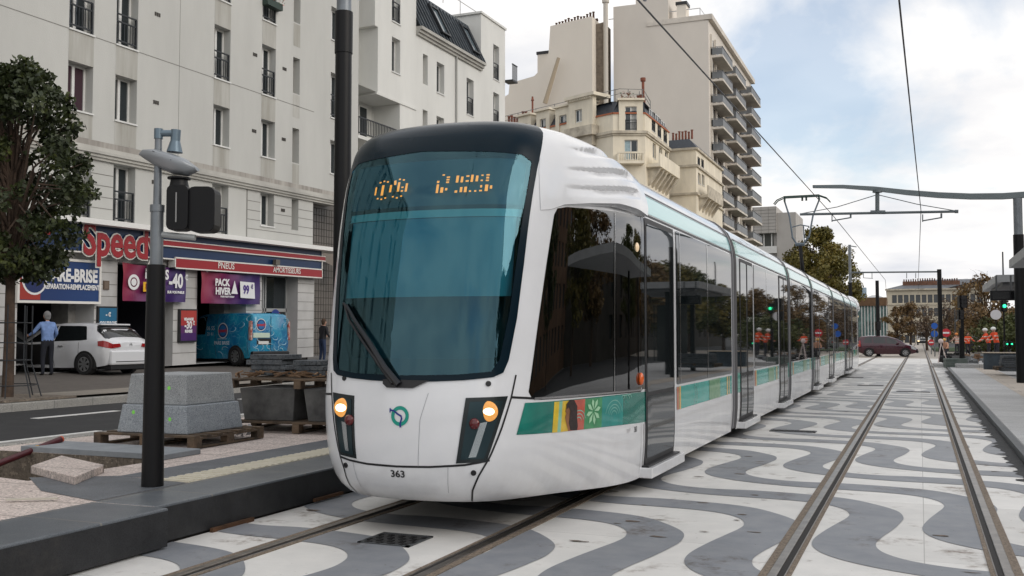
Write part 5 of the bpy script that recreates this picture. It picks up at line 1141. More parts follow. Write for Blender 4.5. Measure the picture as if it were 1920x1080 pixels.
# ================= STREET THINGS =================
# ---------- generic wrapped surface ----------
def wrap(name,polys,S,off,m,parent,gu=.15,gv=.25,rim=0,ref=Vector((0,0,.5)),smooth=True):
    out=MB()
    for poly in polys:
        P=[Vector((a,b_,0)) for a,b_ in poly]; bm=bmesh.new(); vs=[bm.verts.new(p) for p in P]
        for t in tessellate_polygon([P]):
            try: bm.faces.new([vs[i] for i in t])
            except ValueError: pass
        for ax,g in ((0,gu),(1,gv)):
            lo_,hi_=min(p[ax] for p in P),max(p[ax] for p in P); k=math.floor(lo_/g)+1
            while k*g<hi_: bmesh.ops.bisect_plane(bm,geom=bm.verts[:]+bm.edges[:]+bm.faces[:],plane_co=(k*g,0,0) if ax==0 else (0,k*g,0),plane_no=(1,0,0) if ax==0 else (0,1,0)); k+=1
        bmesh.ops.remove_doubles(bm,verts=bm.verts,dist=1e-5)
        for v in bm.verts:
            u_,v_=v.co.x,v.co.y; e=.01; n=(S(u_+e,v_)-S(u_-e,v_)).cross(S(u_,v_+e)-S(u_,v_-e)); p=S(u_,v_); n=n.normalized() if n.length>1e-9 else Vector((0,0,1))
            if n.dot(Vector((0,p.y,p.z-.55)))<0: n=-n
            v.co=p+n*off
        bm.verts.index_update(); out.add([v.co[:] for v in bm.verts],[tuple(v.index for v in f.verts) for f in bm.faces]); bm.free()
    return out.build(name,m,parent,smooth=35 if smooth else False)
TYRE=mat('tyre_rubber',(.012,.012,.013),.75); ALLOY=mat('alloy_rim',(.40,.41,.42),.3,.8); ARCH=mat('arch_black',(.008,.008,.008),.9); CG=mat('car_glass',(.010,.012,.013),.03,spec=.9); PLATE=mat('number_plate',(.62,.62,.60),.4); TAIL=mat('tail_lamp_red',(.32,.008,.010),.12,coat=.8); HLC=mat('head_lamp_clear',(.45,.47,.48),.08,coat=.8)
def vehicle(name,lab,cat,L,st,paint,loc,rz,wheels,wr=.31,wins=(),extra=None,spokes=7,group=None,skirt=.20):
    """st: stations (x, halfwidth at belt, sill z, belt z, roof z, roof half width); x=0 rear, L front. Heading is +x of the object"""
    t=thing(name,lab,cat,loc,rz,group); t['local']=1
    xs=[s[0] for s in st]; A=np.array(st)
    g=lambda x,k:float(np.interp(x,xs,A[:,k]))
    def S(u,v):
        s_=1 if v>=0 else -1; a=abs(v); w_,zs,zb,zr,wr_=(g(u,k) for k in range(1,6))
        if a<=1: 
            f=a; y=w_*(.90+.10*math.sin(min(1,f*1.5)*math.pi/2)-.02*max(0,f-.7)/.3); z=zs+(zb-zs)*f
        elif a<=2: f=a-1; y=w_*.98+(wr_-w_*.98)*f; z=zb+(zr-.045-zb)*f
        else: f=a-2; y=wr_*math.cos(f*math.pi/2)**.8 if f<1 else 0; z=zr-.045+.045*math.sin(f*math.pi/2)
        return Vector((u-L/2,s_*y,z))
    def side(poly): return [poly,[(a,-b) for a,b in poly][::-1]]
    q=MB(); us=sorted(set(np.round(np.concatenate([np.linspace(0,L,int(L/.12)),xs]),3))); vs_=[-3,-2.8,-2.6,-2.4,-2.2,-2,-1.75,-1.5,-1.25,-1,-.85,-.7,-.5,-.3,0,0,.3,.5,.7,.85,1,1.25,1.5,1.75,2,2.2,2.4,2.6,2.8,3]
    vs_=[0+1e-6 if i==15 else (-1e-6 if i==14 else v) for i,v in enumerate(vs_)]
    # order around: from -sill up over the roof to +sill
    ring_=[-1e-6,-.3,-.5,-.7,-.85,-1,-1.25,-1.5,-1.75,-2,-2.2,-2.4,-2.6,-2.8,-3,2.8,2.6,2.4,2.2,2,1.75,1.5,1.25,1,.85,.7,.5,.3,1e-6]; n=len(ring_)
    for u_ in us: q.v+=[tuple(S(u_,v_)) for v_ in ring_]
    q.f=[(i*n+j,i*n+(j+1)%n,(i+1)*n+(j+1)%n,(i+1)*n+j) for i in range(len(us)-1) for j in range(n)]+[tuple(range(n)),tuple(range((len(us)-1)*n,len(us)*n))]; q.mi=[0]*len(q.f)
    body=q.build('body',paint,t,smooth=40)
    for nm,poly in wins:
        for pl in side(poly) if nm!='rear_window' and nm!='windscreen' else [poly]:
            wrap(nm,[pl],S,.006,CG,t)
    for x in wheels:
        for s_ in (1,-1):
            yo=g(x,1)*.97; c=Vector((x-L/2,s_*(yo-.10),wr))
            q=MB(); pts=[(x+ (wr+.055)*math.cos(a),0) for a in ()]
            arc=[Vector((x-L/2+(wr+.06)*math.cos(a),s_*(yo*1.035),wr+(wr+.06)*math.sin(a))) for a in np.linspace(-.35,math.pi+.35,22)]; ar=MB(); ar.prism(arc,(0,-s_*.5,0)); ar.build('wheel_arch',ARCH,t)
            q=MB(); nn=28; prof=[(wr*.60,.10),(wr*.72,.112),(wr*.93,.108),(wr,.08),(wr,-.10),(wr*.6,-.11)]
            for k in range(nn):
                a=2*math.pi*k/nn
                for r,d in prof: q.v.append((c.x+r*math.cos(a),c.y+s_*d+s_*.04,c.z+r*math.sin(a)))
            m_=len(prof); q.f=[(k*m_+j,((k+1)%nn)*m_+j,((k+1)%nn)*m_+j+1,k*m_+j+1) for k in range(nn) for j in range(m_-1)]; q.mi=[0]*len(q.f)
            wh=q.build('wheel',TYRE,t,smooth=40)
            q=MB(); yy=c.y+s_*.145; q.cyl((c.x,yy-s_*.05,c.z),(c.x,yy,c.z),wr*.14,n=12)
            for k in range(spokes):
                a=2*math.pi*k/spokes; d=Vector((math.cos(a),0,math.sin(a))); p=Vector((-d.z,0,d.x)); b0=Vector((c.x,yy-s_*.02,c.z))
                q.prism([b0+d*wr*.08+p*.022,b0+d*wr*.62+p*.038,b0+d*wr*.62-p*.038,b0+d*wr*.08-p*.022],(0,s_*.025,0))
            for k in range(24):
                a,b_=2*math.pi*k/24,2*math.pi*(k+1)/24; q.quad(*[(c.x+r*math.cos(e),yy,c.z+r*math.sin(e)) for r,e in ((wr*.67,a),(wr*.67,b_),(wr*.58,b_),(wr*.58,a))])
            q.build('rim',ALLOY,wh,fix=False); q=MB(); q.cyl((c.x,yy-s_*.09,c.z),(c.x,yy-s_*.08,c.z),wr*.62,n=24); q.build('brake_void',ARCH,wh)
    if extra: extra(t,S,wrap,side,L)
    return t
def fbox(t,name,m,*a,bev=.01): q=MB(); q.box(*a); return q.build(name,m,t,bevel=bev)
# white hatchback backed out of the first bay, driver's door open
CW=mat('car_white',(.66,.67,.69),.2,coat=.7)
hatch=[(0,.70,.42,.88,.92,.50),(.05,.80,.34,.92,.97,.60),(.16,.87,.28,.96,1.06,.63),(.42,.89,.24,.97,1.30,.62),(.72,.89,.22,.95,1.45,.60),(1.1,.89,.21,.94,1.485,.60),(1.9,.89,.20,.92,1.49,.60),(2.5,.89,.20,.90,1.45,.58),(2.9,.89,.20,.89,1.28,.60),(3.35,.88,.21,.88,1.0,.66),(3.9,.85,.24,.80,.86,.66),(4.15,.78,.30,.70,.74,.60),(4.3,.62,.36,.58,.62,.50)]
def hatch_x(t,S,wrap,side,L):
    for p in side([(0.0,.72),(.34,.80),(.36,.98),(.10,1.02),(.0,1.0)]): wrap('tail_light',[p],S,.012,TAIL,t,.06,.1)
    q=MB(); 
    for s_ in (1,-1): q.prism([(-L/2-.004,s_*.70,.76),(-L/2-.004,s_*.40,.80),(-L/2-.004,s_*.44,.89),(-L/2-.004,s_*.70,.88)],(-.03,0,0))
    q.build('tail_light',TAIL,t); fbox(t,'number_plate',PLATE,-L/2-.03,-L/2+.0,-.26,.26,.53,.64); q=MB(); put_text(q,'EK·992·TW',(-L/2-.032,0,.585),(0,-1,0),(0,0,1),.10,bold=.003); q.build('plate_text',BLK,t,fix=False)
    fbox(t,'bumper_trim',BLK,-L/2-.06,-L/2+.1,-.60,.60,.37,.395); fbox(t,'bumper',CW,-L/2-.05,-L/2+.12,-.76,.76,.29,.70,bev=.05); fbox(t,'under_valance',BLK,-L/2+.02,L/2-.3,-.7,.7,.16,.32)
    fbox(t,'spoiler',CW,-L/2+.55,-L/2+.85,-.56,.56,1.405,1.45,bev=.012)
    q=MB(); q.tube([(-L/2-.01,-.05,.86),(-L/2-.01,0,.90),(-L/2-.01,.05,.86)],.008); q.tube([(-L/2-.01,-.05,.83),(-L/2-.01,0,.87),(-L/2-.01,.05,.83)],.008); q.build('badge',ALLOY,t)
    for s_ in (1,-1): fbox(t,'door_handle',ALLOY,-.55,-.36,*sorted((s_*.885,s_*.915)),.80,.83)
    q=MB()
    for pts in ([(1.05,.1),(1.05,.98)],[(2.0,.05),(2.0,.98)],[(3.0,.1),(2.98,.95)]):
        for s_ in (1,-1): q.tube([S(a,s_*b)+Vector((0,s_*.002,0)) for a,b in [(pts[0][0],v) for v in np.linspace(pts[0][1],pts[1][1],6)]],.005,4)
    q.build('door_gap',BLK,t)
    # open front left door, and the black opening behind it
    dr=D.objects.new('open_door',None); COL.objects.link(dr); dr.parent=t; dr.location=(.80,.90,0); dr.rotation_euler=(0,0,math.radians(-62))
    q=MB(); q.prism([(0,0,.28),(0,0,.90),(-.98,0,.95),(-1.0,0,.35),(-.85,0,.27)],(0,.06,0)); q.build('door_skin',CW,dr,bevel=.015); q=MB(); q.prism([(0,.055,.90),(-.35,.05,1.32),(-.90,.05,1.35),(-.97,.055,.95)],(0,.012,0)); q.build('door_window',CG,dr); q=MB(); q.cbox((-.03,.18,1.0),(.12,.2,.13)); q.build('wing_mirror',CW,dr,bevel=.03); q=MB(); q.prism([(-.05,-.01,.3),(-.05,-.01,.88),(-.93,-.01,.9),(-.95,-.01,.35)],(0,-.03,0)); q.build('door_lining',BLK,dr)
    wrap('door_opening',[[(2.05,.12),(3.0,.12),(3.0,.95),(2.05,.97)]],S,.008,ARCH,t)
for_rot=math.pi   # heading -X
hz=at(155,703,X=-21.75).z
vehicle('car','white hatchback backed out of the first garage bay with its driver door open','car',4.33,hatch,CW,(-22.95,22.15,hz-.01),math.pi,(.82,3.45),.315,
    [('side_window',[(.78,1.10),(1.02,1.06),(1.98,1.06),(2.0,1.90),(1.0,1.88)]),('side_window',[(2.06,1.06),(3.1,1.08),(2.55,1.86),(2.06,1.90)]),('rear_window',[(.17,-3),(.17,-1.9),(.24,-1.55),(.58,-1.75),(.66,-2.05),(.66,-3)]),('rear_window',[(.17,3),(.17,1.9),(.24,1.55),(.58,1.75),(.66,2.05),(.66,3)]),('windscreen',[(2.72,2.1),(3.25,2.05),(3.25,3),(2.72,3)]),('windscreen',[(2.72,-2.1),(3.25,-2.05),(3.25,-3),(2.72,-3)])],hatch_x)
# blue printed van
def vanmat():
    m=D.materials.new('van_print_blue'); m.use_nodes=True; t=m.node_tree; b=t.nodes['Principled BSDF']; b.inputs['Roughness'].default_value=.25; b.inputs['Coat Weight'].default_value=.5
    tc_=N(t,'ShaderNodeTexCoord'); w_=N(t,'ShaderNodeTexNoise',i_Scale=1.6,i_Detail=4.); t.links.new(tc_.outputs['Object'],w_.inputs['Vector'])
    v=N(t,'ShaderNodeTexVoronoi',feature='DISTANCE_TO_EDGE',i_Scale=3.2); ad=N(t,'ShaderNodeVectorMath',operation='MULTIPLY_ADD'); ad.inputs[1].default_value=(.9,.9,.9); t.links.new(w_.outputs['Color'],ad.inputs[0]); t.links.new(tc_.outputs['Object'],ad.inputs[2]); t.links.new(ad.outputs[0],v.inputs['Vector'])
    r=N(t,'ShaderNodeValToRGB'); e=r.color_ramp.elements; e[0].color=(.35,.55,.62,1); e[1].color=(.008,.13,.30,1); e[0].position=0; e[1].position=.10; k=e.new(.03); k.color=(.03,.30,.48,1)
    t.links.new(v.outputs['Distance'],r.inputs[0]); 
    r2=N(t,'ShaderNodeValToRGB'); r2.color_ramp.elements[0].color=(.010,.10,.26,1); r2.color_ramp.elements[1].color=(.02,.30,.45,1); r2.color_ramp.elements[0].position=.35; r2.color_ramp.elements[1].position=.65; t.links.new(w_.outputs['Fac'],r2.inputs[0])
    x=N(t,'ShaderNodeMix',data_type='RGBA'); x.inputs['Factor'].default_value=.78; A=[q for q in x.inputs if q.type=='RGBA']; t.links.new(r.outputs[0],A[0]); t.links.new(r2.outputs[0],A[1]); t.links.new([q for q in x.outputs if q.type=='RGBA'][0],b.inputs['Base Color']); return m
VB=vanmat()
van=[(0,.76,.42,1.0,1.72,.70),(.06,.86,.34,1.02,1.80,.74),(.2,.90,.26,1.02,1.84,.76),(1.0,.91,.24,1.02,1.86,.77),(2.6,.91,.22,1.02,1.85,.76),(3.0,.91,.22,1.02,1.78,.74),(3.5,.90,.22,1.0,1.3,.74),(3.8,.88,.24,.97,1.08,.72),(4.25,.80,.30,.82,.86,.64),(4.42,.66,.38,.66,.70,.55)]
def van_x(t,S,wrap,side,L):
    for s_ in (1,-1):
        q=MB(); q.box(-L/2-.01,-L/2+.12,*sorted((s_*.80,s_*.885)),.88,1.55); q.build('tail_light',mat('van_tail_lamp',(.30,.03,.02),.2,col2=(.6,.5,.45),vs=9),t,bevel=.02)
        q=MB(); q.tube([S(1.9,s_*v)+Vector((0,s_*.003,0)) for v in np.linspace(.1,1.9,9)],.006,4); q.tube([S(.17,s_*v)+Vector((0,s_*.003,0)) for v in np.linspace(.1,1.9,9)],.007,4); q.build('door_gap',BLK,t)
    q=MB(); q.box(-L/2-.012,-L/2,-.005,.005,.45,1.75); q.build('door_gap',BLK,t)
    fbox(t,'number_plate',PLATE,-L/2-.02,-L/2,.10,.55,.74,.85); fbox(t,'plate_recess',BLK,-L/2-.012,-L/2+.01,-.02,.62,.72,.95); fbox(t,'rear_sticker',mat('sticker_pale',(.5,.6,.5),.5),-L/2-.02,-L/2,.05,.78,.97,1.14); fbox(t,'bumper',BLK,-L/2-.07,-L/2+.1,-.82,.82,.32,.50,bev=.04); fbox(t,'under_valance',BLK,-L/2+.05,L/2-.3,-.72,.72,.18,.42)
    for s_,u0,vv_ in ((1,1.15,1.38),):
        pass
    # round emblem and lettering on both flanks and one rear door
    def emb(c,ax,n_,r):
        q=MB(); k=26; R_=lambda rr,z_:[Vector(c)+Vector(ax)*rr*math.cos(2*math.pi*j/k)+Vector((0,0,1))*rr*math.sin(2*math.pi*j/k)+Vector(n_)*z_ for j in range(k)]
        q.add(R_(r*1.15,.0),[tuple(range(k))],0); q.add(R_(r,.004),[tuple(range(k))],1); q.add([p for p in R_(r*.8,.007) if True],[tuple(range(k))],2); q.build('round_emblem',[mat('emb_white',(.6,.62,.64),.5),mat('emb_navy',(.01,.03,.13),.4),mat('emb_blue',(.02,.14,.36),.4)],t,fix=False)
        q=MB(); put_text(q,'speedy',Vector(c)+Vector(n_)*.012,ax,(0,0,1),r*.72,bold=.006); q.build('emblem_word',mat('emb_red',(.45,.03,.04),.4),t,fix=False)
    for s_ in (1,-1):
        emb((-.75,s_*.915,1.22),(-s_,0,0),(0,s_,0),.24)
        q=MB(); put_text(q,'PARE BRISE',(-.70,s_*.922,.78),(-s_,0,0),(0,0,1),.17,bold=.004); put_text(q,'INTERVENTION',(-.72,s_*.922,.93),(-s_,0,0),(0,0,1),.07); put_text(q,'06 55',(-.05,s_*.90,1.3),(-s_,0,0),(0,0,1),.2); put_text(q,'21 61',(-.05,s_*.91,1.1),(-s_,0,0),(0,0,1),.16); q.build('side_lettering',mat('van_letters',(.55,.62,.68),.5),t,fix=False)
        random.seed(9); q=MB()
        for _ in range(14):
            x=random.uniform(-2.0,1.4); z=random.choice([random.uniform(.35,.62),random.uniform(1.5,1.72),random.uniform(.5,1.6)]); a0=random.uniform(0,6.28)
            if abs(x+.75)<.35 and .9<z<1.55: continue
            if x< -.1 and .65<z<1.0: continue
            pts=[Vector((x+.09*k*math.cos(a0+.45*k),s_*(.912-.0*(z)),z+.055*k*math.sin(a0+.45*k))) for k in range(5)]
            for p in pts:
                v_=(p.z-.24)/(1.02-.24) if p.z<1.02 else 1+(p.z-1.02)/.80; sv=S(p.x+L/2,s_*max(.05,min(1.95,v_))); p.y=sv.y+s_*.004
            q.tube(pts,[.004,.014,.018,.012,.003],4)
        q.build('splash_print',mat('splash_white',(.25,.45,.56),.4),t)
    emb((-L/2-.012,.44,1.42),(0,-1,0),(-1,0,0),.19); random.seed(4); q=MB()
    for _ in range(20):
        y=random.uniform(-.75,.75); z=random.choice([random.uniform(.5,.75),random.uniform(1.15,1.7),random.uniform(.5,1.7)]); a0=random.uniform(0,6.28)
        q.tube([(-L/2-.006,max(-.78,min(.78,y+.07*k*math.cos(a0+.5*k))),z+.06*k*math.sin(a0+.5*k)) for k in range(5)],[.004,.014,.018,.012,.003],4)
    q.build('splash_print',MT['splash_white'],t)
vz=at(450,684,X=-22.1).z; VR=.24; vc=at(470,600,X=-21.35); hd_=Vector((-math.cos(VR),math.sin(VR),0)); lf=Vector((-hd_.y,hd_.x,0)); VLOC=Vector((vc.x,vc.y,0))+hd_*2.21-lf*.89; VLOC.z=vz-.02
vehicle('van','bright blue printed delivery van nosed into the third garage bay','van',4.42,van,VB,VLOC,math.pi-VR,(.78,3.55),.325,[('side_window',[(2.5,1.08),(3.3,1.08),(2.95,1.9),(2.5,1.9)]),('windscreen',[(3.0,2.1),(3.6,2.05),(3.6,3),(3.0,3)])],van_x,8)
# dark red people carrier crossing the track far off
CRD=mat('car_wine',(.045,.004,.014),.2,coat=.8)
mpv=[(0,.62,.45,.95,1.25,.52),(.06,.78,.34,.98,1.42,.60),(.3,.88,.26,1.0,1.58,.64),(.9,.89,.22,1.0,1.64,.66),(2.2,.89,.20,.97,1.62,.64),(2.9,.89,.20,.95,1.42,.62),(3.5,.88,.21,.93,1.08,.66),(4.0,.84,.24,.84,.90,.64),(4.25,.76,.30,.72,.76,.56),(4.35,.6,.38,.6,.64,.5)]
def red_x(t,S,wrap,side,L):
    for p in side([(3.95,.62),(4.28,.55),(4.30,.92),(3.9,1.0)]): wrap('headlight',[p],S,.01,HLC,t,.06,.1)
    for p in side([(0.02,.7),(.25,.7),(.22,1.6),(.04,1.5)]): wrap('tail_light',[p],S,.01,TAIL,t,.06,.1)
    for s_ in (1,-1): fbox(t,'wing_mirror',CRD,.62,.82,*sorted((s_*.90,s_*1.05)),.98,1.12,bev=.03)
    fbox(t,'bumper',BLK,L/2-.12,L/2+.03,-.66,.66,.30,.48,bev=.03)
    q=MB()
    for u_ in (1.15,2.1,3.05):
        for s_ in (1,-1): q.tube([S(u_,s_*v)+Vector((0,s_*.003,0)) for v in np.linspace(.1,.98,6)],.008,4)
    q.build('door_gap',BLK,t)
cpx=at(1660,668.5,Z=.0)
vehicle('car','dark red people carrier crossing the tracks behind the tram','car',4.45,mpv,CRD,(cpx.x+.1,cpx.y,0.0),math.radians(8),(.85,3.5),.32,[('side_window',[(.40,1.12),(1.08,1.08),(1.1,1.9),(.62,1.86)]),('side_window',[(1.16,1.08),(2.06,1.08),(2.06,1.9),(1.18,1.9)]),('side_window',[(2.14,1.08),(3.3,1.1),(2.75,1.86),(2.14,1.9)]),('windscreen',[(2.85,2.1),(3.45,2.05),(3.45,3),(2.85,3)]),('windscreen',[(2.85,-2.1),(3.45,-2.05),(3.45,-3),(2.85,-3)])],red_x)
def placed(px,py,Z): p=at(px,py,Z=Z); return (p.x,p.y,Z)
CBK=mat('car_black',(.012,.013,.015),.2,coat=.8); CSV=mat('car_silver',(.35,.37,.39),.25,.5,coat=.6)
def small_x(t,S,wrap,side,L):
    for p in side([(0.0,.6),(.25,.6),(.25,1.0),(.0,1.0)]): wrap('tail_light',[p],S,.012,TAIL,t,.06,.1)
    fbox(t,'number_plate',PLATE,-L/2-.02,-L/2+.05,-.25,.25,.60,.71)
    q=MB(); q.prism([(-L/2+.02,-.5,.98),(-L/2+.02,.5,.98),(-L/2+.28,.46,1.4),(-L/2+.28,-.46,1.4)],(-.02,0,0)); q.build('rear_window',CG,t)
bw=[('side_window',[(.40,1.12),(1.98,1.08),(2.0,1.9),(.62,1.86)]),('side_window',[(2.1,1.08),(3.3,1.1),(2.75,1.86),(2.1,1.9)])]
vehicle('car','black car parked behind the two workers, seen from the rear','car',4.45,mpv,CBK,placed(1838,662,.0),math.radians(80),(.85,3.5),.32,bw,small_x)
vehicle('car','silver car left of the black car beyond the works','car',4.45,mpv,CSV,placed(1822,655,.0),math.radians(84),(.85,3.5),.32,bw,small_x)
# white truck far along the track
t=thing('truck','small white truck facing the camera far along the street, left of the tall black mast','truck',(*placed(1732,647,.0)[:2],0)); t['local']=1
for nm,m,a in (('cab',CW,(-1.05,1.05,0,1.9,.6,2.5)),('box_body',mat('truck_grey',(.42,.42,.41),.6),(-1.2,1.2,1.95,6.5,.8,2.9)),('windscreen',CG,(-.92,.92,-.03,0,1.45,2.2)),('bumper',BLK,(-1.1,1.1,-.1,.2,.35,.75)),('grille',DGREY,(-.6,.6,-.03,0,.85,1.2)),('axle_box',BLK,(-.9,.9,.3,6,.3,.8))): fbox(t,nm,m,*a,bev=.04)
for s_ in (1,-1):
    fbox(t,'headlight',mat('lit_lamp',(1,.8,.5),.3,emit=(1,.7,.35),es=1.2),*sorted((s_*.70,s_*.98)),-.13,-.1,.62,.80)
    for y in (.9,5.2): q=MB(); q.cyl((s_*.85,y,.42),(s_*1.1,y,.42),.42,n=20); q.build('wheel',TYRE,t)
# ---------- people ----------
def person(lab,loc,rz,J_,R_,E_,cols,head,hair=None,helmet=None,extra=None,group=None):
    """skeleton joints J_ (name->xyz), radii R_, edges E_; body is one skin surface, coloured by cols(face centre)->material index"""
    t=thing('person',lab,'person',loc,rz,group); t['local']=1
    names=list(J_); me=D.meshes.new('sk'); me.from_pydata([J_[n] for n in names],[(names.index(a),names.index(b)) for a,b in E_],[]); o=D.objects.new('sk',me); COL.objects.link(o)
    sk=o.modifiers.new('s','SKIN'); sk.use_smooth_shade=True
    for i,n in enumerate(names):
        r=R_[n]; me.skin_vertices[0].data[i].radius=(r,r) if not isinstance(r,tuple) else r; me.skin_vertices[0].data[i].use_root=(n=='pelvis')
    ss=o.modifiers.new('u','SUBSURF'); ss.levels=2; bpy.context.view_layer.update(); m2=D.meshes.new_from_object(o.evaluated_get(bpy.context.evaluated_depsgraph_get())); D.objects.remove(o)
    mats,fn=cols
    for m in mats: m2.materials.append(m)
    for p in m2.polygons: p.material_index=fn(p.center); p.use_smooth=True
    b=D.objects.new('body',m2); COL.objects.link(b); b.parent=t
    h=Vector(head[0]); hd=MB(); hd.sphere(h,.098,n=18,m=14,sc=(.86,1.0,1.22)); hd.sphere(h+Vector((0,.10,-.01)),.022,n=8,m=6,sc=(.8,1.2,1.4))
    for s_ in (1,-1): hd.sphere(h+Vector((s_*.085,0,-.005)),.028,n=8,m=6,sc=(.4,.9,1.2))
    ho=hd.build('head',SKIN,t,smooth=True)
    fm=MB()
    for s_ in (1,-1): fm.sphere(h+Vector((s_*.034,.088,.015)),.012,n=8,m=6)
    fm.box(h.x-.025,h.x+.025,h.y+.082,h.y+.094,h.z-.062,h.z-.052); fm.build('eyes_and_mouth',mat('face_dark',(.05,.025,.02),.6),ho)
    if hair: q=MB(); q.sphere(h+Vector((0,-.018,.03)),.104,n=16,m=12,sc=(.92,1.0,1.10)); q.sphere(h+Vector((0,-.045,-.03)),.082,n=12,m=10,sc=(1.02,.75,1.1)); q.build('hair',hair,t,smooth=True)
    if helmet: q=MB(); q.sphere(h+Vector((0,-.005,.055)),.128,n=18,m=10,sc=(.95,1.08,.85)); q.cyl(h+Vector((0,.02,.045)),h+Vector((0,.02,.06)),.15,n=18); q.build('helmet',helmet,t,smooth=True)
    if extra: extra(t)
    return t
SKIN=mat('skin',(.42,.24,.17),.55)
def stand(lean=0,arm=None,stride=.0,h=1.75):
    k=h/1.75
    J_=dict(pelvis=(0,0,.95),waist=(0,.0+lean*.3,1.10),chest=(0,lean*.8,1.32),neck=(0,lean,1.49),chin=(0,lean*1.08,1.56),
        rs=(.18,lean*.95,1.43),re=(.25,lean+.02,1.16),rw=(.24,lean+.14,.92),rh=(.235,lean+.17,.84), ls=(-.18,lean*.95,1.43),le=(-.25,lean+.02,1.16),lw=(-.24,lean+.14,.92),lh=(-.235,lean+.17,.84),
        rhip=(.095,0,.90),rk=(.11,.03+stride,.50),ra=(.12,-.02+stride,.09),rt=(.13,.13+stride,.045),lhip=(-.095,0,.90),lk=(-.11,.03-stride,.50),la=(-.12,-.02-stride*1.6,.09),lt=(-.13,.13-stride*1.6,.045))
    if arm: J_.update(arm)
    R_=dict(pelvis=(.155,.115),waist=(.15,.11),chest=(.165,.12),neck=.06,chin=.055,rs=.075,re=.048,rw=.033,rh=.038,ls=.075,le=.048,lw=.033,lh=.038,rhip=.095,rk=.066,ra=.046,rt=.036,lhip=.095,lk=.066,la=.046,lt=.036)
    E_=[('pelvis','waist'),('waist','chest'),('chest','neck'),('neck','chin'),('chest','rs'),('rs','re'),('re','rw'),('rw','rh'),('chest','ls'),('ls','le'),('le','lw'),('lw','lh'),('pelvis','rhip'),('rhip','rk'),('rk','ra'),('ra','rt'),('pelvis','lhip'),('lhip','lk'),('lk','la'),('la','lt')]
    return J_,R_,E_
def hands(t,J_,up=Vector((0,.3,-1))):
    for s_,nm in ((1,'rh'),(-1,'lh')):
        c=Vector(J_[nm]); q=MB(); d=(c-Vector(J_[nm[0]+'w'])).normalized(); sd_=Vector((0,1,0)) if abs(d.y)<.8 else Vector((0,0,1))
        for k,l in enumerate((.065,.075,.07,.055)):
            a=c+sd_*(.022-k*.015); q.tube([a,a+d*l*.5+Vector((-s_*.008,0,0)),a+d*l+Vector((-s_*.025,0,0))],[.0095,.0085,.0065],6)
        a=c+sd_*.025; q.tube([a-d*.02,a+sd_*.025+d*.02,a+sd_*.03+d*.045],[.011,.009,.007],6); q.build('fingers',SKIN,t,smooth=True)
SHIRT=mat('shirt_light_blue',(.17,.27,.52),.8,var=.25,vs=9,bump=.4,bs=14); TROU=mat('trousers_navy',(.010,.012,.02),.85,var=.3,vs=9); SHOE=mat('shoe_black',(.01,.01,.01),.5); ORG=mat('hi_vis_orange',(.80,.08,.015),.7,var=.2,vs=6); REFL=mat('reflective_band',(.55,.55,.5),.4); JEAN=mat('work_trousers',(.02,.022,.03),.85)
J_,R_,E_=stand(.05,dict(le=(-.33,.13,1.20),lw=(-.36,.36,1.12),lh=(-.36,.44,1.11),re=(.27,.05,1.17),rw=(.23,.22,1.02),rh=(.22,.29,.99)))
def colman(c): return 3 if c.z>1.515 else (2 if (abs(c.x)>.19 and c.y>.30) else (0 if c.z>.99 or abs(c.x)>.24 else (1 if c.z>.085 else 4)))
pm=at(88,700,X=-21.9)
person('grey haired man in light blue shirt, back turned, at the white car door',(-22.05,at(88,700,X=-22.05).y,hz-.02),math.radians(72),J_,R_,E_,([SHIRT,TROU,SKIN,SKIN,SHOE],colman),[(0,.075,1.655)],hair=mat('grey_hair',(.20,.20,.20),.8,var=.3,vs=20),extra=lambda t:hands(t,J_))
def hv(c): return 3 if c.z>1.5 else (2 if (abs(c.z-1.12)<.028 or abs(c.z-1.3)<.022) and abs(c.x)<.3 else (0 if c.z>.93 or abs(c.x)>.22 else (1 if c.z>.09 else 4)))
HV=([ORG,JEAN,REFL,SKIN,SHOE],hv); HW=mat('helmet_white',(.75,.75,.73),.35)
Jw,Rw,Ew=stand(.16,dict(re=(.24,.32,1.18),rw=(.14,.50,1.05),rh=(.12,.56,1.03),le=(-.24,.32,1.18),lw=(-.14,.50,1.05),lh=(-.12,.56,1.03)))
wp=at(1868,694,Z=.0)
for lab,px,py,rz,hh in (('orange jacketed worker in white helmet, right one of the pair by the black car',1870,675,120,1.0),('orange jacketed worker in white helmet, left one of the pair by the black car',1855,674,100,.97)):
    p=at(px,py,Z=.25); o=person(lab,(p.x,p.y,.25),math.radians(rz),Jw,Rw,Ew,HV,[(0,.20,1.63)],helmet=HW,extra=lambda t:hands(t,Jw)); o.scale=(hh*1.05,)*3
J2,R2,E2=stand(.10,dict(rk=(.12,.32,.48),ra=(.12,.06,.09),rt=(.13,.2,.045),lk=(-.12,.30,.46),la=(-.12,.02,.09),lt=(-.13,.16,.045),pelvis=(0,-.22,.62),waist=(0,-.15,.76),chest=(0,.02,.96),neck=(0,.12,1.10),chin=(0,.16,1.16),rs=(.18,.05,1.04),ls=(-.18,.05,1.04),re=(.25,.22,.82),le=(-.25,.22,.82),rw=(.15,.40,.62),lw=(-.15,.40,.62),rh=(.12,.46,.58),lh=(-.12,.46,.58),rhip=(.10,-.18,.60),lhip=(-.10,-.18,.60)))
def hv2(c): return 3 if c.z>1.13 else (0 if c.z>.68 else (1 if c.z>.09 else 4))
p=at(1773,672,Z=.06); person('crouching worker in a pale orange hooded top at the near end of the works',(p.x,p.y,.06),math.radians(160),J2,R2,E2,([mat('top_pale_orange',(.55,.30,.20),.8),JEAN,REFL,SKIN,SHOE],hv2),[(0,.20,1.24)],helmet=mat('helmet_yellow',(.75,.45,.12),.4),extra=lambda t:hands(t,J2))
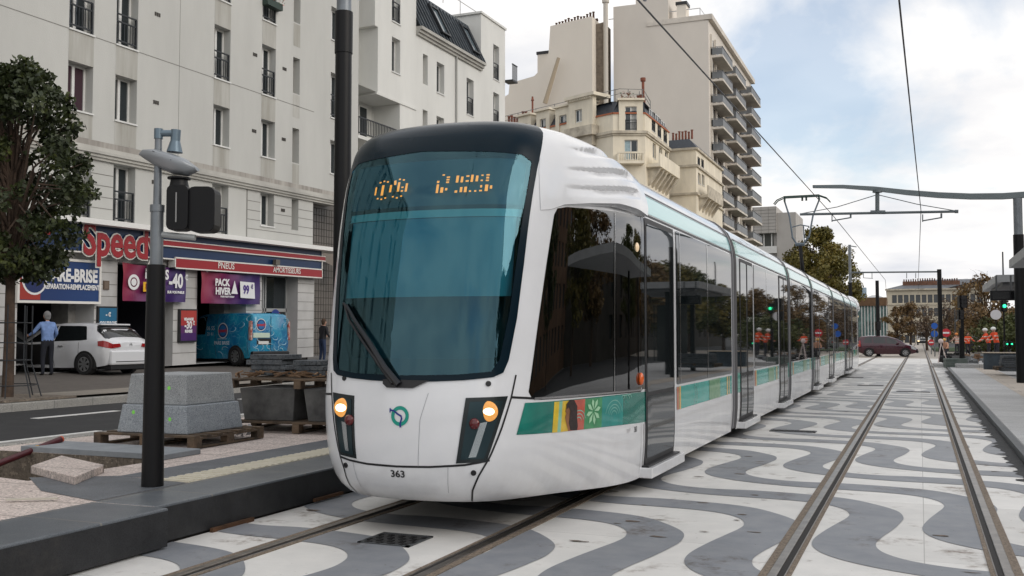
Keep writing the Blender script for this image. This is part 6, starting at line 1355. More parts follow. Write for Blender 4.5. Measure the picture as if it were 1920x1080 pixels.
p=at(1815,667,Z=.1); person('worker in dark clothes and orange vest beside the black signal post',(p.x,p.y,.1),math.radians(200),J_,R_,E_,HV,[(0,.075,1.655)],hair=mat('dark_hair',(.02,.015,.012),.8),extra=lambda t:hands(t,J_))
p=at(1795,666,Z=.06); person('worker in white and orange jacket standing left of the black signal post',(p.x,p.y,.06),math.radians(30),J_,R_,E_,([mat('jacket_white_orange',(.60,.35,.28),.8,var=.5,vs=5),JEAN,REFL,SKIN,SHOE],hv),[(0,.075,1.655)],helmet=mat('helmet_orange',(.75,.25,.05),.4),extra=lambda t:hands(t,J_))
p=at(603,690,X=-22.2); person('pedestrian in a black coat, half hidden by the left edge of the tram',(-21.6,at(604,690,X=-21.6).y,.5),math.radians(-20),J_,R_,E_,([mat('coat_black',(.015,.015,.018),.85),mat('jeans_blue',(.02,.035,.08),.85),SKIN,SKIN,SHOE],colman),[(0,.075,1.655)],hair=mat('brown_hair',(.06,.035,.02),.8),extra=lambda t:hands(t,J_))
# ---------- posts, signals, catenary ----------
PIN=mat('gloss_black_post',(.006,.006,.007),.42,var=.1); PIN.node_tree.nodes['Principled BSDF'].inputs['Specular IOR Level'].default_value=.25
GPO=mat('post_grey',(.20,.22,.24),.4,.4,var=.2,vs=4)
t=thing('signal_post','black and grey post with lamp head and black signal on the left platform','post',(-6.218,6.916,.306)); t['local']=1
q=MB(); q.cyl((0,0,0),(0,0,1.93),.094,.078,n=28); q.build('lower_sleeve',PIN,t,smooth=True)
q=MB(); q.cyl((0,0,1.93),(0,0,2.42),.056,.055,n=24); q.cyl((0,0,2.40),(0,0,2.46),.062,n=24); q.cyl((0,0,2.46),(0,0,3.08),.036,.03,n=20); q.build('upper_pole',GPO,t,smooth=True)
Rr=_R
q=MB(); q.tube([Rr*-.02+Vector((0,0,3.10)),Rr*.16+Vector((0,0,3.10))],.030,14); q.cyl((0,0,3.05),(0,0,3.14),.038,n=16); q.tube([Rr*.155+Vector((0,0,3.13)),Rr*.15+Vector((0,0,3.02))],.042,14); q.tube([Rr*.15+Vector((0,0,3.03)),Rr*.145+Vector((0,0,2.93))],[.042,.07],14); q.build('lamp_bracket',mat('bracket_blue_grey',(.14,.19,.23),.35,.5),t,smooth=True)
# luminaire: a pointed shell
q=MB(); st_=[(-.17,.0,.02,.012,.0),(-.13,.035,.035,.05,0),(-.02,.085,.02,.10,0),(.14,.115,-.03,.12,0),(.26,.10,-.07,.10,0),(.35,.05,-.115,.02,0)]
n=16; rows_=[]
for a,wd,zc_,th,_ in st_:
    ring_=[]
    for k in range(n):
        e=2*math.pi*k/n; ring_.append(Rr*a+_R.cross(Vector((0,0,1)))*(wd*1.25*math.cos(e))+Vector((0,0,2.90+zc_+(th*.35*math.sin(e) if math.sin(e)>0 else th*1.15*math.sin(e)))))
    rows_.append(ring_)
for r_ in rows_: q.v+=[tuple(p) for p in r_]
q.f=[(i*n+k,i*n+(k+1)%n,(i+1)*n+(k+1)%n,(i+1)*n+k) for i in range(len(rows_)-1) for k in range(n)]+[tuple(range(n)),tuple(range((len(rows_)-1)*n,len(rows_)*n))]; q.mi=[0]*len(q.f)
lh=q.build('lamp_head',mat('lamp_head_grey',(.30,.32,.34),.35,.3),t,smooth=50)
q=MB(); q.tube([Rr*-.14+Vector((0,-.0,2.915)),Rr*.0+Vector((0,0,2.93))+Vector((.03,-.10,-.01)),Rr*.18+Vector((.03,-.13,-.06))+Vector((0,0,2.9)),Rr*.30+Vector((.02,-.06,-.14))+Vector((0,0,2.9))],.006,6); q.build('shell_rim',BLK,lh)
# signal head seen from behind
q=MB(); fw=Vector((_F.x,_F.y,0)).normalized()
def rbox(mb,c,w_,d_,h_,r=.03,tp=.9):
    pts=[]
    for sx,sy,a0 in ((1,1,0),(-1,1,90),(-1,-1,180),(1,-1,270)):
        for k in range(4): a=math.radians(a0+30*k); pts.append((sx*(w_/2-r)+r*math.cos(a),sy*(h_/2-r)+r*math.sin(a)))
    P=[Vector(c)+Rr*a+Vector((0,0,b)) for a,b in pts]; mb.prism([p-fw*d_/2 for p in P],fw*d_)
rbox(q,Rr*.20+Vector((0,0,2.43)),.19,.16,.40,.05); rbox(q,Rr*.40+Vector((0,0,2.42))+fw*.05,.24,.20,.40,.06); q.build('signal_head',PIN,t,bevel=.015)
q=MB(); q.cyl(Rr*.19+Vector((0,0,2.62)),Rr*.19+Vector((0,0,2.69)),.085,.07,n=20); q.cyl(Rr*.19+Vector((0,0,2.69)),Rr*.19+Vector((0,0,2.705)),.10,n=20); q.build('signal_cap',PIN,t,smooth=True)
q=MB(); q.tube([Rr*.03+Vector((0,0,2.20)),Rr*.34+Vector((0,0,2.17))],.028,10); q.box(-.0,.0,0,0,0,0) if False else None; q.build('signal_arm',mat('arm_pale',(.32,.34,.34),.4),t)
q=MB(); p0=Rr*.195-fw*.085; q.box(p0.x-.005,p0.x+.005,p0.y-.004,p0.y+.002,2.30,2.56); q.build('hinge_strip',mat('hinge_grey',(.3,.3,.3),.5),t)
# thick mast behind the tram's left edge
t=thing('catenary_mast','thick black mast rising out of frame behind the left edge of the tram','mast',(-9.72,15.57,.3)); t['local']=1
q=MB(); q.cyl((0,0,0),(0,0,6.6),.165,.150,n=28); q.cyl((0,0,6.5),(0,0,7.27),.165,.165,n=28); q.build('black_sleeve',PIN,t,smooth=True); q=MB(); q.cyl((0,0,7.27),(0,0,10.2),.135,.12,n=24); q.build('grey_pole',GPO,t,smooth=True); q=MB(); q.cyl((0,0,-.02),(0,0,.04),.26,n=20); q.build('base_flange',DGREY,t)
q=MB(); q.tube([(0,0,9.4),(3.0,0,9.7),(6.3,0,9.5)],.08,10); q.tube([(5.68,0,9.5),(5.68,0,6.75)],.03,8); q.build('bracket_arm',GPO,t)
WZ=6.45
# wavy cantilever portal
MX=3.42; P0=at(1650,399,Y=36.0); 
t=thing('catenary_mast','grey and black mast whose long wavy arm carries a crossbar over both tracks','mast',(MX,36.0,.10)); t['local']=1
zz1=at(1910,440,Y=36).z-.10; ztp=at(1910,372,Y=36).z-.10; xm=at(1911,500,Y=36).x-MX
q=MB(); q.cyl((xm,0,0),(xm,0,zz1),.16,n=24); q.build('black_sleeve',PIN,t,smooth=True); q=MB(); q.cyl((xm,0,zz1),(xm,0,ztp),.135,n=24); q.build('grey_pole',GPO,t,smooth=True)
q=MB(); bp=[(1524,350,5),(1580,350,6),(1640,354,7.5),(1700,361,9),(1760,366,10),(1820,368.5,10.5),(1880,368,11),(1925,365,11),(1990,358,11)]
up_,dn=[],[]
for x,y,h_ in bp:
    a=at(x,y-h_*.5,Y=36);c=at(x,y+h_*.5,Y=36); up_.append(Vector((a.x-MX,-.09,a.z-.10))); dn.append(Vector((c.x-MX,-.09,c.z-.10)))
for i in range(len(bp)-1):
    a,b_,c,d_=dn[i],dn[i+1],up_[i+1],up_[i]; k=Vector((0,.18,0)); q.add([a,b_,c,d_,a+k,b_+k,c+k,d_+k],[(0,1,2,3),(5,4,7,6),(0,4,5,1),(3,2,6,7)]+([(0,3,7,4)] if i==0 else [])+([(1,5,6,2)] if i==len(bp)-2 else []))
q.build('wavy_arm',mat('arm_grey_blue',(.15,.18,.19),.5,var=.1),t,weld=True)
L=lambda x,y,yy=36.:(lambda p:Vector((p.x-MX,p.y-36.0,p.z-.10)))(at(x,y,Y=yy))
q=MB(); q.cyl(L(1645,358),L(1645,397),.07,n=12); q.cyl(L(1645,356),L(1645,361),.16,n=12); q.tube([L(1500,402),L(1796,396.5)],.045,10); q.cyl(L(1632,398),L(1660,398),.07,n=10); q.cyl(L(1790,396.5),L(1797,396.5),.06,n=10); q.build('crossbar',mat('crossbar_steel',(.12,.14,.15),.5,.3),t)
q=MB(); q.tube([L(1645,365),L(1570,388),L(1500,401)],.014,6); q.tube([L(1645,365),L(1720,383),L(1796,396)],.014,6); q.build('stay_wire',MT['crossbar_steel'],t)
q=MB()
for x in (1595,1765): q.tube([L(x,400),L(x,409)],.03,8); q.tube([L(x,408),L(x-35,414)],.022,8); q.tube([L(x-35,402),L(x-35,416)],.018,6)
q.build('registration_arm',MT['crossbar_steel'],t)
# contact wires
def wire(lab,pts,r=.011):
    t=thing('contact_wire',lab,'wire',pts[0],group='contact wires'); t['local']=1; o=Vector(pts[0]); q=MB(); P=[Vector(p)-o for p in pts]; q.tube(P,r,5); q.build('wire',mat('wire_dark',(.03,.03,.032),.6),t)
    q=MB(); q.tube([p+Vector((0,0,.0)) for p in (P[0]+Vector((0,0,.35)),P[0])],.006,4); q.build('dropper',MT['wire_dark'],t)
WY=at(1560,402,Y=36); WR=at(1727,402,Y=36)
P2L=at(1660,525,Y=67); P2R=at(1722,520,Y=67)
zq=WY.z; a=at(1196,0,Z=zq); b_=at(1686,0,Z=zq)
wire('contact wire over the tram, on the left',[(a.x-.35,a.y-9,zq),(a.x,a.y,zq),(WY.x,36,zq),(P2L.x,67,P2L.z),(-3.9,140,zq-.2)],.013); wire('contact wire over the free right-hand track',[(b_.x-.1,b_.y-9,zq),(b_.x,b_.y,zq),(WR.x,36,zq),(P2R.x,67,P2R.z),(-.2,140,zq-.2)],.013)
# second portal
t=thing('catenary_mast','thin portal of two masts and a straight beam spanning the tracks near the crossing','mast',(0,67,0)); t['local']=1
K=lambda x,y,yy=67.:(lambda p:Vector((p.x,p.y-67.0,p.z)))(at(x,y,Y=yy))
a,b_=K(1593,459),K(1761,505)
q=MB(); q.cyl((a.x,0,a.z-5),a,.09,n=12); q.build('grey_pole',GPO,t); q=MB(); q.cyl((a.x,0,0),(a.x,0,K(1593,530).z),.11,n=12); q.cyl((b_.x,0,0),b_,.13,n=14); q.build('black_sleeve',PIN,t)
q=MB(); q.tube([K(1594,511),K(1760,509.5)],.05,8); q.build('crossbar',MT['crossbar_steel'],t); q=MB()
for x in (1619,1635): q.tube([K(x,512),K(x,521)],.022,6)
q.tube([K(1619,521),K(1637,522)],.018,6)
for x in (1700,1717): q.tube([K(x,512),K(x,522)],.022,6)
q.tube([K(1594,461),K(1606,463)],.03,6); q.build('registration_arm',MT['crossbar_steel'],t)
def simple_post(lab,px,ytop,ybase,Z,r,name='signal_post',cat='post',heads=(),m=PIN,yy=None):
    p=at(px,ybase,Z=Z) if yy is None else at(px,ybase,Y=yy); Y_=p.y; zt=at(px,ytop,Y=Y_).z
    t=thing(name,lab,cat,(p.x,Y_,p.z)); t['local']=1; q=MB(); q.cyl((0,0,0),(0,0,zt-p.z),r,r*.85,n=12); q.cyl((0,0,0),(0,0,.06),r*1.6,n=12); q.build('pole',m,t,smooth=True)
    for k,(dx,yc,w_,h_,mm,em) in enumerate(heads):
        z=at(px,yc,Y=Y_).z-p.z; sc=Y_/1867; q=MB(); rbox(q,Rr*(dx*sc)+Vector((0,0,z)),w_*sc*1.05,.25,h_*sc*1.05,.02*max(1,w_*sc*2)); h=q.build('signal_head',mm,t)
        q=MB(); c=Rr*(dx*sc)+Vector((0,0,z))
        for j in (-.30,0,.30): 
            if em=='none' : break
            q.cyl(c+Vector((0,0,h_*sc*j))-fw*.125,c+Vector((0,0,h_*sc*j))-fw*.20,w_*sc*.36,n=12)
        if q.v: q.build('visor',BLK,h)
        if em not in (None,'none'): q=MB(); jj=em; q.sphere(c+Vector((0,0,h_*sc*jj))-fw*.14,w_*sc*.36,n=14,m=8); q.build('green_lamp',mat('green_light',(.05,.9,.4),.4,emit=(.03,1,.42),es=1.6),h)
    return t
simple_post('thin black mast left of the tan building, beyond the crossing',1647,526,668,0,.16,'street_mast','mast',[(0,611,8,14,PIN,None)])
simple_post('traffic light with two stacked black heads on a black post at the works',1806,556,686,.02,.09,heads=[(1,566,13,20,PIN,None),(-3,590,9,16,PIN,None)])
t=simple_post('slim grey street lamp with a drooping head left of the stacked traffic lights',1792,580,662,.02,.07,'street_lamp','lamp',m=DGREY); q=MB(); q.tube([(0,0,2.9),Rr*.5+Vector((0,0,3.3)),Rr*1.0+Vector((0,0,3.2))],.07,8); q.build('lamp_head',GPO,t)
simple_post('traffic light showing green, under the black display board at the shelter',1884,566,668,.10,.07,heads=[(-.5,574,9,18,PIN,.0)])
simple_post('pair of small green tram signals on a low black post behind the shelter',1891,637,675,.10,.05,heads=[(-4,645,6,8,PIN,.0),(4,645,6,8,PIN,.0)])
simple_post('dark slim post right of the crouching worker',1803,615,690,.05,.10)
simple_post('tall thin black mast in front of the bare trees',1771,575,650,0,.12,'street_mast','mast')
t=simple_post('round white sign seen from behind on a thin post by the shelter',1869,575,668,.10,.04,'round_sign','sign'); p=at(1868,590,Y=t.location.y); q=MB(); c=Vector((0,-.08,p.z-t.location.z)); q.cyl(c,c+Vector((0,.04,0)),.37,n=28); q.build('sign_disc',mat('sign_back_pale',(.60,.60,.62),.5),t); q=MB(); q.box(-.02,.02,-.02,.0,c.z-.37,c.z+.37); q.build('bracket',DGREY,t)
def rsign(lab,px,py,base,Y_,r,col,bar=None):
    p=at(px,py,Y=Y_); t=thing('road_sign',lab,'sign',(p.x,Y_,0)); t['local']=1; q=MB(); q.cyl((0,0,0),(0,0,p.z+r),.04,n=8); q.build('pole',GPO,t); q=MB(); q.cyl((0,-.06,p.z),(0,-.1,p.z),r,n=24); q.build('sign_disc',col,t)
    if bar: q=MB(); q.box(-r*.7,r*.7,-.12,-.1,p.z-r*.2,p.z+r*.2); q.build('sign_bar',PR,t)
    return t
SB=mat('sign_blue',(.01,.10,.45),.4); SR=mat('sign_red_disc',(.5,.02,.03),.4)
rsign('blue road sign above another beside the tall black mast',1752,611,0,85,.24,SB); rsign('blue round road sign near the tall black mast, lower one',1752,626,0,88,.27,SB); rsign('red no-entry sign with a white bar beyond the works',1774,624,0,78,.30,SR,1)
t=rsign('small red and white works sign at kerb level',1746,642,0,95,.26,SR,1)
# shelters
def shelter(lab,poly_px,Y_,depth,zt_,colour=GPO):
    pass
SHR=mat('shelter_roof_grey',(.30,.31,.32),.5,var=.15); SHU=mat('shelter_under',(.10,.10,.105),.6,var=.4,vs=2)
t=thing('tram_shelter','grey slab-roofed tram stop shelter with black posts at the right edge','shelter',(4.2,38,.10)); t['local']=1
S0=lambda x,y,Y_:(lambda p:Vector((p.x-4.2,p.y-38,p.z-.10)))(at(x,y,Y=Y_))
a=S0(1868,529,38); q=MB(); 
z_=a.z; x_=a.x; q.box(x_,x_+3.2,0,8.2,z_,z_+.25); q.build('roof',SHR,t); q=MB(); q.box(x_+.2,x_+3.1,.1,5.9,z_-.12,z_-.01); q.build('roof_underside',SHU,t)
q=MB(); 
for yy in (.6,5.2): q.box(x_+1.3,x_+1.5,yy,yy+.2,0,z_-.1)
q.build('post',PIN,t); q=MB(); q.box(x_+1.6,x_+2.9,5.1,5.15,.4,z_-.5); q.build('glass_panel',mat('shelter_glass_dark',(.03,.035,.035),.1),t)
dp=thing('display_board','black hanging passenger display board below the shelter roof','display board',(5.0,37,0)); dp['local']=1; a=at(1856,545,Y=37);c=at(1915,563,Y=37); q=MB(); q.box(a.x-5,c.x-5,-.12,.12,c.z,a.z); q.build('board_case',PIN,dp,bevel=.02); q=MB(); 
for x in (a.x-4.8,c.x-5.3): q.cyl((x,0,a.z),(x,0,a.z+.5),.03,n=8)
q.build('hanger',DGREY,dp); q=MB(); q.box(a.x-4.93,c.x-5.07,-.125,-.12,c.z+.05,a.z-.05); q.build('screen',mat('dead_screen',(.005,.005,.006),.15),dp)
t=thing('tram_shelter','upper grey shelter roof edge cut off by the right side of the picture','shelter',(4.0,26,.10)); t['local']=1; a=at(1892,503,Y=30); x_=a.x-4.0;z_=a.z-.10
q=MB(); q.box(x_,x_+3.,-6,4,z_,z_+.22); q.build('roof',SHR,t); q=MB(); 
for yy in (.5,5): q.box(x_+1.6,x_+1.78,yy,yy+.18,0,z_+.1)
q.build('post',PIN,t)
sp_=simple_post('thin aerial mast with small fittings above the shelter roof',1882,472,560,3,.035,'aerial_mast','mast',m=DGREY,yy=45)
# ---------- granite blocks, pallets, rubble on the left platform ----------
GRN=surfmat('cut_granite',(.30,.33,.36),(.37,.40,.43),6,bump=.35,speck=85,rough=.75); GRT=surfmat('cut_granite_light',(.31,.325,.335),(.37,.385,.39),6,bump=.3,speck=95,rough=.8); WOOD=mat('pallet_wood',(.16,.11,.07),.85,col2=(.05,.038,.028),vs=5,bump=.5); SLB=surfmat('basalt_slab',(.055,.065,.075),(.13,.14,.15),4,bump=.6,speck=30)
def pallet(lab,p,lx,ly,rz,z=.31,h=.145,group='wooden pallets'):
    t=thing('pallet',lab,'pallet',(p[0],p[1],z),rz,group); t['local']=1
    q=MB(); n_=7
    for k in range(n_): y=-ly/2+(ly-.11)*k/(n_-1); q.box(-lx/2,lx/2,y,y+.11,h-.022,h)
    q.build('deck_board',WOOD,t); q=MB()
    for k in range(3): x=-lx/2+(lx-.1)*k/2; q.box(x,x+.1,-ly/2,ly/2,h-.045,h-.024); q.box(x,x+.1,-ly/2,ly/2,0,.022)
    for k in range(3):
        for j in range(3): x=-lx/2+(lx-.1)*k/2; y=-ly/2+(ly-.14)*j/2; q.box(x,x+.1,y,y+.14,.022,h-.045)
    q.build('bearer',WOOD,t); return t
def flare(lab,p,z,w0,d0,w1,d1,h,rz,m,name='granite_block',dots=()):
    t=thing(name,lab,'granite block' if 'granite' in name else 'concrete block',(p[0],p[1],z),rz); t['local']=1
    q=MB(); q.add([(-w0/2,-d0/2,0),(w0/2,-d0/2,0),(w0/2,d0/2,0),(-w0/2,d0/2,0),(-w1/2,-d1/2,h),(w1/2,-d1/2,h),(w1/2,d1/2,h),(-w1/2,d1/2,h)],[(0,3,2,1),(4,5,6,7),(0,1,5,4),(1,2,6,5),(2,3,7,6),(3,0,4,7)]); q.build('stone',m,t,bevel=.012)
    for i,(x,zz_) in enumerate(dots):
        y=-d0/2+(d0-d1)/2*zz_/h; q=MB(); k=14; q.add([(x+.022*math.cos(6.283*j/k)*(1+.2*math.sin(3*j)),y-.003,zz_+.024*math.sin(6.283*j/k)*(1+.2*math.cos(2*j))) for j in range(k)],[tuple(range(k))]); q.build('paint_dot',mat('spray_green',(.28,.85,.12),.6),t,fix=False)
    return t
# corner geometry read from the photograph's footprint
c0=at(352,815,Z=.455); cl=at(238,806,Z=.455); cr_=at(442,796,Z=.455)
wv=Vector((c0.x-cl.x,c0.y-cl.y,0)); dv_=Vector((cr_.x-c0.x,cr_.y-c0.y,0)); rzb=(math.atan2(wv.y,wv.x)+math.atan2(dv_.y,dv_.x)-math.pi/2)/2; w0=wv.length*.93; dd=Vector((-math.sin(rzb),math.cos(rzb),0)); d0=dv_.length*.80
cen=Vector((c0.x,c0.y,0))-Vector((math.cos(rzb),math.sin(rzb),0))*w0/2+dd*d0/2
pallet('wooden pallet under the two stacked granite blocks',(cen.x,cen.y),w0+.42,d0+.30,rzb)
hb=at(352,762,Y=c0.y).z-.455
flare('lower flared grey granite block with a green paint dot, on the pallet behind the post',cen,.455,w0,d0,w0*.90,d0*.95,hb,rzb,GRN,dots=((-w0*.28,.24),(w0*.24,.17)))
flare('upper grey granite block with a pale top, stacked on the lower flared one',cen+Vector((-.02,.02,0)),.455+hb+.003,w0*.86,d0*.88,w0*.79,d0*.82,at(352,704,Y=c0.y).z-.455-hb,rzb,GRT,dots=((w0*.17,.20),))
q_c=at(560,792,Z=.455); c2=(q_c.x-.1,q_c.y+.6)
pallet('pallet under the dark hollow concrete blocks beside the tram',c2,2.0,1.3,.12)
flare('left concrete block with a dark notch, on the pallet beside the tram',(c2[0]-.52,c2[1]),.455,.74,1.0,.84,1.1,.44,.12,mat('dirty_concrete',(.17,.17,.165),.9,col2=(.07,.07,.07),vs=3),name='concrete_block')
flare('right concrete block partly behind the tram edge',(c2[0]+.45,c2[1]+.1),.455,.74,1.0,.84,1.1,.44,.12,MT['dirty_concrete'],name='concrete_block')
pallet('upper pallet with wood rubble lying on the concrete blocks',(c2[0],c2[1]+.05),2.1,1.35,.12,.90,.13)
random.seed(12); t=thing('wood_rubble','broken wood scraps heaped on the upper pallet','rubble',(c2[0]-.2,c2[1]-.1,1.04)); t['local']=1
q=MB()
for _ in range(70):
    c=Vector((random.uniform(-.9,.7),random.uniform(-.45,.4),random.uniform(.01,.07))); a=random.uniform(0,3.14); l=random.uniform(.06,.28); T=Matrix.Translation(c)@Matrix.Rotation(a,4,'Z')@Matrix.Rotation(random.uniform(-.35,.35),4,'Y'); q.box(-l/2,l/2,-.015,.015,-.006,.01,0,T)
q.build('scrap',mat('scrap_wood',(.26,.16,.09),.85,col2=(.10,.055,.03),vs=4),t)
def slabstack(lab,p,z,w_,d_,n_,rz,h=.085,m=SLB):
    t=thing('slab_stack',lab,'paving slabs',(p[0],p[1],z),rz); t['local']=1; random.seed(int(p[0]*100)%97)
    for k in range(n_): 
        T=Matrix.Translation((random.uniform(-.04,.04),random.uniform(-.03,.03),k*h))@Matrix.Rotation(random.uniform(-.04,.04),4,'Z'); q=MB(); q.box(-w_/2,w_/2,-d_/2,d_/2,0,h-.008,0,T); q.build('slab',m,t,bevel=.006)
    return t
k1=at(522,708,Y=c2[1]+.3); slabstack('stack of black stone slabs on the rubble pallet',(k1.x,c2[1]+.2),1.05,.56,.5,4,.1,.075)
k2=at(597,708,Y=c2[1]+.3); slabstack('smaller dark slab stack at the tram edge',(k2.x+.05,c2[1]+.2),1.05,.42,.5,3,.1,.075)
t=thing('plastic_wrap','crumpled clear plastic wrap at the foot of the pallets','plastic',(*placed(440,818,.31)[:2],.31)); t['local']=1; random.seed(2); q=MB()
for _ in range(46):
    c=Vector((random.uniform(-.18,.18),random.uniform(-.1,.1),random.uniform(.0,.13))); e=[Vector((random.uniform(-1,1),random.uniform(-1,1),random.uniform(-1,1)))*.07 for _ in range(2)]; q.add([c,c+e[0],c+e[1]],[(0,1,2)])
q.build('film',mat('plastic_film',(.35,.35,.36),.25),t,fix=False)
a=at(57,886,Z=.31);b_=at(140,908,Z=.31);c=at(195,884,Z=.31); rz=math.atan2(b_.y-a.y,b_.x-a.x)
def slab4(name,lab,pts,z0,z1,m,mt_=None):
    o=Vector((*pts[0],z0)); t=thing(name,lab,'slab',o); t['local']=1; q=MB(); q.prism([Vector((x,y,z0))-o for x,y in pts],(0,0,z1-z0)); q.build('stone',m,t,bevel=.008); return t
slab4('paving_slab','loose pale paving slab lying flat by the platform pit',[(a.x,a.y),(b_.x,b_.y),(c.x,c.y),(a.x+c.x-b_.x,a.y+c.y-b_.y)],.30,.375,PINK)
slab4('paving_slab','long grey kerb slab with white smeared edge behind the pit',[(-9.5,8.44),(-7.40,8.40),(-7.42,9.0),(-9.5,9.05)],.30,.36,surfmat('smeared_slab',(.22,.24,.26),(.30,.32,.34),3,stain=(.6,.62,.64),stain_amt=.25))
q=MB(); a_=Vector((*placed(60,938,.31)[:2],.315)); t=thing('wood_stick','short pale stick lying on the dark platform paving','stick',a_); t['local']=1; q.box(-.19,.19,-.018,.018,0,.012,0,Matrix.Rotation(.55,4,'Z')); q.build('stick',mat('pale_wood',(.5,.47,.4),.8),t)
# dark red tube leaning into frame
a_,b_=at(-60,892,Y=7.6),at(116,823,Y=8.9); t=thing('barrier_pole','dark red tube with a yellow band and orange end sticking up from the left','pole',a_); t['local']=1
d_=b_-a_; q=MB(); q.cyl((0,0,0),d_,.036,n=16); q.build('tube',mat('tube_dark_red',(.085,.012,.018),.4,var=.3,vs=8),t,smooth=True); q=MB(); q.cyl(d_*.70,d_*.725,.039,n=16); q.build('yellow_band',mat('band_yellow',(.5,.28,.03),.5),t); q=MB(); q.cyl(d_*.985,d_*1.0,.037,n=16); q.build('tube_end',mat('end_orange',(.55,.10,.04),.6),t)
q=MB(); 
# rusty shuttering under the platform edge
t=thing('formwork_board','rusty boards wedged under the platform edge','board',(PX+.02,6.5,.0)); t['local']=1; q=MB(); q.box(0,.03,.2,.75,.0,.035); q.box(0,.03,1.7,2.2,.02,.05); q.build('board',mat('rusty_board',(.09,.042,.018),.8,var=.5,vs=6),t)
# slab piles on the right platform
slabstack('big pile of dark stone slabs at the right edge of the picture',(at(1900,700,Z=.10).x+.35,at(1890,704,Z=.10).y+.4,)[:2],.26,1.9,1.2,7,.03,.085); pp=at(1890,704,Z=.10); pallet('pallet under the big slab pile on the right platform',(pp.x+.5,pp.y+.4),1.9,1.2,.03,.295)
slabstack('pale slab stack between the works and the signal posts',placed(1835,690,.10)[:2],.10,1.9,.8,2,.05,.10,LTG); slabstack('green grey slab stack at the near end of the works',placed(1792,690,.05)[:2],.05,1.0,.8,4,.1,.12,surfmat('greenish_slab',(.07,.095,.085),(.13,.15,.14),3)); slabstack('low pale concrete slabs by the crouching worker',placed(1770,688,.02)[:2],.02,1.1,.9,2,.1,.10,LTG)
t=thing('table_top','pale plank on a dark crate behind the big slab pile','plank',(*placed(1886,693,.10)[:2],.0)); t['local']=1; q=MB(); q.box(-.95,.95,-.3,.3,.84,.88); q.build('plank',mat('plank_pale',(.50,.42,.33),.7),t); q=MB(); q.box(-.9,.9,-.25,.25,.10,.84); q.build('trestle_box',mat('crate_blue_dark',(.05,.07,.09),.7,var=.5,vs=2),t)
random.seed(21)
for k,(px,py) in enumerate(((1783,680),(1808,682),(1822,678),(1842,676),(1790,672),(1835,684))):
    p=placed(px,py,.05); t=thing('rubble_heap',['dark bag lump nearest the track at the works','pipe and tool heap beside the works post','brown timber heap in the works','grey rubble heap behind the pale slabs','low dark heap behind the crouching worker','grey cloth covered heap right of the works post'][k],'rubble',p); t['local']=1; q=MB()
    for _ in range(16):
        c=Vector((random.uniform(-.5,.5),random.uniform(-.3,.3),random.uniform(.02,.4))); T=Matrix.Translation(c)@Matrix.Rotation(random.uniform(0,3),4,'Z')@Matrix.Rotation(random.uniform(-.6,.6),4,'X'); s=random.uniform(.1,.3); q.box(-s,s,-.08,.08,-.06,.06,0,T)
    q.build('piece',mat('heap_%d'%k,[(.02,.02,.022),(.12,.12,.12),(.20,.12,.07),(.28,.28,.28),(.03,.03,.03),(.2,.21,.22)][k],.85,var=.4,vs=4),t)
t=thing('light_tripod','pale conical works lamp stand by the crouching worker','work lamp',(*placed(1765,683,.02)[:2],.02)); t['local']=1; q=MB()
for k in range(3): q.tube([(0,0,1.2),(.35*math.cos(k*2.1),.35*math.sin(k*2.1),0)],.02,6)
q.build('leg',mat('pink_white',(.6,.5,.48),.6),t); q=MB(); q.sphere((0,0,1.3),.14); q.build('lamp',mat('pink_white',(.6,.5,.48),.6),t)
# ---------- trees ----------
def leafcloud(centres,n,size,seed,flat=.6):
    """leaf sized quads scattered in clumps: returns verts, faces"""
    rg=np.random.default_rng(seed); C_=np.array([c[:3] for c in centres]); Rd=np.array([c[3] for c in centres]); w_=Rd**2; w_=w_/w_.sum()
    idx=rg.choice(len(C_),n,p=w_); d=rg.normal(size=(n,3)); d/=np.linalg.norm(d,axis=1)[:,None]; r=Rd[idx]*rg.random(n)**.45
    P=C_[idx]+d*r[:,None]*np.array([1,1,.85]); a=rg.normal(size=(n,3)); a/=np.linalg.norm(a,axis=1)[:,None]; b=rg.normal(size=(n,3)); b-=a*(a*b).sum(1)[:,None]; b/=np.linalg.norm(b,axis=1)[:,None]
    s=size*rg.uniform(.6,1.3,n)[:,None]; v=np.stack([P-a*s,P-b*s*flat,P+a*s,P+b*s*flat],1).reshape(-1,3); f=np.arange(4*n).reshape(-1,4); return v,f
def leafmat(name,c1,c2,c3,vs=1.2):
    m=D.materials.new(name); m.use_nodes=True; t=m.node_tree; b=t.nodes['Principled BSDF']; b.inputs['Roughness'].default_value=.55
    tc_=N(t,'ShaderNodeTexCoord'); n=N(t,'ShaderNodeTexNoise',i_Scale=vs,i_Detail=5.,i_Roughness=.8); t.links.new(tc_.outputs['Object'],n.inputs['Vector']); r=N(t,'ShaderNodeValToRGB'); e=r.color_ramp.elements; e[0].position=.32; e[1].position=.7; e[0].color=c1+(1,); e[1].color=c3+(1,); k=e.new(.5); k.color=c2+(1,); t.links.new(n.outputs['Fac'],r.inputs[0]); t.links.new(r.outputs[0],b.inputs['Base Color']); return m
BARK=mat('bark_brown',(.10,.065,.045),.9,col2=(.045,.03,.022),vs=6,bump=.8,bs=20)
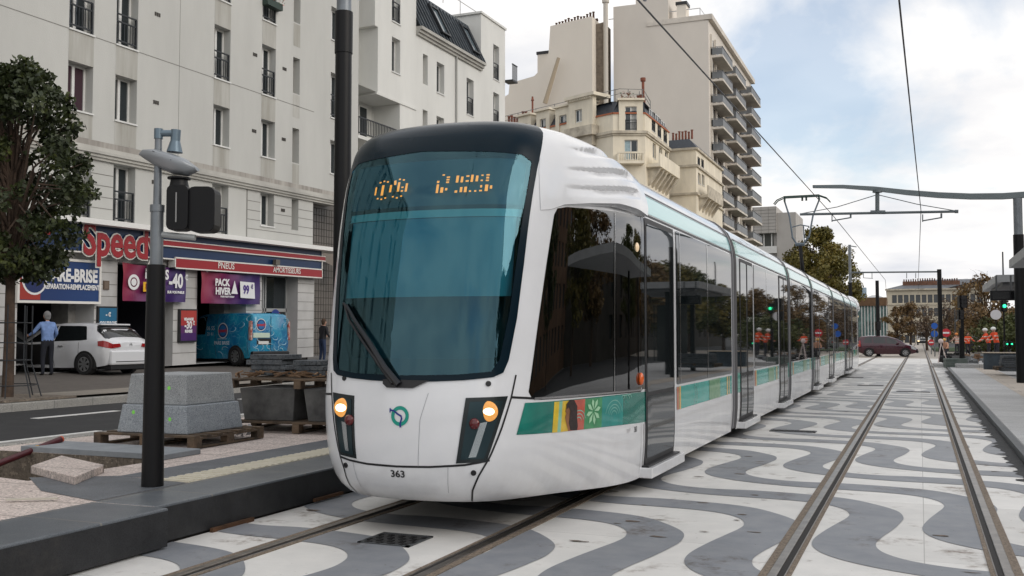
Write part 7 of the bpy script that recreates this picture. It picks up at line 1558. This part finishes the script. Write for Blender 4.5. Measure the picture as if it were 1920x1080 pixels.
def tree(lab,loc,h,cr,clumps,n,size,m,seed,trunk_r=.12,crown_z=None,sparse=1.,cat='tree',name='tree',group=None,lean=0):
    t=thing(name,lab,cat,loc,group=group); t['local']=1; rg=random.Random(seed); cz=crown_z or h*.62; zb=cz-(h-cz)*.9; q=MB()
    top_=Vector((lean,0,cz+(h-cz)*.35)); base=[Vector((0,0,0)),Vector((rg.uniform(-.05,.05),0,zb*.5)),Vector((0,0,zb)),top_]; q.tube(base,[trunk_r*1.15,trunk_r,trunk_r*.85,trunk_r*.3],10)
    cs=[]
    for k in range(clumps):
        z=rg.uniform(zb,h*.97); f=math.sin(math.pi*min(1,max(.12,(z-zb)/(h-zb)*.86+.12))); a=rg.uniform(0,6.283); r=cr*f*math.sqrt(rg.random())*(.9 if cr>3 or sparse<1.005 else 1.06); c=Vector((r*math.cos(a),r*math.sin(a),z)); rr=cr*(rg.uniform(.16,.30) if n<20000 or cr>3 else rg.uniform(.09,.20))*(1 if sparse>=1 else .8); cs.append((c.x,c.y,c.z,rr))
        if k<clumps*.55 or sparse<1: s_=Vector((0,0,rg.uniform(zb*.9,min(z,cz)))); mid=(s_+c)/2+Vector((rg.uniform(-.1,.1)*cr,rg.uniform(-.1,.1)*cr,.08*h)); q.tube([s_,mid,c],[trunk_r*.38,trunk_r*.22,trunk_r*.07],6)
        if sparse<1:
            for _ in range(5): e=c+Vector((rg.uniform(-1,1),rg.uniform(-1,1),rg.uniform(-.2,1)))*cr*.32; q.tube([c,(c+e)/2+Vector((0,0,.03*h)),e],[trunk_r*.10,trunk_r*.06,trunk_r*.02],4)
    q.build('trunk',BARK,t,smooth=True)
    v,f=leafcloud(cs,n,size,seed); me=D.meshes.new('crown'); me.from_pydata(v.tolist(),[],f.tolist()); me.materials.append(m); o=D.objects.new('crown',me); COL.objects.link(o); o.parent=t; return t
LG=leafmat('leaf_dark_green',(.012,.020,.006),(.026,.038,.009),(.09,.105,.018)); LA=leafmat('leaf_olive_autumn',(.065,.060,.012),(.125,.11,.02),(.24,.17,.03),.5); LO=leafmat('leaf_rust',(.09,.05,.02),(.17,.10,.035),(.26,.18,.06),.6); LB=leafmat('leaf_brown_sparse',(.10,.07,.05),(.15,.10,.06),(.20,.13,.07)); LGR=leafmat('leaf_mid_green',(.04,.055,.018),(.07,.085,.022),(.12,.11,.03),.6)
tp=at(14,745,Z=.376)
street=tree('leafy dark green street tree with a wire guard, cut by the left edge',(tp.x,tp.y,.376),7.0,1.85,190,20000,.064,LG,5,.10,4.6,1.01)
t=thing('tree_guard','thin black wire guard round the street tree trunk','tree guard',(tp.x,tp.y,.376)); t['local']=1; q=MB()
for k in range(8): a=k*math.pi/4; q.tube([(.62*math.cos(a),.62*math.sin(a),0),(.42*math.cos(a),.42*math.sin(a),.7),(.42*math.cos(a),.42*math.sin(a),1.85)],.014,5)
q.build('upright',IRON,t); q=MB()
for z,r in ((.25,.55),(.75,.42),(1.1,.42),(1.5,.42)): q.tube([(r*math.cos(a),r*math.sin(a),z) for a in np.linspace(0,6.283,20)],.011,5)
q.build('hoop',IRON,t)
q=MB(); q.box(tp.x-.9,tp.x+.9,tp.y-.9,tp.y+.9,.34,.385); struct('tree_pit',q,DIRT)
p=at(1532,640,Z=0); 
tree('broad olive brown autumn tree rising behind the tram roof',(*(at(1535,560,Y=118)[:2]),0),at(1530,432,Y=118).z,4.3,110,26000,.16,LA,11,.3,None)
tree('darker autumn tree overlapping it on the right behind the tram',(*(at(1560,560,Y=110)[:2]),0),at(1560,480,Y=110).z,3.2,70,14000,.15,LA,14,.25,None)
far=[(1683,577,118,'thin brown autumn tree in front of the tan building, leftmost',LO,.8,2.0,1500),(1708,566,125,'bare brown tree in front of the tan building, second from left',LO,.8,2.6,2200),(1738,572,120,'bare grey tree left of the tall black mast',LB,.6,2.6,500),(1775,562,128,'bare grey brown tree right of the tall black mast',LB,.6,3.2,700),(1815,560,122,'bare tree with pale twigs right of the stacked signals',LB,.6,3.2,800),(1848,515,98,'tall thinning rust coloured tree above the shelter',LO,.7,3.0,2600),(1880,585,105,'dense orange brown tree under the shelter roof',LO,1,4.2,9000),(1835,600,112,'low orange shrubby tree behind the workers',LO,1,3.0,9000),(1900,600,96,'green and ochre tree behind the round white sign',LGR,1,4.5,12000),(1800,588,135,'small rust tree far behind the signals',LO,1,3.0,5000)]
for k,(px,yt,Y_,lab,m,sp,cr,n) in enumerate(far):
    b_=at(px,630,Y=Y_); h=at(px,yt,Y=Y_).z; tree(lab,(b_.x,Y_,0),h,cr,60 if sp>=1 else 34,n,.13,m,30+k,.16 if sp>=1 else .14,None,sp,group='trees round the far crossing')
# the other side of the street, outside the picture but mirrored in the tram's windows
rt=[(14,72,7,LO),(15,86,8,LA),(16,99,8,LGR),(15,112,7,LA),(13.5,126,7,LO),(17,-4,9,LGR),(19,8,10,LA),(18,19,9,LO),(20,30,11,LGR),(18,42,10,LA),(21,54,11,LO),(19,66,10,LGR),(20,80,11,LA)]
for k,(x,y,h,m) in enumerate(rt): tree('street tree in the row along the right side of the road, number%s'%(' %s'%['one','two','three','four','five','six','seven','eight','nine','ten','eleven','twelve','thirteen'][k]),(x,y,0),h,3.6,50,6000,.19,m,70+k,.2,group='trees along the right side of the road')
bR=thing('apartment_building','brown brick apartment block across the road on the right','building',(42,20,0)); FQ=Fac((34,0,0),(0,-1,0),(-1,0,0)); hs=[]
for k in range(22):
    for j in range(4): hs.append((-64+k*3.4,-62.6+k*3.4,1.5+j*3.1,3.3+j*3.1))
q=MB(); FQ.wall(q,-66,14,0,13,hs,.3); q.box(34,46,-14,66,12.8,13.4); q.build('wall',mat('brown_brick',(.20,.12,.075),.9,var=.3,vs=.6),bR,fix=False)
q=MB()
for h in hs: q.quad(FQ.P(h[0],h[2],-.25),FQ.P(h[1],h[2],-.25),FQ.P(h[1],h[3],-.25),FQ.P(h[0],h[3],-.25))
q.build('window',MT['far_pane'],bR,fix=False)
bS=thing('apartment_building','tan stone apartment row beyond the right-hand trees, out past the shelter','building',(30,110,0)); FQ=Fac((24,0,0),(0,-1,0),(-1,0,0)); hs=[]
for k in range(26):
    for j in range(2): hs.append((-158+k*3.6,-156.8+k*3.6,1.5+j*3.1,3.3+j*3.1))
q=MB(); FQ.wall(q,-160,-62,0,7.5,hs,.3); q.box(24,36,62,160,7.4,8.0); q.quad((24,62,0),(36,62,0),(36,62,7.5),(24,62,7.5)); q.build('wall',mat('tan_row_stone',(.075,.065,.055),.9,var=.3,vs=.6),bS,fix=False)
q=MB()
for h in hs: q.quad(FQ.P(h[0],h[2],-.25),FQ.P(h[1],h[2],-.25),FQ.P(h[1],h[3],-.25),FQ.P(h[0],h[3],-.25))
q.build('window',MT['far_pane'],bS,fix=False)
for r_ in [o for o in D.objects if o.type=="EMPTY" and not o.parent and o.get('category') and not o.get('local')]:
    if r_.name.split(".")[0] in ("apartment_building","shop_sign","shop_banner","poster_case","wall_plaque","window_poster","office_building","office_tower","pavilion","far_roofscape","wsl"): rel(r_)
for o in D.objects:
    if 'local' in o: del o['local']
